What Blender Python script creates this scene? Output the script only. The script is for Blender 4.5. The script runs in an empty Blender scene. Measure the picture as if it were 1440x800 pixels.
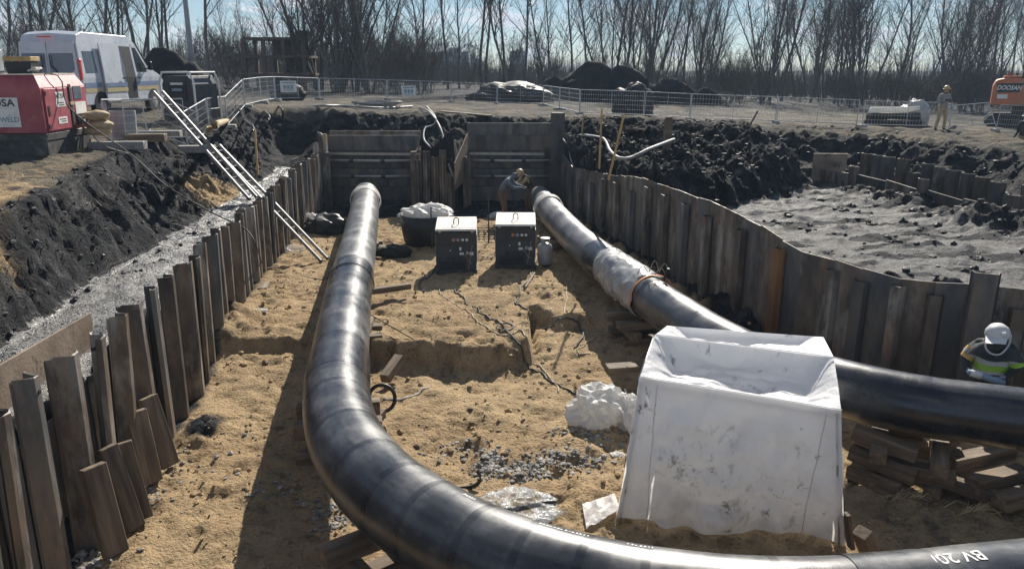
import bpy, bmesh, math, random
import numpy as np
from mathutils import Vector, Matrix, Euler, Quaternion
R = math.radians
scene = bpy.context.scene
col = scene.collection
random.seed(7)

# ------------------------------------------------------------------ camera, sky, sun, exposure
CAM_Z = 5.2          # camera height over the pit floor (z = 0)
PITCH = R(15.5)
cam_d = bpy.data.cameras.new('camera')
cam_d.sensor_width = 36.0
cam_d.lens = 36.0 * 1100 / 1440
cam_d.clip_end = 6000
cam = bpy.data.objects.new('camera', cam_d)
cam.location = (0, 0, CAM_Z)
cam.rotation_euler = (math.pi / 2 - PITCH, 0, 0)
col.objects.link(cam)
scene.camera = cam

SUN_EL, SUN_AZ = R(34), R(13)       # azimuth to the right of straight ahead (+y)
world = bpy.data.worlds.new('World')
scene.world = world
world.use_nodes = True
wn, wl = world.node_tree.nodes, world.node_tree.links
wn.clear()
w_out = wn.new('ShaderNodeOutputWorld')
w_bg = wn.new('ShaderNodeBackground')
w_bg.inputs['Strength'].default_value = 0.05
sky = wn.new('ShaderNodeTexSky')
sky.sky_type = 'NISHITA'
sky.sun_disc = False
sky.sun_elevation = SUN_EL
sky.sun_rotation = SUN_AZ
sky.air_density = 0.8
sky.dust_density = 0.0
sky.ozone_density = 2.5
# broken cloud cover, laid out on a flat layer overhead so that it thins with distance
tc = wn.new('ShaderNodeTexCoord')
sx = wn.new('ShaderNodeSeparateXYZ'); wl.new(tc.outputs['Generated'], sx.inputs[0])
zz = wn.new('ShaderNodeMath'); zz.operation = 'MAXIMUM'; zz.inputs[1].default_value = 0.0
wl.new(sx.outputs['Z'], zz.inputs[0])
za = wn.new('ShaderNodeMath'); za.operation = 'ADD'; za.inputs[1].default_value = 0.20
wl.new(zz.outputs[0], za.inputs[0])
dx = wn.new('ShaderNodeMath'); dx.operation = 'DIVIDE'; wl.new(sx.outputs['X'], dx.inputs[0]); wl.new(za.outputs[0], dx.inputs[1])
dy = wn.new('ShaderNodeMath'); dy.operation = 'DIVIDE'; wl.new(sx.outputs['Y'], dy.inputs[0]); wl.new(za.outputs[0], dy.inputs[1])
cb = wn.new('ShaderNodeCombineXYZ'); wl.new(dx.outputs[0], cb.inputs[0]); wl.new(dy.outputs[0], cb.inputs[1])
cn = wn.new('ShaderNodeTexNoise'); cn.inputs['Scale'].default_value = 2.6; cn.inputs['Detail'].default_value = 9
cn.inputs['Roughness'].default_value = 0.58
cloud_shift = wn.new('ShaderNodeVectorMath'); cloud_shift.operation = 'ADD'; cloud_shift.inputs[1].default_value = (25.9, 37.1, 11.9)
wl.new(cb.outputs[0], cloud_shift.inputs[0]); wl.new(cloud_shift.outputs[0], cn.inputs['Vector'])
cr = wn.new('ShaderNodeValToRGB')
cr.color_ramp.elements[0].position = 0.52; cr.color_ramp.elements[0].color = (0, 0, 0, 1)
cr.color_ramp.elements[1].position = 0.61; cr.color_ramp.elements[1].color = (1, 1, 1, 1)
wl.new(cn.outputs['Fac'], cr.inputs[0])
cr2 = wn.new('ShaderNodeValToRGB')          # thick cloud has greyer bellies
cr2.color_ramp.elements[0].position = 0.5; cr2.color_ramp.elements[0].color = (13.0, 13.3, 13.8, 1)
cr2.color_ramp.elements[1].position = 0.75; cr2.color_ramp.elements[1].color = (8.5, 9.3, 10.8, 1)
wl.new(cn.outputs['Fac'], cr2.inputs[0])
wm = wn.new('ShaderNodeMix'); wm.data_type = 'RGBA'
wl.new(cr.outputs[0], wm.inputs[0]); wl.new(sky.outputs[0], wm.inputs[6]); wl.new(cr2.outputs[0], wm.inputs[7])
wl.new(wm.outputs[2], w_bg.inputs['Color'])
wl.new(w_bg.outputs[0], w_out.inputs['Surface'])

sun_d = bpy.data.lights.new('sun', 'SUN')
sun_d.energy = 5.0
sun_d.angle = R(0.5)
sun_d.color = (1.0, 0.93, 0.82)
sun = bpy.data.objects.new('sun', sun_d)
sun_dir = Vector((math.sin(SUN_AZ) * math.cos(SUN_EL), math.cos(SUN_AZ) * math.cos(SUN_EL), math.sin(SUN_EL)))
sun.rotation_euler = sun_dir.to_track_quat('Z', 'Y').to_euler()
sun.location = (20, 60, 60)
col.objects.link(sun)

scene.view_settings.view_transform = 'Standard'
scene.view_settings.look = 'None'
scene.view_settings.gamma = 1
scene.view_settings.use_curve_mapping = False
scene.view_settings.exposure = 0.72
scene.cycles.max_bounces = 6
scene.cycles.transparent_max_bounces = 12
scene.cycles.volume_bounces = 0

# ------------------------------------------------------------------ measuring helpers (survey from the photograph)
_cp, _sp = math.cos(PITCH), math.sin(PITCH)
def _ray(px, py):
    a, b = (px - 720) / 1100.0, (400 - py) / 1100.0
    return Vector((a, _cp + b * _sp, -_sp + b * _cp))
def Pz(px, py, z):
    r = _ray(px, py); t = (z - CAM_Z) / r.z
    return Vector((r.x * t, r.y * t, z))
def Py(px, py, y):
    r = _ray(px, py); t = y / r.y
    return Vector((r.x * t, y, CAM_Z + r.z * t))

# ------------------------------------------------------------------ noise (numpy)
_rng = np.random.RandomState(11)
_perm = np.concatenate([_rng.permutation(512)] * 2)
_ga = _rng.rand(512) * 2 * np.pi
def pnoise(x, y, seed=0):
    x = np.asarray(x, float) + seed * 17.31; y = np.asarray(y, float) + seed * 9.77
    xi = np.floor(x).astype(int); yi = np.floor(y).astype(int)
    xf, yf = x - xi, y - yi
    u = xf * xf * xf * (xf * (xf * 6 - 15) + 10); v = yf * yf * yf * (yf * (yf * 6 - 15) + 10)
    def g(ix, iy, fx, fy):
        h = _perm[(_perm[ix & 511] + iy) & 511]
        return np.cos(_ga[h]) * fx + np.sin(_ga[h]) * fy
    a = g(xi, yi, xf, yf); b = g(xi + 1, yi, xf - 1, yf)
    c = g(xi, yi + 1, xf, yf - 1); d = g(xi + 1, yi + 1, xf - 1, yf - 1)
    return ((a + (b - a) * u) + ((c + (d - c) * u) - (a + (b - a) * u)) * v) * 1.4
def fbm(x, y, f=1.0, o=4, seed=0, gain=.5):
    s, a, t = 0, 1.0, 0
    for i in range(o):
        s = s + a * pnoise(x * f, y * f, seed + i * 3); t += a
        a *= gain; f *= 2.03
    return s / t * 1.5
def ridged(x, y, f=1.0, o=4, seed=0):
    s, a, t = 0, 1.0, 0
    for i in range(o):
        s = s + a * (1 - np.abs(pnoise(x * f, y * f, seed + i * 5)) * 2); t += a
        a *= .5; f *= 2.1
    return s / t
def sstep(a, b, x):
    t = np.clip((np.asarray(x, float) - a) / (b - a), 0, 1)
    return t * t * (3 - 2 * t)

# ------------------------------------------------------------------ materials
MATS = {}
def _new(name):
    m = bpy.data.materials.new(name); m.use_nodes = True
    nt = m.node_tree; nt.nodes.clear()
    o = nt.nodes.new('ShaderNodeOutputMaterial')
    p = nt.nodes.new('ShaderNodeBsdfPrincipled')
    nt.links.new(p.outputs[0], o.inputs['Surface'])
    MATS[name] = m
    return m, nt, p, o
def _ramp(nt, src, stops, interp='LINEAR'):
    r = nt.nodes.new('ShaderNodeValToRGB'); cr_ = r.color_ramp; cr_.interpolation = interp
    while len(cr_.elements) < len(stops): cr_.elements.new(0.5)
    for e, (p_, c_) in zip(cr_.elements, stops):
        e.position = p_
        e.color = (c_, c_, c_, 1) if not hasattr(c_, '__len__') else (*c_[:3], 1)
    nt.links.new(src, r.inputs[0]); return r
def _noise(nt, vec, scale, detail=6, rough=.55, dist=0):
    n = nt.nodes.new('ShaderNodeTexNoise'); n.inputs['Scale'].default_value = scale
    n.inputs['Detail'].default_value = detail; n.inputs['Roughness'].default_value = rough
    n.inputs['Distortion'].default_value = dist
    if vec is not None: nt.links.new(vec, n.inputs['Vector'])
    return n
def _mix(nt, fac, a, b, mode='MIX'):
    m = nt.nodes.new('ShaderNodeMix'); m.data_type = 'RGBA'; m.blend_type = mode
    for i, v in ((0, fac), (6, a), (7, b)):
        if hasattr(v, 'links') or hasattr(v, 'is_linked'): nt.links.new(v, m.inputs[i])
        elif i == 0: m.inputs[0].default_value = v
        else: m.inputs[i].default_value = (*v[:3], 1)
    return m.outputs[2]
def _math(nt, op, a, b=0.0, clamp=False):
    m = nt.nodes.new('ShaderNodeMath'); m.operation = op; m.use_clamp = clamp
    for i, v in ((0, a), (1, b)):
        if hasattr(v, 'is_linked'): nt.links.new(v, m.inputs[i])
        else: m.inputs[i].default_value = v
    return m.outputs[0]
def _coords(nt, stretch=None, uv=False, rnd=True):
    t = nt.nodes.new('ShaderNodeTexCoord')
    v = t.outputs['UV' if uv else 'Object']
    if stretch or rnd:
        mp = nt.nodes.new('ShaderNodeMapping'); nt.links.new(v, mp.inputs[0])
        if stretch: mp.inputs['Scale'].default_value = stretch
        if rnd:
            oi = nt.nodes.new('ShaderNodeObjectInfo')
            mm = nt.nodes.new('ShaderNodeVectorMath'); mm.operation = 'SCALE'
            mm.inputs[0].default_value = (37, 53, 71); nt.links.new(oi.outputs['Random'], mm.inputs['Scale'])
            nt.links.new(mm.outputs[0], mp.inputs['Location'])
        v = mp.outputs[0]
    return v
def mat(name, cols, scale=3, detail=6, rough=(.6, .8), metal=0.0, bump=.2, bscale=25, stretch=None, vary=0.0, spec=.5,
        dirt=None, dscale=2.0, dlo=.5, dhi=.65, uv=False, trans=0.0, coat=0.0, alpha=None):
    m, nt, p, o = _new(name)
    v = _coords(nt, stretch, uv)
    n = _noise(nt, v, scale, detail)
    c = _ramp(nt, n.outputs['Fac'], [(.32 + .36 * i / max(1, len(cols) - 1), k) for i, k in enumerate(cols)]).outputs[0]
    if dirt:
        dn = _noise(nt, v, dscale, 8, .65)
        f = _ramp(nt, dn.outputs['Fac'], [(dlo, 0.0), (dhi, 1.0)]).outputs[0]
        c = _mix(nt, f, c, dirt)
    if vary:
        oi = nt.nodes.new('ShaderNodeObjectInfo')
        b = _math(nt, 'MULTIPLY_ADD', oi.outputs['Random'], 2 * vary)
        b.node.inputs[2].default_value = 1 - vary
        hv = nt.nodes.new('ShaderNodeHueSaturation'); nt.links.new(c, hv.inputs['Color']); nt.links.new(b, hv.inputs['Value'])
        c = hv.outputs[0]
    nt.links.new(c, p.inputs['Base Color'])
    n2 = _noise(nt, v, scale * 2.7, 5)
    nt.links.new(_ramp(nt, n2.outputs['Fac'], [(.35, rough[0]), (.65, rough[1])]).outputs[0], p.inputs['Roughness'])
    p.inputs['Metallic'].default_value = metal
    p.inputs['Specular IOR Level'].default_value = spec
    p.inputs['Coat Weight'].default_value = coat
    if alpha is not None: p.inputs['Alpha'].default_value = alpha
    if bump:
        bn = _noise(nt, v, bscale, 6, .6)
        bp = nt.nodes.new('ShaderNodeBump'); bp.inputs['Strength'].default_value = bump; bp.inputs['Distance'].default_value = .02
        nt.links.new(bn.outputs['Fac'], bp.inputs['Height']); nt.links.new(bp.outputs[0], p.inputs['Normal'])
    if trans:
        ts = nt.nodes.new('ShaderNodeBsdfTranslucent'); nt.links.new(c, ts.inputs['Color'])
        if bump: nt.links.new(bp.outputs[0], ts.inputs['Normal'])
        ms = nt.nodes.new('ShaderNodeMixShader'); ms.inputs[0].default_value = trans
        nt.links.new(p.outputs[0], ms.inputs[1]); nt.links.new(ts.outputs[0], ms.inputs[2])
        nt.links.new(ms.outputs[0], o.inputs['Surface'])
    return m

def soil_material():
    m, nt, p, o = _new('soil')
    t = nt.nodes.new('ShaderNodeTexCoord'); v = t.outputs['Object']
    at = nt.nodes.new('ShaderNodeAttribute'); at.attribute_name = 'soil'
    sp_ = nt.nodes.new('ShaderNodeSeparateColor'); nt.links.new(at.outputs['Color'], sp_.inputs[0])
    big = _noise(nt, v, .55, 8, .6); mid = _noise(nt, v, 3.1, 8, .65); fine = _noise(nt, v, 22, 6, .65)
    vor = nt.nodes.new('ShaderNodeTexVoronoi'); vor.inputs['Scale'].default_value = 30; nt.links.new(v, vor.inputs['Vector'])
    # sand
    s1 = _ramp(nt, big.outputs['Fac'], [(.3, (.37, .265, .152)), (.47, (.43, .312, .182)), (.62, (.49, .365, .218)), (.75, (.45, .325, .178))]).outputs[0]
    s2 = _ramp(nt, mid.outputs['Fac'], [(.34, (.46, .45, .44)), (.45, (.88, .88, .88)), (.55, (1, 1, 1)), (.7, (1.12, 1.09, 1.04))]).outputs[0]
    sand = _mix(nt, 1.0, s1, s2, 'MULTIPLY')
    s3 = _ramp(nt, fine.outputs['Fac'], [(.34, (.40, .38, .36)), (.47, (1, 1, 1))]).outputs[0]
    sand = _mix(nt, .75, sand, s3, 'MULTIPLY')  # dark spots and specks put the relief's shading into the sand colour
    damp = _noise(nt, v, .9, 5, .6, .5)
    sand = _mix(nt, _ramp(nt, damp.outputs['Fac'], [(.57, 0.0), (.68, .45)]).outputs[0], sand, _mix(nt, 1.0, sand, (.55, .52, .50), 'MULTIPLY'))
    # peat / black clay
    peat = _ramp(nt, mid.outputs['Fac'], [(.3, (.011, .012, .015)), (.5, (.028, .030, .035)), (.62, (.055, .057, .060)), (.75, (.12, .112, .10))]).outputs[0]
    pf = _ramp(nt, fine.outputs['Fac'], [(.35, (.5, .5, .5)), (.56, (1.15, 1.12, 1.08)), (.66, (2.4, 2.2, 1.9))]).outputs[0]
    peat = _mix(nt, .8, peat, pf, 'MULTIPLY')
    vc = nt.nodes.new('ShaderNodeTexVoronoi'); vc.inputs['Scale'].default_value = 2.6; vc.inputs['Randomness'].default_value = 1.0
    wv = nt.nodes.new('ShaderNodeVectorMath'); wv.operation = 'ADD'; nt.links.new(v, wv.inputs[0]); ws = nt.nodes.new('ShaderNodeVectorMath'); ws.operation = 'SCALE'; nt.links.new(mid.outputs['Color'], ws.inputs[0]); ws.inputs['Scale'].default_value = .35; nt.links.new(ws.outputs[0], wv.inputs[1]); nt.links.new(wv.outputs[0], vc.inputs['Vector'])
    vs_ = nt.nodes.new('ShaderNodeSeparateColor'); nt.links.new(vc.outputs['Color'], vs_.inputs[0])
    peat = _mix(nt, 1.0, peat, _ramp(nt, vs_.outputs[0], [(0, (.6, .62, .66)), (.6, (1.2, 1.2, 1.2)), (.85, (1.7, 1.66, 1.6)), (1, (2.3, 2.2, 2.05))]).outputs[0], 'MULTIPLY')  # lighter cells put sun-glinting facets into the peat colour
    # packed works yard
    yard = _ramp(nt, big.outputs['Fac'], [(.3, (.06, .056, .05)), (.48, (.12, .108, .09)), (.68, (.235, .195, .14))]).outputs[0]
    yard = _mix(nt, .7, yard, s3, 'MULTIPLY')
    # grey silt on the mud field
    silt = _ramp(nt, mid.outputs['Fac'], [(.39, (.028, .030, .034)), (.47, (.082, .084, .088)), (.60, (.16, .162, .165))]).outputs[0]
    silt = _mix(nt, .9, silt, pf, 'MULTIPLY')
    # blend edges are broken up by noise
    def edge(ch):
        a = _math(nt, 'ADD', ch, _math(nt, 'MULTIPLY', _math(nt, 'SUBTRACT', mid.outputs['Fac'], .5), 0.9))
        return _ramp(nt, a, [(.38, 0.0), (.62, 1.0)]).outputs[0]
    eS, eP, eW = edge(sp_.outputs[0]), edge(sp_.outputs[1]), edge(sp_.outputs[2])
    c = _mix(nt, eS, yard, sand); c = _mix(nt, eW, c, silt); c = _mix(nt, eP, c, peat)
    nt.links.new(c, p.inputs['Base Color'])
    wet = _ramp(nt, mid.outputs['Fac'], [(.38, .55), (.60, .85)]).outputs[0]
    glit = _ramp(nt, fine.outputs['Fac'], [(.38, .16), (.60, .5)]).outputs[0]
    r = _mix(nt, eW, (.92, .92, .92), wet)
    pr = _ramp(nt, fine.outputs['Fac'], [(.35, .75), (.6, .95)]).outputs[0]
    r = _mix(nt, eP, r, pr); r = _mix(nt, at.outputs['Alpha'], r, glit)
    nt.links.new(r, p.inputs['Roughness'])
    nt.links.new(_math(nt, 'MULTIPLY_ADD', at.outputs['Alpha'], .6), p.inputs['Specular IOR Level']); p.inputs['Specular IOR Level'].links[0].from_node.inputs[2].default_value = .13
    h1 = _math(nt, 'MULTIPLY', fine.outputs['Fac'], _math(nt, 'MULTIPLY_ADD', eP, .5)); h1.node.inputs[1].links[0].from_node.inputs[2].default_value = .85
    h2 = _math(nt, 'ADD', h1, mid.outputs['Fac'])
    h3 = _math(nt, 'MULTIPLY_ADD', vor.outputs['Distance'], .10); h3.node.inputs[2].default_value = 0
    h4 = _math(nt, 'ADD', h2, h3)
    bp = nt.nodes.new('ShaderNodeBump'); bp.inputs['Strength'].default_value = 1.0; bp.inputs['Distance'].default_value = .085
    h4 = _math(nt, 'MULTIPLY', h4, _math(nt, 'SUBTRACT', 1.0, _math(nt, 'MULTIPLY', eW, .55)))
    nt.links.new(h4, bp.inputs['Height']); nt.links.new(bp.outputs[0], p.inputs['Normal'])
    return m
soil_material()
def pipe_material(name, lo, hi, r0, r1, dust_glare):
    m, nt, p, o = _new(name)
    t = nt.nodes.new('ShaderNodeTexCoord')
    mp = nt.nodes.new('ShaderNodeMapping'); nt.links.new(t.outputs['UV'], mp.inputs[0]); mp.inputs['Scale'].default_value = (7, 1.2, 1)
    mp2 = nt.nodes.new('ShaderNodeMapping'); nt.links.new(t.outputs['UV'], mp2.inputs[0]); mp2.inputs['Scale'].default_value = (1.0, 9, 1)
    ring = _noise(nt, mp.outputs[0], 2.2, 8, .65); lng = _noise(nt, mp2.outputs[0], 2.0, 8, .7)
    big = _noise(nt, t.outputs['Object'], 1.3, 8, .6); fine = _noise(nt, t.outputs['Object'], 60, 4)
    f = _math(nt, 'ADD', _math(nt, 'MULTIPLY', ring.outputs['Fac'], .09), _math(nt, 'MULTIPLY', lng.outputs['Fac'], .30))
    f = _math(nt, 'ADD', f, _math(nt, 'MULTIPLY', big.outputs['Fac'], .61))
    c = _ramp(nt, f, [(.38, lo), (.62, hi)]).outputs[0]
    df = _ramp(nt, f, [(.5, 0.0), (.68, dust_glare)]).outputs[0]  # pale dust, lightened further to paint in the sun's glare
    c = _mix(nt, df, c, (.25, .25, .25))
    # sand splashed along the lower flank
    g = nt.nodes.new('ShaderNodeNewGeometry'); sg = nt.nodes.new('ShaderNodeSeparateXYZ'); nt.links.new(g.outputs['Normal'], sg.inputs[0])
    low = _ramp(nt, _math(nt, 'ADD', _math(nt, 'MULTIPLY', sg.outputs['Z'], -1.0), _math(nt, 'MULTIPLY', big.outputs['Fac'], .5)), [(.70, 0.0), (.95, .8)]).outputs[0]
    c = _mix(nt, low, c, (.24, .18, .11))
    nt.links.new(c, p.inputs['Base Color'])
    nt.links.new(_ramp(nt, f, [(.36, r0), (.62, r1)]).outputs[0], p.inputs['Roughness'])
    p.inputs['Specular IOR Level'].default_value = .85
    bp = nt.nodes.new('ShaderNodeBump'); bp.inputs['Strength'].default_value = .16; bp.inputs['Distance'].default_value = .02
    nt.links.new(_math(nt, 'ADD', f, _math(nt, 'MULTIPLY', fine.outputs['Fac'], .1)), bp.inputs['Height']); nt.links.new(bp.outputs[0], p.inputs['Normal'])
pipe_material('pipe_coat', (.013, .016, .022), (.055, .058, .064), .22, .42, .6)
pipe_material('pipe_sleeve', (.008, .010, .016), (.025, .028, .034), .20, .36, .25)
pipe_material('pipe_far', (.055, .057, .06), (.17, .17, .168), .30, .46, .9)  # paler copy of the coat: sun glare and dust put into the colour
mat('rust_steel', [(.06, .052, .047), (.13, .105, .086), (.22, .165, .115)], 3.2, 8, (.45, .75), .35, .35, 30, (1, 1, .35), .25, dirt=(.30, .28, .25), dscale=2.4, dlo=.50, dhi=.64)
mat('rust_plate', [(.16, .12, .09), (.25, .19, .14), (.33, .26, .19)], 1.6, 8, (.55, .8), .1, .35, 22, None, .08, dirt=(.06, .058, .055), dscale=1.9, dlo=.56, dhi=.66)
mat('cool_steel', [(.06, .063, .068), (.12, .118, .114), (.19, .168, .14)], 2.7, 8, (.45, .7), .35, .25, 30, (1, 1, .3), .28, dirt=(.24, .19, .15), dscale=2.1, dlo=.52, dhi=.68)
mat('orange_rust', [(.12, .06, .03), (.23, .11, .045), (.30, .16, .07)], 3, 8, (.6, .85), .1, .35, 35, (1, 1, .3), .1)
mat('edge_steel', [(.35, .33, .30), (.48, .45, .41)], 8, 4, (.4, .6), .5, .2, 40)
mat('timber', [(.085, .06, .04), (.15, .11, .075), (.24, .18, .12)], 3, 8, (.7, .9), 0, .45, 18, (.35, 4, 4), .22, dirt=(.30, .25, .19), dscale=1.3, dlo=.55, dhi=.75)
mat('fresh_timber', [(.38, .27, .15), (.50, .37, .21), (.58, .45, .28)], 3, 8, (.7, .85), 0, .3, 18, (4, 4, .4), .15)
mat('galv', [(.38, .40, .42), (.55, .57, .59)], 9, 5, (.35, .55), .6, .05, 40)
mat('alu', [(.20, .205, .21), (.30, .305, .31)], 12, 5, (.45, .65), .3, .05, 50)
mat('tarp', [(.80, .81, .83), (.86, .86, .87)], 2.2, 6, (.45, .6), 0, .25, 9, None, 0, .4, trans=.32)
mat('white_film', [(.70, .70, .68), (.82, .81, .79)], 5, 6, (.35, .6), 0, .35, 9, None, 0, .4, trans=.45)
mat('grey_film', [(.30, .31, .32), (.5, .5, .49)], 4, 6, (.2, .4), 0, .6, 10, None, 0, .6, trans=.15)
mat('black_rubber', [(.010, .011, .012), (.025, .026, .028)], 6, 5, (.45, .65), 0, .1, 40)
mat('cable', [(.03, .03, .032), (.07, .068, .064)], 8, 4, (.6, .8), 0, .0)
mat('cable_pale', [(.30, .25, .17), (.42, .36, .26)], 8, 4, (.6, .8), 0, .0)
mat('hose_pale', [(.22, .22, .215), (.36, .36, .35)], 6, 4, (.5, .7), 0, .1, 60)
mat('concrete', [(.22, .215, .205), (.34, .33, .31)], 6, 8, (.8, .95), 0, .4, 40, None, .1)
mat('wood_stake', [(.36, .24, .10), (.50, .35, .16)], 6, 6, (.7, .85), 0, .2, 30)
mat('white_paint', [(.50, .54, .60), (.60, .63, .68)], 1.5, 6, (.22, .36), 0, .0, dirt=(.50, .48, .44), dscale=1.6, dlo=.58, dhi=.8, coat=.2)
mat('blue_paint', [(.18, .24, .36), (.22, .29, .42)], 3, 4, (.3, .4), 0, 0)
mat('yellow_paint', [(.50, .41, .24), (.57, .47, .28)], 3, 4, (.3, .4), 0, 0)
mat('dark_glass', [(.02, .025, .03), (.035, .04, .045)], 2, 3, (.06, .12), 0, 0, spec=.6)
mat('tinted_glass', [(.10, .13, .17), (.14, .17, .21)], 2, 3, (.08, .16), 0, 0, spec=.6)
mat('tyre', [(.018, .018, .018), (.04, .038, .036)], 8, 4, (.75, .9), 0, .2, 40)
mat('red_paint', [(.24, .045, .065), (.33, .07, .09), (.40, .11, .125)], 2.2, 7, (.40, .6), 0, .08, 30, dirt=(.40, .30, .24), dscale=2.4, dlo=.60, dhi=.78)
mat('dark_frame', [(.035, .037, .04), (.07, .07, .07)], 5, 6, (.5, .7), .2, .15, 40, dirt=(.20, .185, .16), dscale=2.6, dlo=.55, dhi=.75)
mat('label_white', [(.66, .66, .64), (.78, .78, .76)], 5, 6, (.5, .65), 0, 0, dirt=(.42, .38, .33), dscale=6, dlo=.56, dhi=.72)
mat('ink', [(.05, .055, .07), (.09, .095, .11)], 5, 3, (.6, .7), 0, 0)
mat('ink_blue', [(.20, .28, .38), (.26, .34, .44)], 5, 3, (.6, .7), 0, 0)
mat('cream_top', [(.62, .55, .46), (.76, .69, .60)], 4, 6, (.5, .7), 0, .1, 40, dirt=(.40, .33, .25), dscale=5, dlo=.58, dhi=.74)
mat('navy_panel', [(.022, .028, .036), (.045, .053, .062)], 4, 5, (.35, .5), .1, .05, 50)
mat('orange_machine', [(.46, .12, .06), (.56, .19, .09)], 2, 6, (.4, .6), 0, .03, 30, dirt=(.38, .26, .17), dscale=1.6, dlo=.50, dhi=.74)
mat('beacon', [(.85, .40, .03), (.9, .45, .05)], 3, 2, (.2, .3), 0, 0)
mat('sign_red', [(.65, .06, .05), (.7, .08, .06)], 3, 3, (.4, .5), 0, 0)
mat('strap_orange', [(.62, .22, .05), (.72, .32, .08)], 9, 4, (.6, .8), 0, .1, 60)
mat('strap_pink', [(.65, .16, .28), (.7, .2, .32)], 9, 4, (.6, .8), 0, .1, 60)
mat('stone', [(.10, .095, .09), (.22, .21, .195), (.36, .34, .31)], 5, 5, (.7, .9), 0, .3, 30)
mat('clod', [(.24, .165, .085), (.36, .25, .13), (.10, .085, .07)], 1.2, 5, (.85, .95), 0, .5, 30)
mat('peat_clod', [(.012, .013, .015), (.034, .035, .037)], 2, 6, (.6, .85), 0, .6, 25)
mat('straw', [(.42, .33, .18), (.58, .47, .27)], 9, 4, (.7, .85), 0, 0)
mat('skin', [(.45, .26, .18), (.52, .31, .22)], 8, 4, (.45, .6), 0, .05, 60)
mat('hair', [(.05, .035, .025), (.09, .065, .045)], 20, 4, (.6, .8), 0, .3, 60)
mat('khaki', [(.33, .26, .16), (.45, .36, .24)], 6, 6, (.75, .9), 0, .4, 18)
mat('grey_jacket', [(.22, .22, .21), (.34, .335, .32)], 6, 6, (.75, .9), 0, .4, 18)
mat('dark_jacket', [(.02, .022, .026), (.045, .047, .052)], 6, 6, (.75, .9), 0, .4, 18)
mat('blue_jacket', [(.09, .12, .16), (.14, .18, .22)], 6, 6, (.75, .9), 0, .4, 18)  # darkened, the welder's shade is put into the jacket colour
mat('shaded_spoil', [(.008, .009, .011), (.022, .023, .026)], 1.5, 7, (.8, .95), 0, .8, 6, None, 0, .1)  # backlit shade of the heap fronts put into a darker base colour
mat('brown_trousers', [(.11, .06, .035), (.16, .09, .05)], 6, 6, (.75, .9), 0, .4, 18)  # darkened along with the jacket to paint in the shade
mat('boot', [(.03, .025, .02), (.06, .05, .04)], 6, 4, (.6, .8), 0, .1, 30)
mat('glove', [(.05, .055, .06), (.10, .10, .105)], 6, 4, (.7, .85), 0, .2, 40)
mat('blue_glove', [(.10, .17, .25), (.30, .36, .42)], 9, 4, (.6, .8), 0, .3, 40)
mat('hi_vis', [(.34, .62, .06), (.42, .72, .10)], 6, 4, (.6, .8), 0, .2, 40)
mat('hi_vis_orange', [(.68, .38, .10), (.76, .46, .16)], 6, 4, (.6, .8), 0, .2, 40)
mat('reflective', [(.60, .60, .60), (.74, .74, .73)], 6, 4, (.4, .6), 0, .2, 40)
mat('tan_hat', [(.46, .31, .15), (.55, .38, .2)], 6, 4, (.4, .6), 0, 0)
mat('helmet_shell', [(.55, .54, .52), (.68, .67, .65)], 7, 5, (.35, .5), 0, 0, dirt=(.3, .28, .25), dscale=5, dlo=.58, dhi=.7)
mat('sack', [(.38, .29, .17), (.48, .38, .24)], 6, 5, (.8, .9), 0, .4, 30)
mat('bark', [(.055, .05, .046), (.10, .092, .085), (.17, .155, .14)], 6, 6, (.8, .95), 0, .4, 25, (3, 3, .6), .25)
mat('twig', [(.075, .062, .055), (.12, .10, .085)], 3, 3, (.85, .95), 0, 0, vary=.25)
mat('brick_building', [(.10, .07, .056), (.15, .105, .082)], 1, 5, (.85, .95), 0, .1, 4)
mat('far_building', [(.30, .33, .37), (.38, .41, .45)], .1, 3, (.8, .9), 0, 0)
mat('far_window', [(.07, .09, .12), (.1, .12, .15)], .5, 2, (.3, .4), 0, 0)
mat('turbine', [(.72, .74, .76), (.78, .8, .82)], .1, 2, (.4, .5), 0, 0)
mat('pole_grey', [(.24, .27, .30), (.33, .36, .39)], 2, 5, (.5, .7), .2, .05, 30)
mat('gas_grey', [(.34, .345, .35), (.44, .445, .45)], 4, 6, (.35, .5), .2, .05, 40, dirt=(.26, .19, .13), dscale=4, dlo=.58, dhi=.72)
mat('brass', [(.45, .35, .18), (.55, .44, .25)], 6, 3, (.3, .4), .8, 0)
mat('white_letter', [(.66, .66, .64), (.8, .8, .78)], 14, 6, (.5, .7), 0, 0, dirt=(.15, .15, .15), dscale=18, dlo=.56, dhi=.64)
def clear_film():
    m, nt, p, o = _new('clear_film')
    v = _coords(nt)
    tr = nt.nodes.new('ShaderNodeBsdfTransparent'); tr.inputs[0].default_value = (.93, .94, .95, 1)
    p.inputs['Base Color'].default_value = (.75, .77, .78, 1); p.inputs['Roughness'].default_value = .12
    n = _noise(nt, v, 5, 6, .6, 1.0)
    f = _ramp(nt, n.outputs['Fac'], [(.42, .08), (.66, .55)]).outputs[0]
    ms = nt.nodes.new('ShaderNodeMixShader'); nt.links.new(f, ms.inputs[0])
    bn = _noise(nt, v, 14, 6, .6); bp = nt.nodes.new('ShaderNodeBump'); bp.inputs['Strength'].default_value = .8; bp.inputs['Distance'].default_value = .03
    nt.links.new(bn.outputs['Fac'], bp.inputs['Height']); nt.links.new(bp.outputs[0], p.inputs['Normal'])
    nt.links.new(tr.outputs[0], ms.inputs[1]); nt.links.new(p.outputs[0], ms.inputs[2]); nt.links.new(ms.outputs[0], o.inputs['Surface'])
clear_film()
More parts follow.
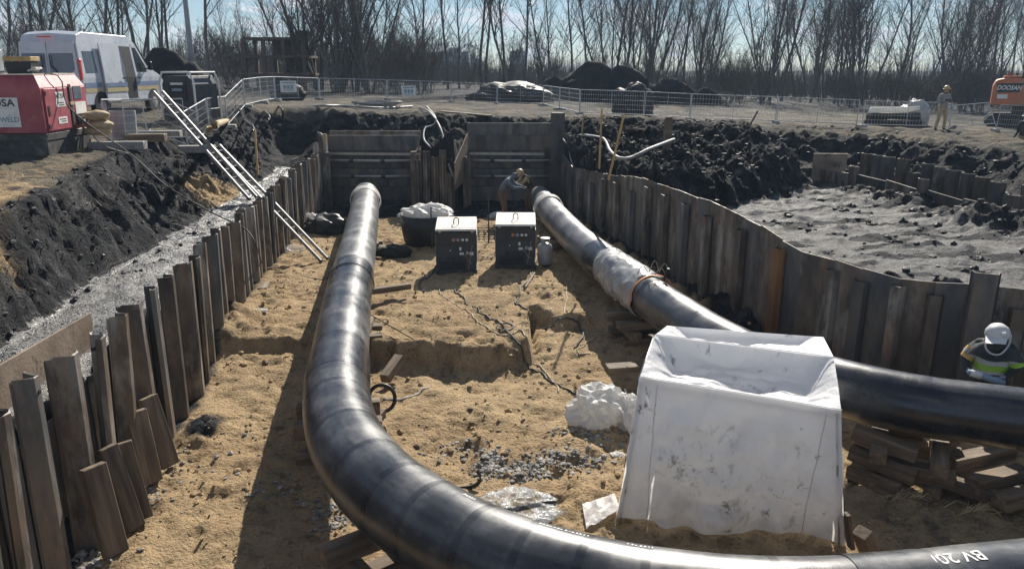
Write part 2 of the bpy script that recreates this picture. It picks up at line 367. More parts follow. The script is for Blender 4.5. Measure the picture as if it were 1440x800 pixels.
def tent_material():                      # white woven tarpaulin with black smudges and brown mud near the hem
    m = mat('tent_cloth', [(.78, .79, .81), (.86, .86, .87)], 2.0, 6, (.4, .55), 0, .22, 7, None, 0, .4, trans=.40)
    nt = m.node_tree; p = [n for n in nt.nodes if n.type == 'BSDF_PRINCIPLED'][0]
    ts = [n for n in nt.nodes if n.type == 'BSDF_TRANSLUCENT'][0]
    base = p.inputs['Base Color'].links[0].from_socket
    t = nt.nodes.new('ShaderNodeTexCoord'); v = t.outputs['Object']
    sp_ = nt.nodes.new('ShaderNodeSeparateXYZ'); nt.links.new(v, sp_.inputs[0])
    mp = nt.nodes.new('ShaderNodeMapping'); nt.links.new(v, mp.inputs[0]); mp.inputs['Scale'].default_value = (1, 1, .55); mp.inputs['Rotation'].default_value = (0, .35, 0)
    n1 = _noise(nt, mp.outputs[0], 5, 10, .75); n2 = _noise(nt, v, .9, 3)
    patch = _ramp(nt, n2.outputs['Fac'], [(.46, 0.0), (.56, 1.0)]).outputs[0]
    sm = _math(nt, 'MULTIPLY', _ramp(nt, n1.outputs['Fac'], [(.575, 0.0), (.65, .9)]).outputs[0], patch)
    def spot(c3, r0_, r1_):
        vd = nt.nodes.new('ShaderNodeVectorMath'); vd.operation = 'DISTANCE'; nt.links.new(v, vd.inputs[0]); vd.inputs[1].default_value = c3
        return _ramp(nt, vd.outputs['Value'], [(r0_, 1.0), (r1_, 0.0)]).outputs[0]
    sp1 = _math(nt, 'MAXIMUM', spot((-.35, -.65, .95), .1, .62), _math(nt, 'MAXIMUM', spot((.45, -.85, .45), .05, .55), spot((-.1, -.6, 1.45), .02, .4)))
    n4 = _noise(nt, mp.outputs[0], 7.5, 10, .78)
    sm2 = _math(nt, 'MULTIPLY', _ramp(nt, n4.outputs['Fac'], [(.53, 0.0), (.62, .9)]).outputs[0], sp1)
    c = _mix(nt, _math(nt, 'MAXIMUM', sm, sm2), base, (.06, .058, .055))
    n3 = _noise(nt, v, 3.0, 8, .65)
    hz = _math(nt, 'ADD', _math(nt, 'MULTIPLY', sp_.outputs['Z'], -.9), _math(nt, 'MULTIPLY', n3.outputs['Fac'], 1.5))
    mud = _ramp(nt, hz, [(.30, 0.0), (.95, .62)]).outputs[0]
    c = _mix(nt, mud, c, (.36, .31, .25))
    nt.links.new(c, p.inputs['Base Color']); nt.links.new(c, ts.inputs['Color'])
    # pressed-in fold lines of the fabric
    mp2 = nt.nodes.new('ShaderNodeMapping'); nt.links.new(v, mp2.inputs[0]); mp2.inputs['Scale'].default_value = (1.6, 1.6, .8); mp2.inputs['Rotation'].default_value = (.2, .6, .1)
    k1 = _noise(nt, mp2.outputs[0], 2.2, 4, .5, .6); k2 = _noise(nt, v, 4.5, 4, .5, .4)
    def cr_(k): return _ramp(nt, _math(nt, 'ABSOLUTE', _math(nt, 'SUBTRACT', k.outputs['Fac'], .5)), [(0, 1.0), (.05, 0.0)]).outputs[0]
    hh = _math(nt, 'ADD', cr_(k1), _math(nt, 'MULTIPLY', cr_(k2), .5))
    old = [n for n in nt.nodes if n.type == 'BUMP'][0]; b2 = nt.nodes.new('ShaderNodeBump'); b2.inputs['Strength'].default_value = .10; b2.inputs['Distance'].default_value = .03
    nt.links.new(hh, b2.inputs['Height']); nt.links.new(old.outputs[0], b2.inputs['Normal']); nt.links.new(b2.outputs[0], p.inputs['Normal']); nt.links.new(b2.outputs[0], ts.inputs['Normal'])
tent_material()
M = MATS

# ------------------------------------------------------------------ mesh helpers
class MB:
    """collects geometry in world (or local) coordinates; build() links it as one mesh object"""
    def __init__(s): s.v, s.f, s.m, s.uv = [], [], [], None
    def add(s, vs, fs, mi=0):
        b = len(s.v); s.v += [tuple(x) for x in vs]; s.f += [tuple(i + b for i in f) for f in fs]; s.m += [mi] * len(fs); return s
    def box(s, c, d, rot=None, mi=0, taper=1.0):
        x, y, z = d[0] / 2, d[1] / 2, d[2] / 2; t = taper
        P = [Vector(q) for q in ((-x, -y, -z), (x, -y, -z), (x, y, -z), (-x, y, -z), (-x * t, -y * t, z), (x * t, -y * t, z), (x * t, y * t, z), (-x * t, y * t, z))]
        if rot is not None:
            m_ = rot if isinstance(rot, Matrix) else Euler(rot).to_matrix()
            P = [m_ @ q for q in P]
        c = Vector(c)
        return s.add([q + c for q in P], [(0, 3, 2, 1), (4, 5, 6, 7), (0, 1, 5, 4), (1, 2, 6, 5), (2, 3, 7, 6), (3, 0, 4, 7)], mi)
    def beam(s, p, q, w, h, up=(0, 0, 1), mi=0):
        p, q = Vector(p), Vector(q); t = (q - p).normalized(); u = Vector(up)
        a = t.cross(u)
        if a.length < 1e-4: a = t.cross(Vector((0, 1, 0)))
        a.normalize(); b = a.cross(t)
        vs = [o + a * i * w / 2 + b * j * h / 2 for o in (p, q) for i, j in ((-1, -1), (1, -1), (1, 1), (-1, 1))]
        return s.add(vs, [(0, 1, 2, 3), (7, 6, 5, 4), (0, 4, 5, 1), (1, 5, 6, 2), (2, 6, 7, 3), (3, 7, 4, 0)], mi)
    def tube(s, pts, r, n=6, cap=True, mi=0):
        pts = [Vector(p) for p in pts]; k = len(pts)
        rs = r if hasattr(r, '__len__') else [r] * k
        vs = []; a = None
        for i, p in enumerate(pts):
            t = (pts[min(i + 1, k - 1)] - pts[max(i - 1, 0)])
            if t.length < 1e-9: t = Vector((0, 0, 1))
            t.normalize()
            if a is None:
                a = t.cross(Vector((0, 0, 1)))
                if a.length < .05: a = t.cross(Vector((0, 1, 0)))
            a = a - t * a.dot(t); a.normalize(); b = t.cross(a)
            for j in range(n):
                th = 2 * math.pi * j / n
                vs.append(p + (a * math.cos(th) + b * math.sin(th)) * rs[i])
        fs = [(i * n + j, i * n + (j + 1) % n, (i + 1) * n + (j + 1) % n, (i + 1) * n + j) for i in range(k - 1) for j in range(n)]
        if cap: fs += [tuple(range(n))[::-1], tuple((k - 1) * n + j for j in range(n))]
        return s.add(vs, fs, mi)
    def lathe(s, prof, c=(0, 0, 0), n=20, mi=0, axis=None):
        c = Vector(c); q = Vector((0, 0, 1)).rotation_difference(Vector(axis)) if axis else None
        vs = []
        for r, z in prof:
            for j in range(n):
                p = Vector((r * math.cos(2 * math.pi * j / n), r * math.sin(2 * math.pi * j / n), z))
                vs.append(c + (q @ p if q else p))
        k = len(prof)
        fs = [(i * n + j, i * n + (j + 1) % n, (i + 1) * n + (j + 1) % n, (i + 1) * n + j) for i in range(k - 1) for j in range(n)]
        fs += [tuple(range(n))[::-1], tuple((k - 1) * n + j for j in range(n))]
        return s.add(vs, fs, mi)
    def prism(s, poly, y0, y1, mi=0):          # poly in (x, z), extruded along y
        n = len(poly)
        vs = [(x, y0, z) for x, z in poly] + [(x, y1, z) for x, z in poly]
        fs = [tuple(range(n)), tuple(range(2 * n - 1, n - 1, -1))] + [(i, n + i, n + (i + 1) % n, (i + 1) % n) for i in range(n)]
        return s.add(vs, fs, mi)
    def slab(s, poly, z0, z1, mi=0):           # poly in (x, y)
        n = len(poly)
        vs = [(x, y, z0) for x, y in poly] + [(x, y, z1) for x, y in poly]
        fs = [tuple(range(n))[::-1], tuple(range(n, 2 * n))] + [(i, (i + 1) % n, n + (i + 1) % n, n + i) for i in range(n)]
        return s.add(vs, fs, mi)
    def grid(s, fn, nu, nv, mi=0):
        vs = [fn(i / nu, j / nv) for j in range(nv + 1) for i in range(nu + 1)]
        fs = [(j * (nu + 1) + i, j * (nu + 1) + i + 1, (j + 1) * (nu + 1) + i + 1, (j + 1) * (nu + 1) + i) for j in range(nv) for i in range(nu)]
        return s.add(vs, fs, mi)
    def blob(s, c, d, seed=0, rough=.3, sub=2, mi=0, f=1.3):
        bm_ = bmesh.new(); bmesh.ops.create_icosphere(bm_, subdivisions=sub, radius=1)
        P = np.array([v.co[:] for v in bm_.verts]); F = [tuple(v.index for v in fc.verts) for fc in bm_.faces]; bm_.free()
        k = 1 + rough * (fbm(P[:, 0] * f + P[:, 2] * 1.7 + seed * 3.1, P[:, 1] * f + seed * 1.7 + P[:, 2] * .6, 1.0, 3, seed % 7))
        P = P * k[:, None] * np.array(d) + np.array(c)
        return s.add([tuple(p) for p in P], F, mi)
    def build(s, name, mats, parent=None, loc=None, smooth=False, bevel=0.0, solid=0.0, rz=0.0):
        """parent is a thing's root (world coordinates are shifted by root['_o']) or a part"""
        me = bpy.data.meshes.new(name)
        off = Vector((0, 0, 0))
        if parent is not None: off = OFF.get(parent.name, Vector((0, 0, 0)))
        elif loc is not None: off = Vector(loc)
        V = np.array(s.v, dtype=float) - np.array(off)
        me.from_pydata(V.tolist(), [], s.f)
        for k in (mats if isinstance(mats, (list, tuple)) else [mats]): me.materials.append(M[k] if isinstance(k, str) else k)
        if any(s.m): me.polygons.foreach_set('material_index', s.m)
        if smooth: me.polygons.foreach_set('use_smooth', [True] * len(me.polygons))
        if s.uv is not None:
            ul = me.uv_layers.new(name='UVMap'); li = np.zeros(len(me.loops), int); me.loops.foreach_get('vertex_index', li)
            ul.data.foreach_set('uv', np.array(s.uv)[li].ravel())
        bm_ = bmesh.new(); bm_.from_mesh(me); bmesh.ops.recalc_face_normals(bm_, faces=bm_.faces)
        if bevel: bmesh.ops.bevel(bm_, geom=list(bm_.edges), offset=bevel, segments=1, affect='EDGES', profile=.5)
        bm_.to_mesh(me); bm_.free(); me.update()
        o = bpy.data.objects.new(name, me); col.objects.link(o)
        if parent is not None:
            o.parent = parent; OFF[o.name] = off
        elif loc is not None: o.location = off
        if rz: o.rotation_euler.z = rz
        if solid:
            md = o.modifiers.new('thickness', 'SOLIDIFY'); md.thickness = solid; md.offset = 0
        return o
OFF = {}
def tag(o, label, cat, group=None, kind=None):
    o['label'] = label; o['category'] = cat
    if group: o['group'] = group
    o['kind'] = kind or 'thing'
    return o
def thing(name, label, cat, loc=(0, 0, 0), group=None, local=False, rz=0.0):
    """Empty at the thing's base; parts are given in world coordinates, or in local ones with local=True"""
    o = bpy.data.objects.new(name, None); o.empty_display_size = .2; col.objects.link(o)
    o.location = loc; o.rotation_euler.z = rz
    OFF[o.name] = Vector((0, 0, 0)) if local else Vector(loc)
    return tag(o, label, cat, group)
def copy_tree(o, loc=None, rz=None, label=None, group=None, scale=None, parent=None):
    c = o.copy(); col.objects.link(c); c.parent = parent
    if loc is not None: c.location = loc
    if rz is not None: c.rotation_euler.z = rz
    if scale is not None: c.scale = scale if hasattr(scale, '__len__') else (scale,) * 3
    if label: c['label'] = label
    if group: c['group'] = group
    for ch in list(o.children): copy_tree(ch, parent=c)
    return c
def arc(pts, n=60):
    """Catmull-Rom through the points, resampled evenly"""
    P = [Vector(p) for p in pts]; P = [P[0] * 2 - P[1]] + P + [P[-1] * 2 - P[-2]]
    out = []
    for i in range(1, len(P) - 2):
        for k in range(16):
            t = k / 16
            out.append(.5 * ((2 * P[i]) + (P[i + 1] - P[i - 1]) * t + (2 * P[i - 1] - 5 * P[i] + 4 * P[i + 1] - P[i + 2]) * t * t + (3 * P[i] - P[i - 1] - 3 * P[i + 1] + P[i + 2]) * t ** 3))
    out.append(P[-2])
    d = [0]
    for a, b in zip(out, out[1:]): d.append(d[-1] + (b - a).length)
    res = []; j = 0
    for k in range(n + 1):
        s_ = d[-1] * k / n
        while j < len(d) - 2 and d[j + 1] < s_: j += 1
        t = (s_ - d[j]) / max(1e-9, d[j + 1] - d[j]); res.append(out[j].lerp(out[j + 1], t))
    return res
def text_mb(body, size, fn, font_off=0.0):
    """flat lettering as geometry; fn maps (x, y) of the text plane to a world point"""
    cu = bpy.data.curves.new('t', 'FONT'); cu.body = body; cu.size = size; cu.align_x = 'CENTER'; cu.align_y = 'CENTER'
    cu.offset = font_off; cu.resolution_u = 3
    ob = bpy.data.objects.new('t', cu); col.objects.link(ob)
    me = bpy.data.meshes.new_from_object(ob)
    bpy.data.objects.remove(ob); bpy.data.curves.remove(cu)
    bm_ = bmesh.new(); bm_.from_mesh(me); bmesh.ops.triangulate(bm_, faces=bm_.faces)
    bmesh.ops.subdivide_edges(bm_, edges=[e for e in bm_.edges if e.calc_length() > size * .2], cuts=2)
    bmesh.ops.triangulate(bm_, faces=bm_.faces)
    b = MB(); b.add([fn(v.co.x, v.co.y) for v in bm_.verts], [tuple(v.index for v in f.verts) for f in bm_.faces])
    bm_.free(); bpy.data.meshes.remove(me)
    return b

# ------------------------------------------------------------------ plan of the works
WL = [(-4.4, 3.0), (-4.6, 5.0), (-4.84, 7.85), (-5.2, 11.5), (-5.58, 13.8), (-6.15, 18.3), (-6.55, 23.0), (-6.95, 28.0)]
WR = [(1.75, 27.6), (2.0, 25.6), (3.3, 19.7), (4.1, 15.8), (5.0, 13.4), (6.1, 12.0), (7.6, 11.3), (12, 10.3), (18, 9.6)]
BACK = [(-6.95, 29.2), (-3.35, 29.2), (-3.05, 27.0), (-1.85, 27.0), (-1.75, 29.2), (1.75, 29.2)]
FLOOR_POLY = [(-3.0, -8)] + WL + BACK + WR + [(18, -8)]
def seg_dist(X, Y, poly, closed=False):
    d = np.full(X.shape, 1e9); n = len(poly)
    for i in range(n if closed else n - 1):
        (ax, ay), (bx, by) = poly[i], poly[(i + 1) % n]
        vx, vy = bx - ax, by - ay
        t = np.clip(((X - ax) * vx + (Y - ay) * vy) / (vx * vx + vy * vy), 0, 1)
        d = np.minimum(d, np.hypot(X - ax - t * vx, Y - ay - t * vy))
    return d
def inside(X, Y, poly):
    r = np.zeros(X.shape, bool); n = len(poly); j = n - 1
    for i in range(n):
        (xi, yi), (xj, yj) = poly[i], poly[j]
        if yi != yj:
            c = ((yi > Y) != (yj > Y)) & (X < (xj - xi) * (Y - yi) / (yj - yi) + xi)
            r ^= c
        j = i
    return r
def sdist(X, Y, poly):
    d = seg_dist(X, Y, poly, True)
    return np.where(inside(X, Y, poly), -d, d)
YK = [-50, 3, 6, 9, 12, 14, 16, 18, 24, 28, 31, 200]
XF = [-6.2, -6.2, -6.2, -6.3, -6.75, -6.8, -7.05, -7.2, -7.6, -8.2, -9.0, -9.0]     # bank foot
XT = [-6.9, -6.9, -6.9, -6.95, -7.35, -7.8, -8.4, -8.95, -10.1, -10.6, -11.0, -11.0]  # bank top
WB = [(9.3, 23.6), (9.8, 22.2), (10.6, 18.8), (11.4, 15.8), (13.0, 10)]     # low plates right of the mud field
MUD_EDGE = [(3.7, 18.0), (5.0, 18.6), (6.8, 20.3), (8.2, 21.8), (9.2, 24.0), (9.6, 29)]
def upper(X, Y):
    x, y = np.clip(X, -35, 35), np.clip(Y, 0, 60)
    z = 3.3 - .035 * x - .01 * (y - 30)
    z = z - .55 * sstep(-4, -7, X) * sstep(34, 16, Y)
    return z
def worley(x, y, f, seed):
    x = np.asarray(x) * f + seed * 7.7; y = np.asarray(y) * f + seed * 3.3
    xi, yi = np.floor(x).astype(int), np.floor(y).astype(int)
    F1 = np.full(x.shape, 9.0); F2 = np.full(x.shape, 9.0); ID = np.zeros(x.shape)
    for dx_ in (-1, 0, 1):
        for dy_ in (-1, 0, 1):
            h = _perm[(_perm[(xi + dx_) & 511] + yi + dy_) & 511]; h2 = _perm[(h + 91) & 511]
            d = np.hypot(xi + dx_ + h / 511.0 - x, yi + dy_ + h2 / 511.0 - y)
            c = d < F1; F2 = np.where(c, F1, np.minimum(F2, d)); ID = np.where(c, _perm[(h2 + 17) & 511] / 511.0, ID); F1 = np.where(c, d, F1)
    return F1, F2, ID
def height(X, Y):
    """ground height and soil kinds at the points X, Y"""
    X = np.asarray(X, float); Y = np.asarray(Y, float)
    n1 = fbm(X, Y, .45, 4, 1); n2 = fbm(X, Y, 1.7, 4, 2); n3 = fbm(X, Y, 4.5, 3, 3)
    rd = ridged(X, Y, 1.2, 4, 5)
    far = sstep(70, 40, np.hypot(X, Y))
    # --- pit floor
    yE = np.where(X < -2.6, 13.55, np.where(X < .35, 13.15, 14.9)) + .35 * fbm(X, Y * .3, .9, 3, 8) + .5 * sstep(.2, -.4, np.abs(X - .45) - .3)
    dE = np.where(X < -2.6, .22, np.where(X < .5, .46, .30))
    st = sstep(-.10, .20, Y - yE + .10 * n3)
    fl = .40 - dE * (1 - st) - (.40 - dE) * sstep(yE - .2, yE - 2.2, Y)
    fl = fl + .07 * n1 + .045 * n2
    foot = fbm(X, Y, 3.4, 2, 21); tr = sstep(-.25, .35, fbm(X, Y, .6, 3, 25)); fl = fl - .05 * tr * sstep(.2, .5, foot) + .03 * n3 + .085 * (.3 + .7 * tr) * (ridged(X + .2 * n2, Y * 1.6, 1.6, 4, 31) - .55)
    w1, w2, wid = worley(X + .1 * n3, Y + .1 * n2, 2.2, 8)
    fl = fl + .05 * (wid - .5) * sstep(.05, .3, n1 + .2) - .03 * (1 - sstep(0, .15, w2 - w1)) * sstep(-.1, .3, n1)
    fl = fl + .25 * np.exp(-((X + 5.6) ** 2 / .5 + (Y - 14.6) ** 2 / .8)) * (1 + n2)
    # soil heaped against the wall on the right
    fl = fl + .35 * np.exp(-((X - 4.1) ** 2 / .5 + (Y - 14.2) ** 2 / 1.2)) * (1 + .8 * n2)
    dR = seg_dist(X, Y, WR)
    fl = fl + .18 * sstep(.9, .1, dR) * (1 + n2)
    # --- upper ground, left bank and shelf
    up = upper(X, Y) + far * (.06 * n1 + .05 * n2)
    Yw = Y + .35 * n2; wig = .45 * fbm(Y * .9, X * .25, 1.0, 4, 14) + .22 * n2
    xf, xt = np.interp(Yw, YK, XF) + .18 * n1, np.interp(Yw, YK, XT) + wig * .7
    t = np.clip((X - xt) / (xf - xt), 0, 1)
    prof = np.where(t < .16, t * 1.9, .304 + (t - .16) * .83)
    prof = np.clip(prof + .16 * n2 * np.sin(np.pi * t) + .10 * n3 * np.sin(np.pi * t), 0, 1)
    shelf = 1.85 + .05 * n1 + .06 * n2 + .05 * n3 * sstep(7, 20, Y)
    bank = up + (shelf - up) * prof
    f1, f2, cid = worley(X * .9 + .3 * n2, Y * .75 + bank * .6 + .3 * n3, 1.15, 3)
    g1, g2, gid = worley(X + .15 * n3, Y + bank, 2.9, 5)
    stri = ridged(Y + .12 * n2, X * .22, 2.4, 3, 9)
    rel = np.sin(np.pi * np.clip(t, .03, 1)) ** .7
    bank = bank + rel * (.20 * (rd - .55) + .34 * (cid - .5) + .13 * (gid - .5) - .13 * (1 - sstep(0, .16, f2 - f1)) - .06 * (1 - sstep(0, .18, g2 - g1)) + .16 * (stri - .5))
    # --- right side
    field = 1.86 + .05 * n1 + .03 * n2 + .03 * sstep(.2, .5, n2) + .02 * n3 + .05 * (ridged(X * 1.3, Y * .7, 1.3, 4, 36) - .6)
    tyre = np.sin((X * .75 + Y * .62) * 1.7 + n1 * 2)
    field = field + .07 * sstep(.8, 1, tyre) * (n2 + .3)
    dM = seg_dist(X, Y, MUD_EDGE)
    poly = MUD_EDGE + [(9.6, 60), (-20, 60), (-20, 18)]
    sM = np.where(inside(X, Y, poly), dM, -dM) + .25 * n2
    mound = sstep(0, .85, sM) * (.62 + .25 * rd) + .25 * n1 * sstep(0, 1, sM)
    terr = field + mound + (up - 2.45) * sstep(24.5, 30.5, Y + 1.2 * n1) + .30 * (rd - .5) * sstep(.2, 1.5, sM) * sstep(35, 31, Y)
    t1, t2, tid = worley(X + .3 * n2, Y + .3 * n3, .8, 12); u1, u2, uid = worley(X + .2 * n3, Y, 2.2, 14)
    terr = terr + sstep(.1, .8, sM) * sstep(35, 32, Y) * (.34 * (tid - .5) * .8 + .10 * (uid - .5) - .12 * (1 - sstep(0, .18, t2 - t1)))
    terr = np.minimum(terr, up + .16 + .1 * n2)
    dB = seg_dist(X, Y, WB)
    polyB = WB + [(40, 10), (40, 70), (9.3, 70)]
    sB = np.where(inside(X, Y, polyB), dB, -dB)
    trench = .9 + (1.95 - .9) * sstep(2.55, 2.75, sB)
    beyond = trench + (up - 1.95) * sstep(3.4, 6.2, sB + .7 * n1 + .3 * n2) + .12 * n2 * sstep(2.8, 4, sB)
    right = np.where(sM > -.2, np.maximum(terr, field), field)
    heaps = .38 * np.exp(-((X - 10.55) ** 2 / .6 + (Y - 16.9) ** 2 / 1.4)) + .26 * np.exp(-((X - 9.9) ** 2 / .4 + (Y - 19.6) ** 2 / .9)) + .22 * np.exp(-((X - 9.5) ** 2 / .2 + (Y - 21.4) ** 2 / .4))
    right = right + heaps * (1 + .8 * n2 + .4 * n3)
    wB = sstep(.04, .14, sB)
    right = right * (1 - wB) + beyond * wB
    right = right + .10 * sstep(.7, .1, dR) * (1 + 2 * n2) * sstep(5, 6, X + .01)
    right = np.where((Y > 34), up, right)
    # --- behind the end of the pit
    backz = 2.55 + (up - 2.55) * sstep(29.3, 31.9, Y + .8 * n1 + .5 * n2) + .16 * n2 * sstep(33, 31, Y)
    div = 1.3 + 1.4 * sstep(26.9, 29.6, Y + .3 * n2) + .25 * n2
    wx = sstep(-8.2, -7.0, X) * sstep(3.0, 1.6, X)
    backz = np.where((X > -3.2) & (X < -1.7) & (Y < 29.6), div, backz)
    outer = np.where(X < -2.5, bank, right)
    # blend the left bank and the right terrace into the end face
    bl = wx * sstep(27.0, 29.0, Y)
    outer = outer * (1 - bl) + backz * bl
    side = sstep(31.5, 34, Y); outer = outer * (1 - side) + up * side
    sd = sdist(X, Y, FLOOR_POLY)
    w = sstep(.03, .16, sd)
    z = fl * (1 - w) + outer * w
    # --- soils: sand, peat, wet silt
    sand = (sd < .1).astype(float)
    dark_end = sstep(24.8, 26.2, Y + .8 * n1)
    sand = sand * (1 - dark_end)
    peat = np.zeros_like(z); wet = np.zeros_like(z)
    lb = (X < -2.5) & (sd > .05) & (Y < 33)
    peat = np.where(lb, np.where(t > .02, .92, sstep(-.9, 0, X - xt) * .75), peat)
    shelfm = lb & (t > .98) & (Y < 27.3) & (X < -5)
    wet = np.where(shelfm, 1.0, wet); peat = np.where(shelfm, .42 + .4 * n2, peat)
    sp = np.exp(-((X + 7.6) ** 2 / .8 + (Y - 20.2) ** 2 / 2.6)); sand = np.where(lb, np.maximum(sand, sp * 1.3), sand); peat = np.where(lb, peat * (1 - sp), peat)
    sp2 = np.exp(-((X + 7.2) ** 2 / .3 + (Y - 9.9) ** 2 / 1.2)); sand = np.where(lb, np.maximum(sand, sp2), sand); peat = np.where(lb, peat * (1 - .8 * sp2), peat)
    top_s = sstep(16, 11, Y) * sstep(-6, -8, X) * .75 + .45 * np.exp(-((X + 9.3) ** 2 / 2 + (Y - 16.0) ** 2 / 6)); sand = np.where(lb & (t < .02), np.maximum(sand, top_s), sand)
    rb = (X >= -2.5) & (sd > .05) & (Y < 36)
    wet = np.where(rb & (sM < .15) & (sB < .1), 1.0, wet)
    peat = np.where(rb & (sM >= .15), .9, peat)
    peat = np.where(rb & (sM < .15) & (sB < .1), .12 + .7 * sstep(-.02, .28, fbm(X * .55, Y * 1.5, 1.3, 4, 91)) + .75 * np.clip(heaps * 3, 0, 1), peat)
    peat = np.where(rb & (sB > .1) & (z < up - .08), .95, peat)
    peat = np.where((bl > .3) & (sd > .05) & (z < up - .06), 1.0, peat)
    flat_top = sstep(.10, .02, up - z) * sstep(30, 31, Y); peat = np.where((sd > .05) & (Y > 30) & (Y < 37), np.maximum(peat * (1 - flat_top), .25 * flat_top), peat)
    dfl = (sd < .05)
    peat = np.where(dfl, np.maximum(dark_end * .95, .75 * sstep(.6, .05, dR) + .8 * np.exp(-((X - 4.2) ** 2 / .5 + (Y - 14.2) ** 2 / 1.2))), peat)
    dL = seg_dist(X, Y, WL); peat = np.where(dfl, np.maximum(peat, .62 * sstep(.5, .05, dL)), peat)
    rot = np.exp(-((X + 4.55) ** 2 / .10 + (Y - 10.6) ** 2 / .25)); z = z + .18 * rot * dfl; peat = np.where(dfl, np.maximum(peat, rot), peat)
    peat = np.where(dfl, np.maximum(peat, .42 * sstep(3.4, 4.6, X) * sstep(10.5, 9, Y)), peat)
    peat = np.where(Y > 37, np.maximum(peat, .62 * sstep(50, 56, Y)), peat)
    peat = np.where((Y > 31) & (Y < 54) & (X > -9), np.maximum(peat, .40 + .5 * fbm(X * .35, Y, 1.2, 4, 77)), peat)
    region = np.where(sd < .10, 1, np.where(lb & (t > .01), 2, np.where(rb & (sB < .1) & (Y < 31), 3, 0)))
    return z, np.clip(sand, 0, 1), np.clip(peat, 0, 1), np.clip(wet, 0, 1), region
GRID = {}
def gz(x, y):
    """ground height, read off the built terrain grid"""
    gx, gy, Zg = GRID['x'], GRID['y'], GRID['z']
    i = min(max(int(np.searchsorted(gx, x)) - 1, 0), len(gx) - 2); j = min(max(int(np.searchsorted(gy, y)) - 1, 0), len(gy) - 2)
    u, v = (x - gx[i]) / (gx[i + 1] - gx[i]), (y - gy[j]) / (gy[j + 1] - gy[j])
    return float((Zg[j, i] * (1 - u) + Zg[j, i + 1] * u) * (1 - v) + (Zg[j + 1, i] * (1 - u) + Zg[j + 1, i + 1] * u) * v)

def axis_coords(lo, hi, step, out_lo, out_hi, g):
    core = list(np.arange(lo, hi + 1e-6, step)); s_ = step; v = core[-1]; up_ = []
    while v < out_hi: s_ = s_ * g; v += s_; up_.append(v)
    s_ = step; v = core[0]; dn = []
    while v > out_lo: s_ = s_ * g; v -= s_; dn.append(v)
    return np.array(dn[::-1] + core + up_)
def build_ground():
    xs = axis_coords(-11.5, 13.5, .06, -700, 700, 1.09)
    ys = axis_coords(4.0, 32.0, .06, -60, 760, 1.055)
    X, Y = np.meshgrid(xs, ys)
    Z, sa, pe, we, reg = height(X, Y)
    GRID.update(x=xs, y=ys, z=Z)
    # break up the lattice on slopes: nudge points sideways
    slope = np.clip(np.hypot(*np.gradient(Z, ys, xs)), 0, 2) / 2
    ins = (X > -11) & (X < 13) & (Y > 4.2) & (Y < 31.5)
    jx, jy = fbm(X + Z, Y - Z, 2.6, 3, 40) * .11 * slope * ins, fbm(X - Z, Y + Z, 2.6, 3, 44) * .11 * slope * ins
    wallm = seg_dist(X, Y, FLOOR_POLY, True) > .35
    P = np.stack([X + jx * wallm * .6, Y + jy * wallm * .6, Z], -1)
    ny, nx = X.shape
    idx = np.arange(ny * nx).reshape(ny, nx)
    quads = np.stack([idx[:-1, :-1], idx[:-1, 1:], idx[1:, 1:], idx[1:, :-1]], -1).reshape(-1, 4)
    fr = reg[:-1, :-1].ravel()
    colr = np.stack([sa, pe, we, ((reg == 2) & (we > .5)).astype(float)], -1).reshape(-1, 4)
    P = P.reshape(-1, 3)
    for k, nm, lab in ((0, 'ground', None), (1, 'pit_floor', None), (2, 'mud_bank', None), (3, 'mud_field', None)):
        q = quads[fr == k]
        used, inv = np.unique(q, return_inverse=True); q = inv.reshape(-1, 4)
        me = bpy.data.meshes.new(nm); me.vertices.add(len(used)); me.vertices.foreach_set('co', P[used].astype(np.float32).ravel())
        me.loops.add(q.size); me.loops.foreach_set('vertex_index', q.ravel().astype(np.int32))
        me.polygons.add(len(q)); me.polygons.foreach_set('loop_start', np.arange(0, q.size, 4, dtype=np.int32)); me.polygons.foreach_set('loop_total', np.full(len(q), 4, np.int32))
        me.polygons.foreach_set('use_smooth', np.ones(len(q), bool))
        a = me.attributes.new('soil', 'FLOAT_COLOR', 'POINT'); a.data.foreach_set('color', colr[used].astype(np.float32).ravel())
        me.materials.append(M['soil']); me.update(calc_edges=True); me.validate()
        o = bpy.data.objects.new(nm, me); col.objects.link(o); o['kind'] = 'structure'
build_ground()

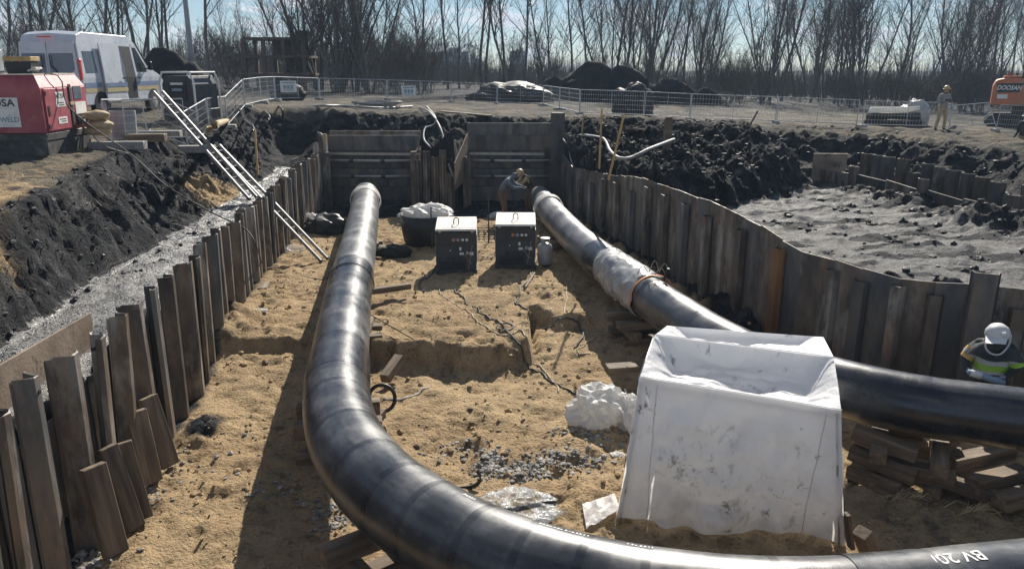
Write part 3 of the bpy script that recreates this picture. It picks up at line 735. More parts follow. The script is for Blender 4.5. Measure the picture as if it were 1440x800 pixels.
# ------------------------------------------------------------------ sheet pile walls
def poly_at(poly, s):
    """point, tangent at arc length s along a plan polyline"""
    for (ax, ay), (bx, by) in zip(poly, poly[1:]):
        L = math.hypot(bx - ax, by - ay)
        if s <= L or (bx, by) == poly[-1]:
            t = Vector(((bx - ax) / L, (by - ay) / L, 0)); return Vector((ax, ay, 0)) + t * s, t
        s -= L
def poly_len(poly): return sum(math.hypot(b[0] - a[0], b[1] - a[1]) for a, b in zip(poly, poly[1:]))
def s_of_y(poly, y):
    s = 0
    for (ax, ay), (bx, by) in zip(poly, poly[1:]):
        L = math.hypot(bx - ax, by - ay)
        if min(ay, by) <= y <= max(ay, by): return s + L * (y - ay) / (by - ay)
        s += L
    return s
def profile_pile(prof, base, t, nrm, z0, z1, lean=(0, 0), th=.016, jag=0.0):
    """steel section: prof is an open polyline in (along, out); extruded from z0 to z1 with thickness th"""
    b = MB(); n = len(prof); P = [Vector((a, o)) for a, o in prof]
    off = []
    for i in range(n):
        d = (P[min(i + 1, n - 1)] - P[max(i - 1, 0)]).normalized(); off.append(Vector((-d.y, d.x)) * th)
    loop = P + [P[i] + off[i] for i in range(n - 1, -1, -1)]
    vs = []
    for k, z in ((0, z0), (1, z1)):
        for i, q in enumerate(loop):
            zz_ = z + (jag * math.sin(i * 2.3 + base.x * 7) if k else 0)
            vs.append(base + t * (q.x + lean[0] * k) + nrm * (q.y + lean[1] * k) + Vector((0, 0, zz_)))
    m = len(loop)
    fs = [(i, (i + 1) % m, m + (i + 1) % m, m + i) for i in range(m)]
    fs += [(m + i, m + i + 1, m + m - 2 - i, m + m - 1 - i) for i in range(n - 1)]
    return b.add(vs, fs)
def U(w=.40, d=.13, lip=.07): return [(-w / 2 - lip, 0), (-w / 2, 0), (-w / 2 + .07, d), (w / 2 - .07, d), (w / 2, 0), (w / 2 + lip, 0)]
def Z(w=.34, d=.15): return [(-w / 2 - .05, 0), (-w / 2 + .02, 0), (-w / 2 + .09, d), (w / 2 - .02, d), (w / 2 + .05, d * .8)]

wallL = thing('sheet_pile_wall', 'uneven row of rusty steel sheet piles holding back the left mud shelf', 'sheet pile', (-5, 13, 0))
rs = random.Random(3)
# heights surveyed at a few piles: (y, top z)
def wall_top(px, py):
    best = None
    for k in range(600):
        p, t = poly_at(WL, poly_len(WL) * k / 600); q = Py(px, py, p.y) if p.y > 3.2 else None
        if q is None: continue
        e = abs(q.x - p.x)
        if best is None or e < best[0]: best = (e, p.y, q.z)
    return best[1], best[2]
tops = sorted([wall_top(*q) for q in ((28, 545), (55, 510), (115, 482), (180, 425), (213, 388), (238, 372), (262, 350), (288, 327), (320, 304), (350, 282), (385, 258), (420, 230), (440, 214))])
ty, tz = [a for a, _ in tops], [b for _, b in tops]
s = .6; k = 0; Ltot = poly_len(WL)
while s < Ltot - .25:
    p, t = poly_at(WL, s); n = Vector((t.y, -t.x, 0))       # n points into the pit
    z1 = float(np.interp(p.y, ty, tz)) + rs.uniform(-.10, .10)
    near = p.y < 16
    lean = (rs.uniform(-.07, .07), rs.uniform(-.04, .10))
    pr = [[(-.15, .0), (-.10, .015), (-.06, .05), (-.03, .19), (.02, .21), (.12, .21), (.15, .17)], [(-.16, .16), (-.12, .2), (-.02, .2), (.02, .17), (.05, .03), (.09, 0), (.15, 0)], U(.2, .17, .05)][k % 3]
    profile_pile(pr, p - n * .02, t, n, -.15, z1, lean, .02, .01).build('pile', 'rust_steel' if k % 5 else 'cool_steel', wallL)
    # lower sheet between two piles
    w = rs.uniform(.22, .32)
    p2, t2 = poly_at(WL, min(s + .20 + w / 2, Ltot - .1)); z2 = max(1.5, z1 - rs.uniform(.15, .55)) if near else z1 - rs.uniform(.05, .35)
    if near: profile_pile([(-.34, 0), (.34, 0)], p2 - n * .075, t2, n, -.15, max(1.5, z1 - rs.uniform(.35, .7)), (0, 0), .012).build('infill_sheet', 'cool_steel', wallL)
    if near and k % 2: MB().lathe([(.022, -.012), (.022, .03)], p + n * .12 + Vector((0, 0, z1 - .16)) + t * lean[0] * .9, 10, axis=n).build('lifting_hole', 'black_rubber', wallL)
    if k % 2 == 0 or not near:
        profile_pile([(-w / 2 - .05, 0), (w / 2 + .05, 0)], p2 - n * .055, t2, n, -.15, z2, (0, rs.uniform(-.02, .03)), .014).build('infill_sheet', 'cool_steel', wallL)
    else:
        profile_pile([(-w / 2, .0), (-w / 2 + .06, .05), (0, .05), (.05, 0), (w / 2, .0)], p2 - n * .06, t2, n, -.15, z2, (rs.uniform(-.05, .05), 0), .016).build('pile', 'rust_steel', wallL)
    s += .20 + w + .20 if near else .24 + w; k += 1
# big flat plate standing behind the nearest piles
A, B_ = Py(-60, 470, 7.0), Py(124, 440, 8.75)
B_ = Vector((-5.25, 0, 0)); B_.y = min((k_ * .05 for k_ in range(120, 260)), key=lambda y: abs(Py(123, 440, y).x + 5.25)); zt = Py(123, 440, B_.y).z; A = Vector((-5.12, B_.y - 2.6, 0))
def plate(a, b, z0a, z0b, z1a, z1b, th, name, m, root, notch=None):
    d = (b - a).normalized(); n = Vector((d.y, -d.x, 0)) * th
    mb = MB(); vs = []
    for o in (Vector((0, 0, 0)), n):
        vs += [a + o + Vector((0, 0, z0a)), b + o + Vector((0, 0, z0b)), b + o + Vector((0, 0, z1b)), a + o + Vector((0, 0, z1a))]
    mb.add(vs, [(0, 1, 2, 3), (7, 6, 5, 4), (0, 4, 5, 1), (1, 5, 6, 2), (2, 6, 7, 3), (3, 7, 4, 0)])
    return mb.build(name, m, root)
plate(A, B_, 1.3, 1.3, zt + .08, zt, .03, 'steel_plate', 'rust_plate', wallL)

wallR = thing('sheet_pile_wall', 'curving wall of dark steel sheet piles along the right side of the pit', 'sheet pile', (4, 16, 0))
RT = [(27.6, 2.35), (25.6, 2.05), (22.0, 2.30), (19.7, 2.52), (15.8, 2.55), (14.4, 2.38), (13.4, 2.12), (12.0, 1.98), (11.3, 2.0), (9.6, 1.95)]
ry = [a for a, _ in RT][::-1]; rz_ = [b for _, b in RT][::-1]
s = .15; k = 0; Ltot = poly_len(WR)
while s < Ltot - .5:
    w = .62 if k % 2 == 0 else .50
    p, t = poly_at(WR, s + w / 2); n = Vector((t.y, -t.x, 0)); n = -n if n.y > 0 and p.y < 12.5 else n
    n = Vector((t.y, -t.x, 0))
    if n.x > 0 and p.y > 14: n = -n
    inward = Vector((1.0, 12, 0)) - Vector((p.x, p.y, 0)) if p.y > 12.5 else Vector((0, -1, 0))
    if n.dot(inward) < 0: n = -n
    z1 = float(np.interp(p.y, ry, rz_)); tt = t if n.cross(t).z > 0 else t
    d0 = float(np.interp(poly_at(WR, s)[0].y, ry, rz_)); d1 = float(np.interp(poly_at(WR, s + w)[0].y, ry, rz_))
    a = poly_at(WR, s)[0]; b = poly_at(WR, s + w)[0]
    m = ('cool_steel', 'rust_steel', 'rust_steel', 'cool_steel', 'rust_steel')[k % 5]
    plate(a - n * .01, b - n * .01, -.1, -.1, d0 + rs.uniform(-.02, .02), d1 + rs.uniform(-.02, .02), .018, 'sheet_panel', m, wallR)
    # channel rib standing proud of the sheet, a little shorter
    if k % 2 == 0 or p.y < 13:
        rw = rs.uniform(.16, .24); rh = z1 - rs.uniform(.12, .35)
        if p.x > 6.0 and k % 3 == 0: rh = z1 + rs.uniform(.18, .28); rw = .34
        rb = profile_pile([(-rw / 2 - .03, .02), (-rw / 2, .02), (-rw / 2 + .02, .13), (rw / 2 - .02, .13), (rw / 2, .02), (rw / 2 + .03, .02)], b, t, n, -.1, rh, (rs.uniform(-.03, .03), 0), .015)
        rb.build('channel_rib', 'orange_rust' if k in (24,) else 'rust_steel' if k % 3 else 'cool_steel', wallR)
    s += w; k += 1
# stakes on top of the wall at the far end

# ------------------------------------------------------------------ end of the pit: two shored bays
def bay(label, x0, x1, y, zc, root_y):
    r = thing('trench_shoring', label, 'shoring', ((x0 + x1) / 2, y, .3))
    for i, (a, b) in enumerate(((.0, .62), (.64, 1.28), (1.30, 1.94), (1.96, zc))):
        MB().box(((x0 + x1) / 2, y - .05 - .02 * (i % 2), (a + b) / 2 + .3), (x1 - x0, .05, b - a)).build('shoring_board', 'cool_steel', r)
    for zz_ in (1.05, 1.62):
        mb = MB(); mb.tube([(x0 + .06, y - .42, zz_ + .3), ((x0 + x1) / 2, y - .42, zz_ + .29), (x1 - .06, y - .42, zz_ + .3)], .055, 10)
        o = mb.build('strut', 'edge_steel', r, smooth=True)
        for xx in (x0 + .9, x1 - 1.4):
            MB().tube([(xx, y - .42, zz_ + .3), (xx + .16, y - .42, zz_ + .3)], .075, 10).build('collar', 'dark_frame', o)
    MB().beam((x0, y - .16, 2.15), (x1, y - .16, 2.12), .05, .09).build('waler', 'edge_steel', r)
    return r
b1 = bay('dark steel shoring behind the end of the left pipe', -6.85, -3.4, 29.15, 2.5, 29)
b2 = bay('dark steel shoring behind the end of the right pipe', -1.70, 1.75, 29.15, 2.5, 29)
for (x, y, w, h, m, root, d) in ((-6.78, 28.5, .26, 2.75, 'rust_steel', b1, .18), (-6.6, 28.0, .20, 2.2, 'rust_steel', b1, .16), (-3.5, 28.3, .22, 2.2, 'rust_plate', b1, .14),
                                 (-1.62, 28.2, .20, 2.05, 'rust_plate', b2, .16), (1.62, 28.3, .42, 3.55, 'cool_steel', b2, .12), (1.35, 28.8, .26, 2.3, 'rust_steel', b2, .12)):
    mb = MB(); mb.box((x, y, .1 + h / 2), (w, d, h)); mb.box((x, y - d / 2 - .012, .1 + h / 2), (w + .08, .02, h)); mb.build('post', m, root)
MB().box((-6.66, 28.2, 2.62), (.13, .05, .62)).build('head_board', 'fresh_timber', b1)
MB().box((0.0, 29.35, 2.85), (3.3, .04, .75)).build('upper_plate', 'cool_steel', b2)
MB().box((-5.1, 29.6, 2.75), (3.4, .05, .35)).build('upper_plate', 'rust_steel', b1)
def wing(x0, y0, x1, y1, h, root, n=4):
    for i in range(n):
        a = Vector((x0 + (x1 - x0) * i / n, y0 + (y1 - y0) * i / n, 0)); b = Vector((x0 + (x1 - x0) * (i + 1) / n, y0 + (y1 - y0) * (i + 1) / n, 0))
        d = (b - a).normalized(); nn = Vector((d.y, -d.x, 0))
        profile_pile([(0, 0), (.1, .0), (.16, .1), (.34, .1), (.4, 0), ((b - a).length, 0)], a, d, nn, -.05, h + rs.uniform(-.15, .15), (rs.uniform(-.05, .05), 0), .018).build('pile', 'rust_steel', root)
wing(-3.30, 27.0, -3.42, 29.0, 2.35, b1)
wing(-1.72, 27.4, -1.66, 29.0, 2.3, b2, 3)
dv = thing('sheet_pile_wall', 'short row of rusty sheet piles standing between the two shored bays', 'sheet pile', (-2.5, 26.95, 0))
for i in range(5):
    x = -3.25 + i * .29
    profile_pile(U(.16, .1, .04), Vector((x, 26.95, 0)), Vector((1, 0, 0)), Vector((0, -1, 0)), -.1, (2.15, 2.45, 2.25, 2.5, 1.7)[i], (rs.uniform(-.05, .05), .03), .018).build('pile', 'rust_steel', dv)
o = plate(Vector((-1.95, 26.4, 0)), Vector((-1.6, 28.2, 0)), 1.2, 1.4, 2.1, 2.95, .04, 'board', 'timber', dv)
tag(MB().box((0, 0, 1.0), (.20, .20, 2.0)).box((.0, 0, 2.02), (.16, .16, .05)).build('square_post', 'timber', loc=(0, 0, 0), bevel=.012), 'thick square timber post upright in the dirt behind the right wall', 'post')
bpy.data.objects['square_post'].location = (Py(934, 250, 23.5).x, 23.5, 1.75)
bpy.data.objects['square_post'].rotation_euler = (0, R(1.5), R(12))

# far walls beyond the mud field
wb = thing('low_plate_wall', 'low row of steel plates along the far edge of the mud field', 'sheet pile', (10.4, 19, 1.4))
L = poly_len(WB) - 4.0; s = 0; k = 0
while s < L:
    w = 1.35; a, b = poly_at(WB, s)[0], poly_at(WB, min(s + w, L + .5))[0]
    plate(a, b, .8, .8, 2.25 + .05 * math.sin(k), 2.22 + .06 * math.cos(k), .03, 'steel_plate', ('rust_steel', 'cool_steel')[k % 2], wb)
    if k % 2:
        d = (b - a).normalized(); nn = Vector((-d.y, d.x, 0)); nn = nn if nn.x < 0 else -nn
        profile_pile(U(.3, .1, .04), a, d, nn, .8, 2.5, (0, 0), .02).build('pile', 'rust_steel', wb)
    s += w; k += 1
pl = Py(1145, 216, 23.7); pr_ = Py(1192, 216, 23.4)
plate(Vector((pl.x, 23.75, 0)), Vector((pr_.x, 23.4, 0)), 1.2, 1.2, pl.z, pr_.z, .05, 'tall_plate', 'rust_plate', wb)
WB2 = [(11.4, 25.6), (12.3, 22.6), (13.1, 19.5), (14.0, 16.4), (15.3, 13)]
wb2 = thing('sheet_pile_wall', 'weathered sheet pile wall in the trench beyond the mud field', 'sheet pile', (13, 20, 1))
s = 0; k = 0; L = poly_len(WB2)
while s < L - .5:
    a, t = poly_at(WB2, s + .25); nn = Vector((t.y, -t.x, 0)); nn = nn if nn.x < 0 else -nn
    h = 2.55 - .02 * k + (.45 if k in (15, 16) else 0) - (.3 if k in (4, 11) else 0) + rs.uniform(-.05, .05)
    profile_pile(U(.34, .16, .08), a, t, nn, .7, h, (rs.uniform(-.04, .04), rs.uniform(-.03, .05)), .02).build('pile', ('rust_steel', 'cool_steel', 'cool_steel')[k % 3], wb2)
    s += .5; k += 1

# ------------------------------------------------------------------ the two pipes
def pipe_frames(path):
    F = []
    for i, p in enumerate(path):
        t = (path[min(i + 1, len(path) - 1)] - path[max(i - 1, 0)]).normalized()
        a = t.cross(Vector((0, 0, 1))).normalized(); F.append((p, t, a, a.cross(t).normalized()))
    return F
def pipe_mesh(path, i0, i1, r, n=48, bulge=None, cap=0, wob=.0015, seed=0):
    F = pipe_frames(path); mb = MB(); vs = []; uv = []
    rows = list(range(i0, i1 + 1)); sl = 0
    for j, i in enumerate(rows):
        p, t, a, b = F[i]
        if j: sl += (path[i] - path[i - 1]).length
        rr = r * (bulge(j / max(1, len(rows) - 1)) if bulge else 1)
        for k_ in range(n):
            th = 2 * math.pi * k_ / n
            q = rr + wob * math.sin(3 * th + i * .31) * math.cos(i * .23 + th)
            vs.append(p + (a * math.cos(th) + b * math.sin(th)) * q); uv.append((sl + i0 * .1, k_ / n))
    fs = [(j * n + k_, j * n + (k_ + 1) % n, (j + 1) * n + (k_ + 1) % n, (j + 1) * n + k_) for j in range(len(rows) - 1) for k_ in range(n)]
    mb.add(vs, fs); mb.uv = uv
    return mb
PR = .435; PZ = 1.02
p1px = [(515, 272), (512, 300), (503, 350), (491, 410), (482, 470), (476, 520), (474, 560), (480, 600), (501, 645), (542, 692), (605, 738), (690, 784), (800, 821), (930, 848), (1080, 862), (1240, 858), (1440, 836)]
P1 = [Pz(x, y, PZ) for x, y in p1px]; P1.append(P1[-1] + (P1[-1] - P1[-2]).normalized() * 4)
path1 = arc(P1, 420)
def near_i(path, px, py, z=PZ):
    q = Pz(px, py, z); return min(range(len(path)), key=lambda i: (path[i] - q).length)
pipe1 = thing('black_pipe', 'long black insulated pipe bending round the foreground from the left', 'pipe', (-2.2, 9.5, 0))
cuts1 = [0] + [near_i(path1, *q) for q in ((511, 308), (494, 398), (476, 525), (476, 575), (490, 622), (520, 668), (560, 707), (605, 738), (670, 772), (735, 799), (815, 823), (905, 844), (1085, 862))] + [near_i(path1, 1190, 860), near_i(path1, 1298, 852), len(path1) - 1]
cuts1[0] = 6
for j, (a, b) in enumerate(zip(cuts1, cuts1[1:])):
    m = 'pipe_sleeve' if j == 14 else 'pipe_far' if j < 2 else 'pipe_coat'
    pipe_mesh(path1, a, b, PR * (1.018 if j == 14 else 1.0), seed=j).build('pipe_section', m, pipe1, smooth=True)
    if j:
        c = a; hw = 9 if j in (2, 3) else 1
        bl = (lambda u: 1.004 + .022 * min(1, 6 * min(u, 1 - u))) if hw > 2 else (lambda u: 1.0 + .004 * math.sin(math.pi * u))
        lo, hi = max(0, c - (hw if hw > 2 else 0)), min(len(path1) - 1, c + (hw if hw > 2 else 1))
        pipe_mesh(path1, lo, hi, PR * 1.003, bulge=bl, seed=j).build('joint_sleeve' if hw > 2 else 'weld_seam', 'pipe_sleeve', pipe1, smooth=True)
cc = near_i(path1, 516, 281)
pipe_mesh(path1, cc - 2, cc + 7, PR * 1.12, bulge=lambda u: .95 + .07 * math.sin(math.pi * u), wob=.02).build('end_wrap', 'white_film', pipe1, smooth=True)
# hemispherical end
p0, t0, a0, b0 = pipe_frames(path1)[6]
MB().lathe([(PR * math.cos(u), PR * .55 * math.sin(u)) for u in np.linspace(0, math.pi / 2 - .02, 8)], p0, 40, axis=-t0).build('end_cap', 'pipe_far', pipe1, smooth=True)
# stencilled marking, read from the far side
ci = near_i(path1, 1338, 848); Fm = pipe_frames(path1)
seg = [(path1[i + 1] - path1[i]).length for i in range(len(path1) - 1)]
def on_pipe(path, F, i, s_, th, r):
    while s_ > 0 and i < len(path) - 2 and s_ > (path[i + 1] - path[i]).length: s_ -= (path[i + 1] - path[i]).length; i += 1
    while s_ < 0 and i > 0: s_ += (path[i] - path[i - 1]).length; i -= 1
    p, t, a, b = F[i]
    return p + t * s_ + (a * math.cos(th) + b * math.sin(th)) * r
text_mb('BV 20/', .17, lambda x, y: on_pipe(path1, Fm, ci, -x * 1.0, R(90) - y / PR, PR + .004), .002).build('marking', 'white_letter', pipe1)
# small crane marks of print along the top of the bend
for q, s_ in (((640, 760), 5), ((745, 803), 14), ((870, 836), 7)):       # worn, unreadable print
    i_ = near_i(path1, *q); mk = MB(); rm = random.Random(s_)
    for k_ in range(s_):
        x0 = k_ * .034 + rm.uniform(0, .008); w_ = rm.uniform(.010, .022); t0 = R(104) + rm.uniform(-.008, .008); t1 = t0 + rm.uniform(.05, .085)
        mk.add([on_pipe(path1, Fm, i_, a_, b_, PR + .005) for a_, b_ in ((x0, t0), (x0 + w_, t0), (x0 + w_, t1), (x0, t1))], [(0, 1, 2, 3)])
    mo = mk.build('worn_print', 'white_letter', pipe1); mo['kind'] = 'stuff'

p2px = [(757, 275), (775, 298), (812, 338), (850, 369), (895, 404), (945, 440), (1010, 482), (1090, 518), (1190, 547), (1300, 571), (1440, 590)]
P2 = [Pz(x, y, PZ) for x, y in p2px]; P2.append(P2[-1] + (P2[-1] - P2[-2]).normalized() * 5)
path2 = arc(P2, 320)
pipe2 = thing('black_pipe', 'black insulated pipe along the right that passes behind the white tent', 'pipe', (2, 16, 0))
cuts2 = [4] + [near_i(path2, *q) for q in ((770, 292), (846, 366), (905, 411), (990, 470), (1120, 528), (1300, 571))] + [len(path2) - 1]
for j, (a, b) in enumerate(zip(cuts2, cuts2[1:])):
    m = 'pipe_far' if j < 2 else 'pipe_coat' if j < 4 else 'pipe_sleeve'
    pipe_mesh(path2, a, b, PR * (.84 if j == 0 else .90), seed=j + 9).build('pipe_section', m, pipe2, smooth=True)
    if j:
        hw = 7 if j == 1 else 5 if j == 2 else 1
        bl = (lambda u: 1.0 + .03 * min(1, 6 * min(u, 1 - u))) if hw > 2 else (lambda u: 1 + .01 * math.sin(math.pi * u))
        pipe_mesh(path2, max(0, a - (hw if j != 1 else 1)), a + hw, PR * (1.0 if j == 1 else .905), bulge=bl, wob=.02 if j == 1 else .004).build('end_wrap' if j == 1 else 'joint_sleeve' if hw > 2 else 'weld_seam', 'white_film' if j == 1 else 'pipe_sleeve', pipe2, smooth=True)
# white film bound round the pipe near the tent
w0, w1 = near_i(path2, 858, 376), near_i(path2, 915, 418)
F2 = pipe_frames(path2)
from mathutils import noise as mnoise_
def mnz(a, b, f): return mnoise_.fractal(Vector((a * f, b * f, 7.7)), 1.0, 2.03, 4)
def film_fn(u, v):
    i = w0 + (w1 - w0) * u; i0 = int(i); p, t, a, b = F2[min(i0, len(F2) - 2)]; p = p.lerp(F2[min(i0 + 1, len(F2) - 1)][0], i - i0)
    th = R(-75) + R(290) * v
    e = abs(u - .5) * 2
    r = PR * .91 + .02 + .05 * (mnz(u * 4.0, v * 5.0, 1.6) + .35) * (1 if e < .9 else .5)
    return p + (a * math.cos(th) + b * math.sin(th)) * r + t * (.12 * mnz(v * 6.0, 3.3, 1.0) if e > .9 else 0)
tag(MB().grid(film_fn, 40, 54).build('plastic_wrap', 'grey_film', loc=(2.3, 15, 1), smooth=True, solid=.006), 'crumpled white plastic film wrapped round the right pipe', 'plastic film')
# ratchet strap over the film
si = near_i(path2, 918, 420); p, t, a, b = F2[si]
st = thing('ratchet_strap', 'orange and pink ratchet strap slung over the right pipe beside the tent', 'strap', p - Vector((0, 0, PZ)))
mb = MB()
ring = [p + (a * math.cos(th) + b * math.sin(th)) * (PR * .92 + .06) for th in np.linspace(R(-20), R(250), 36)]
for q, q2 in zip(ring, ring[1:]): mb.beam(q, q2, .05, .012, up=(q - p))
mb.build('webbing', 'strap_orange', st)
mb = MB(); ring = [p + t * -.10 + (a * math.cos(th) + b * math.sin(th)) * (PR * .92 + .065) for th in np.linspace(R(70), R(205), 20)]
for q, q2 in zip(ring, ring[1:]): mb.beam(q, q2, .04, .012, up=(q - p))
mb.build('webbing', 'strap_pink', st)
e = p + (a * math.cos(R(205)) + b * math.sin(R(205))) * (PR + .06)
MB().tube(arc([e, e + Vector((-.03, -.02, -.25)), e + Vector((.0, -.05, -.5)), Vector((e.x - .04, e.y - .1, gz(e.x, e.y - .1)))], 12), .014, 5).build('loose_tail', 'strap_orange', st)
top = p + Vector((0, 0, PR + .08))
mb = MB()
for dx_, dy_, dz_ in ((-.22, -.1, .16), (.02, .05, .22), (.2, .02, .17), (.1, -.12, .12)):
    mb.tube(arc([top + Vector((dx_ - .1, dy_, -.02)), top + Vector((dx_, dy_, dz_)), top + Vector((dx_ + .1, dy_ + .04, .0))], 8), .009, 5)
mb.build('tied_ends', 'cable_pale', st); MB().box(top + Vector((.22, -.12, .02)), (.05, .05, .2), (.3, .2, .1)).build('ratchet', 'black_rubber', st)

# ------------------------------------------------------------------ timbers
def timber(label, p, q, w=.20, h=.16, m='timber', group=None, roll=0.0, rest=True, name='timber_beam'):
    p, q = Vector(p), Vector(q); L = (q - p).length; t = (q - p).normalized()
    a = t.cross(Vector((0, 0, 1))); a = a.normalized() if a.length > .02 else Vector((1, 0, 0)); b = a.cross(t)
    mb = MB(); mb.box((0, 0, 0), (L, w, h))
    o = mb.build(name, m, bevel=.008)
    mtx = Matrix((t, a, b)).transposed().to_4x4() @ Matrix.Rotation(roll, 4, 'X')
    o.matrix_world = Matrix.Translation((p + q) / 2) @ mtx
    return tag(o, label, 'timber', group)
# five blocks leaning on the left wall
def lean(px, py, tx, tyy, label, w=.24, h=.11, roll=0.0):
    a = Pz(px, py, .05); b = Py(tx, tyy, a.y + .12)
    timber(label, a, b, w, h, roll=roll)
lean(163, 778, 130, 655, 'nearest dark timber block leaning on the left piles', .26)
lean(190, 742, 150, 628, 'timber block leaning in the middle of the nearest trio of blocks', .22)
lean(203, 728, 172, 622, 'timber block at the back of the nearest trio, lit along one edge', .20, .10, .5)
lean(214, 678, 190, 578, 'timber block with a pale lit edge leaning beside the rearmost block', .26, .10)
lean(238, 655, 206, 558, 'rearmost of the five timber blocks leaning on the left piles', .26, .12)
def crib(label_fn, c, ang, layers, group, L=1.0, w=.2, h=.17, n=2):
    """criss-cross stack that carries a pipe"""
    z = gz(c[0], c[1]) - .02; d = Vector((math.cos(ang), math.sin(ang), 0)); e = Vector((-d.y, d.x, 0)); k = 0
    for l in range(layers):
        u, v = (d, e) if l % 2 == 0 else (e, d)
        for i in range(n):
            o_ = (i - (n - 1) / 2) * (L * .55)
            cc_ = Vector((c[0], c[1], z + h * (l + .5))) + v * o_ + u * random.uniform(-.06, .06)
            j = u * L / 2 * random.uniform(.9, 1.08); tw = v * random.uniform(-.05, .05)
            pos = (('lower', 'upper') if layers == 2 else ('bottom', 'middle', 'top'))[l] + ' ' + (('front', 'rear')[i] if abs(v.y) > abs(v.x) else (('left', 'right') if v.x > 0 else ('right', 'left'))[i])
            timber(pos + ' ' + label_fn, cc_ - j - tw, cc_ + j + tw, w, h - .004, group=group); k += 1
def under(path, px, py, label, group, layers=3, L=1.1):
    i = near_i(path, px, py); p, t, a, b = pipe_frames(path)[i]
    z = gz(p.x, p.y); hh = (PZ - PR - z) / layers
    crib(label, (p.x, p.y), math.atan2(a.y, a.x), layers, group, L, .2, max(.1, hh))
under(path1, 508, 318, 'timber under the far end of the left pipe', 'timbers under the far end of the left pipe', 2, 1.1)
under(path1, 489, 425, 'timber under the left pipe near the loose plank', 'timbers under the left pipe near the loose plank', 2, 1.15)
under(path1, 476, 535, 'timber under the start of the left pipe bend', 'timbers under the start of the bend', 3, 1.2)
under(path1, 560, 706, 'dark timber stacked under the foreground pipe bend', 'timbers stacked under the foreground bend', 3, 1.4)
under(path2, 790, 316, 'timber under the right pipe behind the gas cylinder', 'timbers under the right pipe behind the gas cylinder', 3, 1.2)
under(path2, 905, 411, 'timber under the strapped part of the right pipe', 'timbers under the strapped part of the right pipe', 3, 1.2)
under(path2, 1290, 569, 'timber under the right pipe beside the tent', 'timbers under the right pipe beside the tent', 3, 1.3)
g = gz
def flat(label, px, py, qx, qy, z=.1, z2=None, w=.2, h=.14, m='timber', **kw):
    a, b = Pz(px, py, z), Pz(qx, qy, z if z2 is None else z2); return timber(label, a, b, w, h, m, **kw)
flat('plank end sticking out right of the left pipe', 520, 410, 577, 402, .62, .62, .14, .12)
flat('loose timber lying tilted beside the left pipe and its ledge', 541, 533, 562, 503, .12, .30, .17, .16)
flat('dark wood chunk lying beside the foreground pipe bend', 520, 598, 536, 580, .12, .16, .16, .14)
flat('small wood block lying by the left wall', 369, 410, 374, 400, .42, .42, .2, .16)
flat('flat plank on the sand left of the tent', 853, 520, 900, 517, .30, .30, .26, .14)
flat('short board end leaning at the right front corner of the tent', 1197, 770, 1191, 722, .12, .55, .10, .05)
flat('squared block standing behind the shiny pipe sleeve', 1222, 775, 1212, 748, .12, .42, .17, .14)
# broken stack right of the tent
S = 'tumbled timbers right of the tent'
flat('topmost timber of the tumbled stack, its edge lit pale', 1200, 606, 1290, 640, .62, .50, .20, .17)
flat('timber in the tumbled stack resting just below the topmost one', 1196, 634, 1288, 672, .36, .26, .20, .17)
flat('lowest timber of the tumbled stack right of the tent', 1195, 660, 1262, 690, .12, .10, .20, .17)
flat('timber with a bright lit top beside the straw tufts', 1318, 672, 1400, 700, .22, .14, .18, .15)
flat('squared log end standing up in the middle of the tumbled stack', 1318, 632, 1338, 612, .42, .5, .22, .2)
flat('upper of two parallel timbers lying near the right edge', 1335, 652, 1420, 634, .3, .3, .22, .18)
flat('lower of two parallel timbers lying near the right edge', 1366, 682, 1440, 664, .26, .26, .22, .18)
flat('timber lying at the right edge below the parallel pair', 1405, 706, 1470, 690, .2, .2, .22, .18)
flat('broken timber leaning under the right pipe behind the tumbled stack', 1225, 590, 1300, 612, .5, .42, .18, .16)

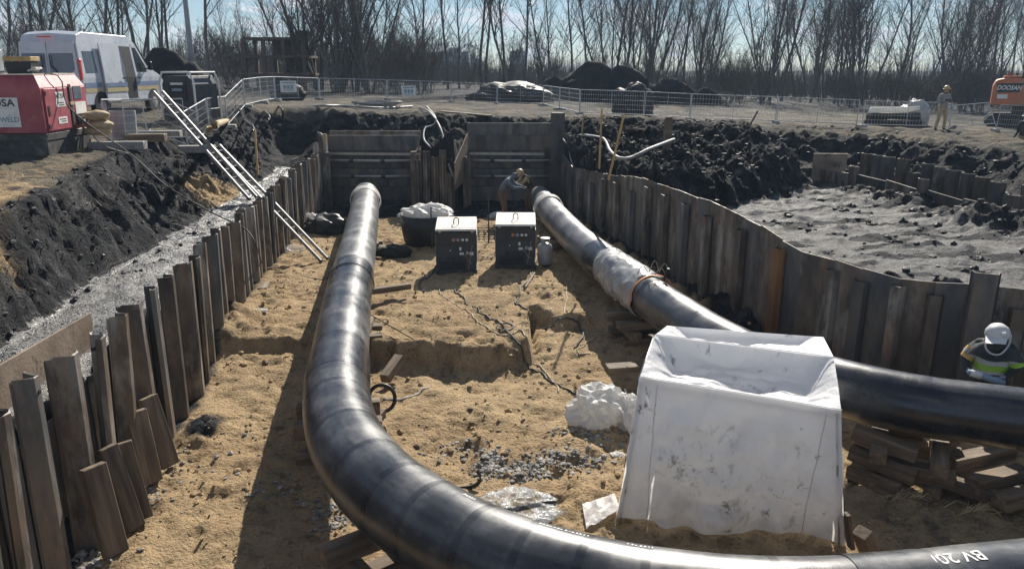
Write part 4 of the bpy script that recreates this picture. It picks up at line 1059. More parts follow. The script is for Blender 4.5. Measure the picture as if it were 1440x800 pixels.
# ------------------------------------------------------------------ welding tent
from mathutils import noise as mnoise
def nz(a, b, f=1.0, o=4, seed=0): return mnoise.fractal(Vector((a * f + seed * 3.7, b * f - seed * 1.9, seed * 5.31)), 1.0, 2.03, o) * .95
EL, ER = Pz(900, 530, 1.90), Pz(1183, 577, 1.90)
RL, RR = Pz(921, 471, 2.14), Pz(1173, 503, 2.14)
BL, BR = Pz(938, 458, 1.98), Pz(1158, 474, 1.98)
GFL, GFR = Pz(866, 738, 0.02), Pz(1187, 772, 0.02)
GBL, GBR = Vector((BL.x - .12, BL.y + .1, .02)), Vector((BR.x + .18, BR.y + .05, .02))
tent = thing('welding_tent', 'white tarpaulin welding tent with sagging roof and smudged front standing between the pipes', 'tent', (2.4, 8.6, 0))
def patch(a, b, c, d, sag=0.0, wr=.02, seed=0, hem=None, nu=60, nv=50, out=0.0, pleat=0.0):
    """cloth stretched between a-b (top edge) and d-c (bottom edge)"""
    n = (b - a).cross(d - a).normalized()
    def fn(u, v):
        p = a.lerp(b, u).lerp(d.lerp(c, u), v)
        e = (math.sin(math.pi * u) ** .6) * (math.sin(math.pi * min(1, v)) ** .6 if hem is None else min(1, v * 3))
        p = p - Vector((0, 0, sag * min(1, 2.2 * math.sin(math.pi * u)) ** 1.4 * math.sin(math.pi * v ** .55) ** .8)) if sag else p
        w = nz(u * 2.2 + v * 1.1, v * 2.6 - u * .9, 1.0, 3, seed) * .8 + .55 * (1 - abs(nz(u * 3.5 + v * 2, v * 2.2 - u * 1.5, 1.1, 3, seed + 2)) * 2.2)
        w2 = .3 * nz(u * 9 + v * 4, v * 8 - u * 3, 1.0, 3, seed + 4)
        p = p + n * ((w + w2) * wr * e + (.07 * math.sin(u * 13 + v * 5 + 4 * nz(u * 2, v * 2, 1, 2, seed + 9)) * v * math.sin(math.pi * u) if hem else 0) + out * math.sin(math.pi * v) * .5)
        if pleat: p = p + n * pleat * v * v * (math.sin(u * 17 + nz(u * 3, v, 1, 2, seed) * 3) + .6 * math.sin(u * 39 + 2))
        if hem: p = p + Vector((0, 0, hem(u) * v ** 3))
        return p
    return MB().grid(fn, nu, nv)
patch(EL, ER, GFR, GFL, 0, .17, 70, hem=lambda u: .05 + .04 * math.sin(u * 9 + 1) + .02 * math.sin(u * 21), pleat=.04).build('front_wall', 'tent_cloth', tent, smooth=True)
patch(RL, RR, ER, EL, .20, .06, 72).build('roof', 'tent_cloth', tent, smooth=True)
patch(BL, BR, RR, RL, .12, .05, 74, nv=36).build('rear_roof', 'tent_cloth', tent, smooth=True)
patch(BR, BL, GBL, GBR, 0, .04, 76, hem=lambda u: .05, pleat=.02, nu=40, nv=30).build('rear_wall', 'tent_cloth', tent, smooth=True)
def side(E_, R_, B2, GB, GF, name, seed):
    def top(u): return E_.lerp(R_, u * 2) if u < .5 else R_.lerp(B2, u * 2 - 1)
    sgn = 1 if name == 'right_wall' else -1
    def fn(u, v):
        p = top(u).lerp(GF.lerp(GB, u), v)
        w = nz(u * 2.5, v * 2.6, 1.2, 4, seed)
        return p + Vector((1, .2, 0)) * sgn * (w * .05 * (.3 + v) + .03 * v * v * math.sin(u * 16))
    MB().grid(fn, 36, 40).build('side_wall', 'tent_cloth', tent, smooth=True)
side(EL, RL, BL, GBL, GFL, 'left_wall', 80); side(ER, RR, BR, GBR, GFR, 'right_wall', 83)
for a, b in ((EL, GFL), (ER, GFR), (BL, GBL), (BR, GBR)):
    i = (Vector((2.4, 8.6, 0)) - a); i.z = 0; i.normalize()
    MB().tube([b + i * .06 + Vector((0, 0, .0)), a + i * .05 + Vector((0, 0, -.03))], .016, 8).build('pole', 'galv', tent, smooth=True)
for a, b in ((EL, ER), (RL, RR), (BL, BR), (EL, RL), (RL, BL), (ER, RR), (RR, BR)):
    MB().tube([a + Vector((0, .07, -.07)), b + Vector((0, .07, -.07))], .016, 8).build('rail', 'galv', tent, smooth=True)
# seams piped along the edges
for a, b, s_ in ((EL, ER, 0), (RL, RR, 1), (EL.lerp(ER, .09), GFL.lerp(GFR, .13), 2), (EL.lerp(ER, .93), GFL.lerp(GFR, .80), 3)):
    pts = [a.lerp(b, k_ / 16) + Vector((0, -.012 - (.03 if s_ > 1 else 0), .014 if s_ < 2 else 0)) + Vector((nz(k_ * .4, s_, 1, 2, 5) * .015, nz(k_ * .4, s_ + 3, 1, 2, 5) * .012, 0)) for k_ in range(17)]
    MB().tube(pts, .006, 5).build('seam', 'tent_cloth', tent, smooth=True)
# hem flap trailing at the left corner
def flap(u, v): return GFL + Vector((-.42 * u + .06, .1 + .55 * v - .25 * u, .03 + .06 * abs(nz(u * 4, v * 4, 1, 3, 90)) + .12 * (1 - u) * (1 - v)))
MB().grid(flap, 16, 16).build('hem_flap', 'tent_cloth', tent, smooth=True)

def crumple(name, label, cat, m, c, d, seed, flat=.45, res=5, rough=.55, solid=.006, group=None, parts=None):
    """crumpled film or sheet: a folded, noisy shell that rests on the ground"""
    bm_ = bmesh.new(); bmesh.ops.create_icosphere(bm_, subdivisions=res, radius=1)
    P = np.array([v.co[:] for v in bm_.verts]); F = [tuple(v.index for v in f.verts) for f in bm_.faces]; bm_.free()
    x, y, z = P.T
    k = 1 + rough * (.7 * (ridged(x * 1.3 + z, y * 1.3 - z * .7, 1.0, 3, seed) - .5) + .6 * fbm(x + z * 1.3, y - z, 1.1, 4, seed + 3)) + .30 * rough * ridged(x * 2.2 + z * 1.7, y * 2.2 + z, 1.5, 2, seed + 5)
    Q = P * k[:, None] * np.array(d); Q[:, 2] = np.maximum(Q[:, 2], -flat * d[2]) + flat * d[2]
    Q = Q + np.array(c)
    mb = MB(); mb.add([tuple(q) for q in Q], F)
    return tag(mb.build(name, m, loc=c, smooth=not name.startswith('plastic'), solid=0), label, cat, group)
def gp(px, py, z=0.0):
    p = Pz(px, py, z); p.z = gz(p.x, p.y); p = Pz(px, py, p.z); p.z = gz(p.x, p.y); return p
q = gp(845, 590); crumple('plastic_bag', 'crumpled translucent white plastic sheeting tied with grey straps left of the tent', 'plastic sheet', 'white_film', q, (.42, .40, .34), 3, .5, 4)
q2 = gp(884, 600); crumple('plastic_bag', 'smaller lump of white plastic touching the left side of the tent', 'plastic sheet', 'white_film', q2, (.16, .30, .30), 8, .5, 4)
mb = MB(); mb.tube(arc([q + Vector((.33, -.18, .02)), q + Vector((.40, -.12, .34)), q + Vector((.36, .1, .46))], 10), .018, 5)
tag(mb.build('grey_strap', 'dark_frame', loc=q), 'grey strap hanging on the plastic sheeting by the tent', 'strap')
q = gp(728, 718); crumple('clear_plastic_film', 'clear crumpled plastic film lying behind the foreground pipe bend', 'plastic film', 'clear_film', q, (.42, .32, .15), 13, .5)
mb = MB()
pts = arc([q + Vector((-.42, -.03, .06)), q + Vector((-.1, -.16, .14)), q + Vector((.25, -.06, .16)), q + Vector((.46, .02, .13))], 14)
for a, b in zip(pts, pts[1:]): mb.beam(a, b, .012, .07)
tag(mb.build('black_strap', 'black_rubber', loc=q), 'flat black strap curled across the clear plastic film', 'strap')
q = gp(667, 690); mb = MB(); pts = arc([q + Vector((-.2, 0, .03)), q + Vector((0, .03, .05)), q + Vector((.08, .1, .12)), q + Vector((.03, .16, .20))], 10)
for a, b in zip(pts, pts[1:]): mb.beam(a, b, .012, .06)
tag(mb.build('rubber_strip', 'black_rubber', loc=q), 'short curled black rubber strip on the sand near the pipe bend', 'rubber strip')
for (px, py, d, sd_, lab, m) in ((868, 640, (.10, .06, .03), 5, 'small scrap of white paper on the sand left of the tent', 'white_film'),
                                (434, 315, (.30, .26, .26), 21, 'pale plastic bag leaning on the far left piles', 'white_film'),
                                (452, 316, (.22, .2, .2), 23, 'round white plastic bundle beside the black tarpaulin heap', 'white_film'),
                                (478, 325, (.16, .14, .22), 25, 'white plastic scrap standing up beside the left pipe', 'white_film'),
                                (404, 352, (.45, .25, .07), 27, 'flattened pale plastic sheet at the foot of the ladder', 'clear_film'),
                                (703, 306, (.35, .18, .16), 29, 'grey plastic heap at the feet of the two welders', 'white_film'),
                                (366, 440, (.14, .07, .03), 31, 'small curled white scrap on the sand left of the pipe', 'white_film')):
    crumple('plastic_scrap', lab, 'plastic sheet', m, gp(px, py, .3), d, sd_, .4, 4)
q = gp(458, 328, .4); crumple('black_tarpaulin', 'heap of black tarpaulin between the far left piles and the pipe', 'tarpaulin', 'black_rubber', q, (.62, .42, .36), 33, .35, 4)
q = gp(553, 360, .4); crumple('torn_sacking', 'dark torn sacking lying on the sand right of the left pipe', 'sacking', 'peat_clod', q, (.42, .2, .2), 35, .4, 4)
# black tub with white sheet slumped over it
q = gp(598, 345, .4)
tub = thing('black_tub', 'large black rubber tub left of the welding sets', 'tub', q)
mb = MB(); mb.lathe([(.50, 0), (.60, .12), (.66, .5), (.68, .85), (.62, .86), (.58, .5), (.45, .2)], q + Vector((0, .1, 0)), 26); mb.build('shell', 'black_rubber', tub, smooth=True)
crumple('white_tarpaulin', 'white tarpaulin bundled on top of the black tub', 'tarpaulin', 'white_film', q + Vector((.05, .1, .78)), (.62, .5, .26), 41, .3)
for px, py, h, lab in ((607, 348, 1.15, 'thin upright rod beside the black tub'), (687, 342, 1.25, 'thin upright rod between the two welding sets')):
    p = gp(px, py, .4); mb = MB(); mb.tube([p + Vector((0, 0, -.05)), p + Vector((.01, 0, h))], .018, 6)
    if px > 650: mb.tube(arc([p + Vector((0, 0, .12)), p + Vector((.02, -.05, .02)), p + Vector((.16, -.06, .03))], 8), .02, 6)
    tag(mb.build('steel_rod', 'dark_frame', loc=p), lab, 'rod')

# ------------------------------------------------------------------ welding sets
def welder(label, px, py, w, rz):
    p = gp(px, py, .4); r = thing('welding_set', label, 'welding machine', p, 'welding sets on the sand', local=True, rz=rz)
    d, h = .95, 1.18; x = w / 2
    MB().box((0, 0, .05), (w + .04, d + .04, .10)).build('base_frame', 'dark_frame', r, bevel=.01)
    # body: front face leans back a little
    mb = MB(); mb.add([(-x, -d / 2, .1), (x, -d / 2, .1), (x, d / 2, .1), (-x, d / 2, .1), (-x, -d / 2 + .07, h - .1), (x, -d / 2 + .07, h - .1), (x, d / 2, h - .1), (-x, d / 2, h - .1)],
                      [(0, 3, 2, 1), (4, 5, 6, 7), (0, 1, 5, 4), (1, 2, 6, 5), (2, 3, 7, 6), (3, 0, 4, 7)])
    mb.build('housing', 'navy_panel', r, bevel=.012)
    mb = MB(); mb.add([(-x - .015, -d / 2 - .02, h - .1), (x + .015, -d / 2 - .02, h - .1), (x + .015, d / 2, h - .06), (-x - .015, d / 2, h - .06), (-x + .0, -d / 2 + .06, h - .05), (x - .0, -d / 2 + .06, h - .05), (x - .0, d / 2 - .02, h + .06), (-x + .0, d / 2 - .02, h + .06)],
                      [(0, 3, 2, 1), (4, 5, 6, 7), (0, 1, 5, 4), (1, 2, 6, 5), (2, 3, 7, 6), (3, 0, 4, 7)])
    mb.build('canopy', 'cream_top', r, bevel=.006)
    MB().box((0, -d / 2 - .01, h - .085), (w + .01, .08, .05)).build('front_trim', 'label_white', r, bevel=.006)
    pts = arc([(-.06, -.1, h - .02), (-.055, -.1, h + .10), (0, -.1, h + .14), (.055, -.1, h + .10), (.06, -.1, h - .02)], 14)
    MB().tube(pts, .014, 6).build('lifting_eye', 'dark_frame', r, smooth=True)
    def fy(z): return -d / 2 + .07 * (z - .1) / (h - .2) - .006
    fp = MB().box((0, fy(.75), .76), (w - .10, .012, .52), (R(4), 0, 0)).build('control_panel', 'navy_panel', r)
    def dial(px_, z, rad, m, nm='gauge'):
        MB().lathe([(rad, 0), (rad, .012), (rad * .7, .02)], (px_, fy(z) - .008, z), 14, axis=(0, -1, .08)).build(nm, m, r)
    for px_, z, rad, m in ((-.06, .84, .045, 'orange_machine'), (.05, .84, .045, 'ink_blue'), (.16, .84, .035, 'label_white'), (.26, .84, .035, 'label_white'), (.27, .52, .04, 'gas_grey'), (-.14, .58, .02, 'label_white')):
        dial(px_, z, rad, m)
    for px_, z, sx_, sz_ in ((.05, .985, .07, .05), (-.09, .99, .09, .04), (.2, .99, .05, .03), (.32, .99, .08, .03), (-.31, .84, .02, .06), (.10, .62, .05, .08), (.13, .50, .10, .06), (.37, .50, .09, .08), (.34, .84, .08, .015)):
        MB().box((px_, fy(z) - .006, z), (sx_, .008, sz_)).build('data_plate', 'label_white', r)
    for i in range(4): MB().lathe([(.04, 0), (.04, .03)], (-.2 + i * .14, fy(.38) - .02, .38), 10, axis=(0, -1, 0)).build('socket', 'black_rubber', r)
    mb = MB(); mb.tube(arc([(.2, fy(.5) - .02, .5), (.28, fy(.4) - .06, .36), (.38, fy(.3) - .06, .27)], 10), .007, 5); mb.tube(arc([(x - .1, fy(.7) - .01, .7), (x - .16, fy(.3) - .05, .35), (x - .2, fy(.1) - .05, .12)], 10), .007, 5)
    mb.build('lead', 'cable_pale', r)
    for i in range(6): MB().box((-.08, fy(.17 + .028 * i) - .012, .15 + .03 * i), (w * .62, .02, .010), (R(30), 0, 0)).build('vent_slat', 'dark_frame', r)
    for s_ in (-1, 1): MB().tube([(s_ * .32, fy(.66) - .01, .62), (s_ * .32, fy(.66) - .05, .63), (s_ * .32, fy(.66) - .05, .70), (s_ * .32, fy(.7) - .01, .71)], .008, 5).build('handle', 'dark_frame', r)
    for s_ in (-1, 1): MB().box((s_ * (x - .1), -d / 2 + .03, h - .13), (.05, .05, .06)).build('latch', 'galv', r)
    for s_ in (-1, 1):
        MB().box((s_ * (x + .006), 0.02, .6), (.012, d - .18, .7)).build('side_panel', 'pole_grey', r, bevel=.003)
        MB().box((s_ * (x - .06), -d / 2 - .02, .03), (.10, .10, .06)).build('foot', 'dark_frame', r)
    return r
w1_ = welder('left one of the two dark welding sets with cream tops', 643, 377, .98, R(2))
w2_ = welder('right one of the two dark welding sets, next to the gas cylinder', 725, 372, .98, R(-1))
# cable rack between the sets
p = gp(681, 352, .4); rk = thing('cable_rack', 'small black tubular rack standing between the two welding sets', 'rack', p)
mb = MB()
for z in (.32, .44, .56):
    for y in (0, .35): mb.tube([p + Vector((-.42, y, z)), p + Vector((.42, y, z))], .012, 5)
mb.build('rail', 'black_rubber', rk)
for i in range(7):
    x = -.42 + i * .14; MB().tube([p + Vector((x, 0, .28)), p + Vector((x, 0, .60))], .012, 5).build('bar', 'black_rubber', rk)
for x in (-.42, .42):
    for y in (0, .35): MB().tube([p + Vector((x, y, -.02)), p + Vector((x, y, .6))], .016, 6).build('leg', 'black_rubber', rk)
# gas cylinder
p = gp(766, 374, .4); gc = thing('gas_cylinder', 'squat grey gas cylinder standing by the right welding set', 'gas cylinder', p)
MB().lathe([(.15, 0), (.16, .02), (.17, .05), (.185, .08), (.19, .12), (.19, .44), (.175, .51), (.12, .56), (.05, .58)], p, 28).build('body', 'gas_grey', gc, smooth=True)
MB().lathe([(.192, .235), (.192, .26)], p, 28).build('weld_band', 'gas_grey', gc)
mb = MB()
for a in (R(-120), R(0), R(120)):
    c_ = p + Vector((math.cos(a) * .11, math.sin(a) * .11, .62)); mb.box(c_, (.02, .09, .14), (0, 0, a))
mb.build('guard', 'gas_grey', gc); MB().lathe([(.10, .68), (.125, .685), (.125, .70), (.10, .705)], p, 20).build('guard_ring', 'gas_grey', gc)
MB().lathe([(.022, .58), (.022, .66), (.035, .66), (.035, .69)], p, 10).build('valve', 'brass', gc)
MB().lathe([(.155, -.01), (.165, .0), (.165, .05), (.15, .05)], p, 24).build('foot_ring', 'dark_frame', gc)

# ------------------------------------------------------------------ ladders
def ladder(label, a, b, w=.38, ext=True):
    w = .30
    a, b = Vector(a), Vector(b); r = thing('aluminium_ladder', label, 'ladder', b); t = (b - a).normalized()
    s_ = t.cross(Vector((0, 0, 1))).normalized(); up = s_.cross(t)
    for k_ in (-1, 1): MB().beam(a + s_ * k_ * w / 2, b + s_ * k_ * w / 2, .045, .075, up=up).build('rail', 'alu', r)
    L = (b - a).length; n = int(L / .28)
    for i in range(n): 
        c_ = a + t * (.18 + i * .28)
        MB().tube([c_ - s_ * w / 2, c_ + s_ * w / 2], .016, 6).build('rung', 'alu', r)
    for k_ in (-1, 1): MB().box(b + s_ * k_ * w / 2 + Vector((0, 0, .01)), (.06, .1, .06)).build('rubber_foot', 'black_rubber', r)
bb = gp(456, 367, .4); ladder('long aluminium ladder reaching from the left bank down to the pit floor', Py(303, 205, 20.6), bb + Vector((0, 0, .03)), .36)
ladder('aluminium ladder lying from the fence down to the top of the left piles', Py(222, 129, 20.6), Pz(356, 279, 2.0), .36)

# ------------------------------------------------------------------ red generator
c0 = Pz(70, 218, 3.30); c1 = Pz(134, 199, 3.38)
ax = Vector((c1.x - c0.x, c1.y - c0.y, 0)); Ld = ax.length; ang = math.atan2(ax.y, ax.x) - math.pi / 2
gp_ = Vector((c0.x, c0.y, gz(c0.x, c0.y) + .02))
gen = thing('generator_set', 'faded red engine generator on a dark skid at the left edge of the pit', 'generator', gp_, local=True, rz=ang)
# local: x to the left along the front (negative), y back along the side
Lx, Hh = 3.0, 1.78; Ld = max(1.3, min(2.3, Ld))
MB().box((-Lx / 2, Ld / 2, .20), (Lx - .04, Ld - .04, .40)).build('skid', 'dark_frame', gen, bevel=.01)
MB().box((-Lx / 2, Ld / 2, .43), (Lx, Ld, .16)).build('tank_base', 'dark_frame', gen, bevel=.01)
poly = [(0.0, .52), (0.0, 1.50), (-.16, Hh), (-Lx + .16, Hh), (-Lx, 1.5), (-Lx, .52)]
mb = MB(); vs0 = [(x, -.0 if z < 1.6 else .16, z) for x, z in poly]; vs1 = [(x, Ld if z < 1.6 else Ld - .1, z) for x, z in poly]
n_ = len(poly); mb.add(vs0 + vs1, [tuple(range(n_)), tuple(range(2 * n_ - 1, n_ - 1, -1))] + [(i, n_ + i, n_ + (i + 1) % n_, (i + 1) % n_) for i in range(n_)])
mb.build('canopy', 'red_paint', gen, bevel=.012)
MB().box((-Lx / 2, Ld / 2, Hh + .012), (Lx - .3, Ld - .24, .03)).build('roof_plate', 'cream_top', gen)
d1 = MB().box((.014, Ld * .30, 1.02), (.026, Ld * .50, .92)).build('door', 'red_paint', gen, bevel=.006)
MB().box((.03, Ld * .10, 1.0), (.02, .07, .22)).build('handle', 'black_rubber', d1)
for z in (.66, 1.38):
    MB().box((.03, Ld * .065, z), (.03, .04, .09)).build('hinge', 'black_rubber', d1)
d2 = MB().box((.014, Ld * .78, 1.20), (.026, Ld * .34, .58)).build('control_door', 'red_paint', gen, bevel=.006)
MB().box((.032, Ld * .76, 1.36), (.012, Ld * .18, .30)).build('window', 'tinted_glass', d2)
MB().box((.032, Ld * .80, 1.0), (.012, Ld * .25, .28)).build('paper_notice', 'label_white', d2)
MB().box((.016, Ld * .82, .72), (.03, Ld * .26, .24)).build('socket_recess', 'black_rubber', gen)
for i in range(3): MB().lathe([(.045, 0), (.045, .05)], (.03, Ld * (.73 + .08 * i), .74), 10, axis=(1, 0, 0)).build('socket', 'gas_grey', gen)
MB().box((.034, Ld * .59, 1.06), (.03, .10, 1.0)).build('lifting_strap', 'dark_frame', gen)
MB().box((.05, Ld * .59, 1.12), (.03, .2, .07)).build('strap_buckle', 'sack', gen)
for nm, cx, cz, sx_, sz_, txt, ts in (('sticker', Ld * .36, 1.30, .42, .2, 'MOSA', .17), ('sticker', Ld * .36, 1.13, .46, .13, '', .10), ('sticker', Ld * .36, .76, .44, .15, '', .09)):
    s_ = MB().box((.030, cx, cz), (.008, sx_, sz_)).build(nm, 'label_white', gen)
    if txt: text_mb(txt, ts, lambda x, y: (.0365, cx + x * .9, cz + y), .001).build('lettering', 'ink', s_)
    else:
        for j_ in range(2): MB().box((.0355, cx + .03 * j_, cz + .025 - .05 * j_), (.004, sx_ * (.7 - .15 * j_), .022)).build('worn_print', 'dark_frame', s_)
s_ = MB().box((-.90, -.008, 1.18), (.80, .008, .24)).build('sticker', 'label_white', gen); text_mb('MOSA', .22, lambda x, y: (-.90 + x * 1.1, -.0145, 1.18 + y), .006).build('lettering', 'ink', s_)
s_ = MB().box((-1.2, -.008, .86), (1.4, .008, .40)).build('name_board', 'label_white', gen); text_mb('EUROWELD', .155, lambda x, y: (-.92 + x * .95, -.0145, .82 + y), .004).build('lettering', 'ink_blue', s_)
# welding gear on its roof
rp = gp_
def loc_g(x, y, z): return gen.matrix_basis @ Vector((x, y, z)) if False else Matrix.Translation(gp_) @ Matrix.Rotation(ang, 4, 'Z') @ Vector((x, y, z))
q = loc_g(-.62, .7, Hh + .028)
bx = thing('open_toolbox', 'black and tan toolbox on the roof of the red generator', 'toolbox', q, local=True, rz=ang)
MB().box((0, 0, .13), (.52, .38, .26), None, 0, 1.08).build('tray', 'black_rubber', bx, bevel=.01); MB().box((0, 0, .32), (.60, .44, .10)).build('lid', 'wood_stake', bx, bevel=.01); MB().box((.28, -.05, .09), (.2, .3, .04), (0, R(-20), 0)).build('flap', 'gas_grey', bx)
q = loc_g(-1.35, .7, Hh + .028)
bx = thing('wire_feeder', 'grey open-framed wire feeder on the generator roof at the left edge', 'wire feeder', q, local=True, rz=ang)
for x in (-.2, .2):
    MB().box((x, 0, .26), (.07, .42, .52)).build('side_plate', 'pole_grey', bx, bevel=.02)
MB().box((0, 0, .50), (.46, .42, .05)).build('top_plate', 'pole_grey', bx, bevel=.01); MB().box((0, .1, .12), (.34, .2, .22)).build('motor', 'black_rubber', bx, bevel=.02); MB().lathe([(.11, -.04), (.11, .04)], (0, -.05, .28), 14, axis=(1, 0, 0)).build('wire_spool', 'gas_grey', bx)
q = loc_g(-.95, .6, Hh + .03); mb = MB(); mb.tube(arc([q + Vector((-.3, 0, .02)), q + Vector((-.1, .1, .04)), q + Vector((.1, -.05, .03)), q + Vector((.3, .05, .03))], 14), .025, 6)
tag(mb.build('hose_piece', 'hose_pale', loc=q, smooth=True), 'short pale hose lying on the roof of the red generator', 'hose')
# sacks behind the generator
for i, (px, py) in enumerate(((137, 170), (141, 183), (139, 191))):
    q = Py(px, py, 19.6); q.z = max(q.z, gz(q.x, q.y)); mb = MB(); mb.blob((q.x, q.y, q.z + .12), (.30, .26, .13), 51 + i, .2, 3)
    tag(mb.build('sand_sack', 'sack', loc=q, smooth=True), ('topmost of the three tan sacks behind the red generator', 'middle one of the three tan sacks behind the red generator', 'lowest of the three tan sacks behind the red generator')[i], 'sack')

# ------------------------------------------------------------------ cables, hoses, ropes
def line(name, label, cat, pts, r, m, n=80, ground=True, seed=0, wob=.05, group=None, sides=5):
    P = []
    for i, q in enumerate(arc(pts, n)):
        if ground:
            q = q + Vector((nz(i * .06, seed, 1, 2, 7) * wob * 2, nz(i * .06, seed + 9, 1, 2, 7) * wob * 2, 0)); q.z = gz(q.x, q.y) + r * .8 + .004
        P.append(q)
    return tag(MB().tube(P, r, sides).build(name, m, loc=P[0], smooth=True), label, cat, group)
def G(*pp): return [gp(x, y, .25) for x, y in pp]
line('welding_cable', 'pair of cables trailing from the left welding set over the ledge to the tent', 'cable', G((640, 405), (660, 430), (700, 455), (725, 490), (760, 525), (790, 545), (808, 553)), .016, 'cable', 120)
line('welding_cable', 'pale cable running beside the dark one across the sand ledge', 'cable', G((597, 385), (625, 415), (665, 445), (705, 470), (735, 500), (775, 535), (780, 550)), .012, 'cable_pale', 120, seed=2)
line('welding_cable', 'cable curving down from the right welding set to the ledge', 'cable', G((753, 372), (740, 395), (728, 420), (733, 432), (760, 440), (795, 455), (815, 465), (820, 480), (808, 492)), .018, 'cable', 110, seed=3)
line('rope', 'pale rope lying in an arc between the gas cylinder and the right pipe', 'rope', G((803, 378), (800, 415), (790, 440), (775, 450), (768, 449)), .012, 'cable_pale', 60, seed=4)
line('rope', 'loop of pale rope lying on the sand right of the ledge', 'rope', G((840, 478), (820, 485), (812, 495), (818, 502), (830, 500)), .012, 'cable_pale', 50, seed=5)
line('cable', 'coil of thin cable lying at the corner of the sand ledge', 'cable', [gp(710 + 12 * math.cos(a), 460 + 5 * math.sin(a), .4) for a in np.linspace(0, 4.5 * math.pi, 30)], .010, 'cable', 80, seed=6, wob=.01)
line('cable', 'dark lead lying on the sand between the tub and the left welding set', 'cable', G((615, 372), (600, 392), (590, 405), (594, 412)), .02, 'cable', 40, seed=8)
line('stick', 'long pale stick lying on the sand right of the right welding set', 'stick', [gp(752, 385, .4) + Vector((0, 0, .03)), gp(738, 410, .4) + Vector((0, 0, .05))], .03, 'timber', 12, False)
line('white_strip', 'thin white strip lying on the sand right of the left pipe bend', 'strip', G((540, 561), (560, 560), (580, 556), (605, 548)), .014, 'white_film', 40, seed=9)
q = Pz(537, 560, .34)
mb = MB(); mb.tube([q + Vector((.2 * math.cos(a), .05 * math.sin(a), .2 * math.sin(a) + .0)) for a in np.linspace(0, 2 * math.pi, 30)], .03, 8)
tag(mb.build('hose_ring', 'black_rubber', loc=q, smooth=True), 'black hose ring propped against the timbers of the left pipe', 'hose')
# tie cable on the left pipe
i_ = near_i(path1, 493, 402); p, t, a, b = pipe_frames(path1)[i_]
pts = [p + (a * math.cos(th) + b * math.sin(th)) * (PR + .03) for th in np.linspace(R(190), R(5), 20)] + [p + a * (PR + .5) + Vector((.1, -.5, -.1)), gp(582, 482, .3)]
pts[-2] = pts[-3].lerp(pts[-1], .5) - Vector((0, 0, .05))
tag(MB().tube(pts, .011, 5).build('tie_rope', 'cable', loc=p, smooth=True), 'thin dark rope looped over the left pipe and pegged to the sand', 'rope')
# long cable from the generator across the bank into the pit
a = loc_g(-.3, .5, Hh + .04); pts = [a, loc_g(.06, .9, Hh - .05), loc_g(.25, .8, 1.0), Pz(185, 218, 3.25), Pz(235, 262, 2.85), Pz(300, 300, 2.2), Pz(345, 322, 1.98), Pz(362, 350, 1.6), gp(372, 372, .4), gp(400, 385, .4), gp(470, 395, .4)]
line('power_cable', 'thin dark cable running from the red generator down the bank into the pit', 'cable', pts, .016, 'cable', 90, False)
pts = [loc_g(.06, Ld * .8, .7), loc_g(.35, Ld * .7, .3), Pz(146, 205, 3.35), Pz(165, 212, 3.3), Pz(180, 216, 3.3)]
line('power_cable', 'pale lead plugged into the socket recess of the red generator', 'cable', pts, .02, 'hose_pale', 40, False)
pts = [Pz(135, 283, 2.9), Pz(150, 296, 2.6), Pz(168, 307, 2.35)]
line('stick', 'thin pale root sticking out of the left bank', 'stick', pts, .012, 'cable_pale', 14, False)
# hoses on the far bank
def U_(px, py, y, dz=0.0): q = Py(px, py, y); q.z = gz(q.x, q.y) + dz; return q
def onup(px, py, dz=.04):
    q = Pz(px, py, 3.3)
    for _ in range(4): q = Pz(px, py, gz(q.x, q.y) + dz)
    return q
line('drain_hose', 'pale fat hose lying along the top of the left bank by the fence', 'hose', [onup(*v_, .08) for v_ in ((294, 182), (310, 173), (330, 167), (350, 160), (364, 152))], .085, 'sack', 40, False)
for i, (v0, lab) in enumerate((((300, 165, 330, 163, 352, 175, 360, 192), 'dark hose arching over the left bank nearest the ladder'), ((340, 156, 362, 152, 376, 160, 380, 176), 'dark hose arching over the left bank beside the fat pale hose'), ((365, 150, 384, 146, 395, 152, 398, 168), 'dark hose arching over the corner of the left bank'))):
    pts = [onup(v0[0], v0[1], .08), onup(v0[2], v0[3], .25), Py(v0[4], v0[5], 24.5 + 2 * i), Py(v0[6], v0[7], 24.3 + 2 * i)]
    line('drain_hose', lab, 'hose', pts, .04, 'black_rubber', 30, False)
line('drain_hose', 'long dark hose lying along the far edge of the pit below the fence', 'hose', [onup(x, y, .06) for x, y in ((424, 151), (450, 149), (480, 149), (510, 151), (545, 152), (580, 150))], .05, 'hose_pale', 60, False)
mb = MB(); c_ = onup(530, 149, .08)
for k_ in range(4): mb.tube([c_ + Vector((math.cos(a) * (.75 + .12 * k_), math.sin(a) * (.55 + .07 * k_), .05 * k_ + .03 * math.sin(3 * a + k_))) for a in np.linspace(0, 2 * math.pi, 30)], .045, 6)
tag(mb.build('hose_coil', 'hose_pale', loc=c_, smooth=True), 'coil of pale hose lying at the far edge of the pit', 'hose')
line('drain_hose', 'pale hose hanging over the divider between the shored bays', 'hose', [onup(590, 151, .06), onup(604, 158, .1), Py(618, 178, 29.3), Py(626, 205, 28.4), Py(630, 228, 27.2), Py(638, 250, 26.7)], .04, 'hose_pale', 40, False)
line('drain_hose', 'grey hose looped beside the pale one on the divider', 'hose', [onup(600, 150, .06), Py(612, 165, 30.3), Py(610, 176, 29.6), Py(598, 180, 29.2), Py(596, 196, 28.4), Py(606, 208, 27.6)], .035, 'hose_pale', 40, False)
line('drain_hose', 'pale hose end bent over the left corner post of the shoring', 'hose', [Py(447, 187, 28.4), Py(452, 190, 28.3), Py(457, 202, 28.2), Py(459, 216, 28.1)], .05, 'hose_pale', 20, False)
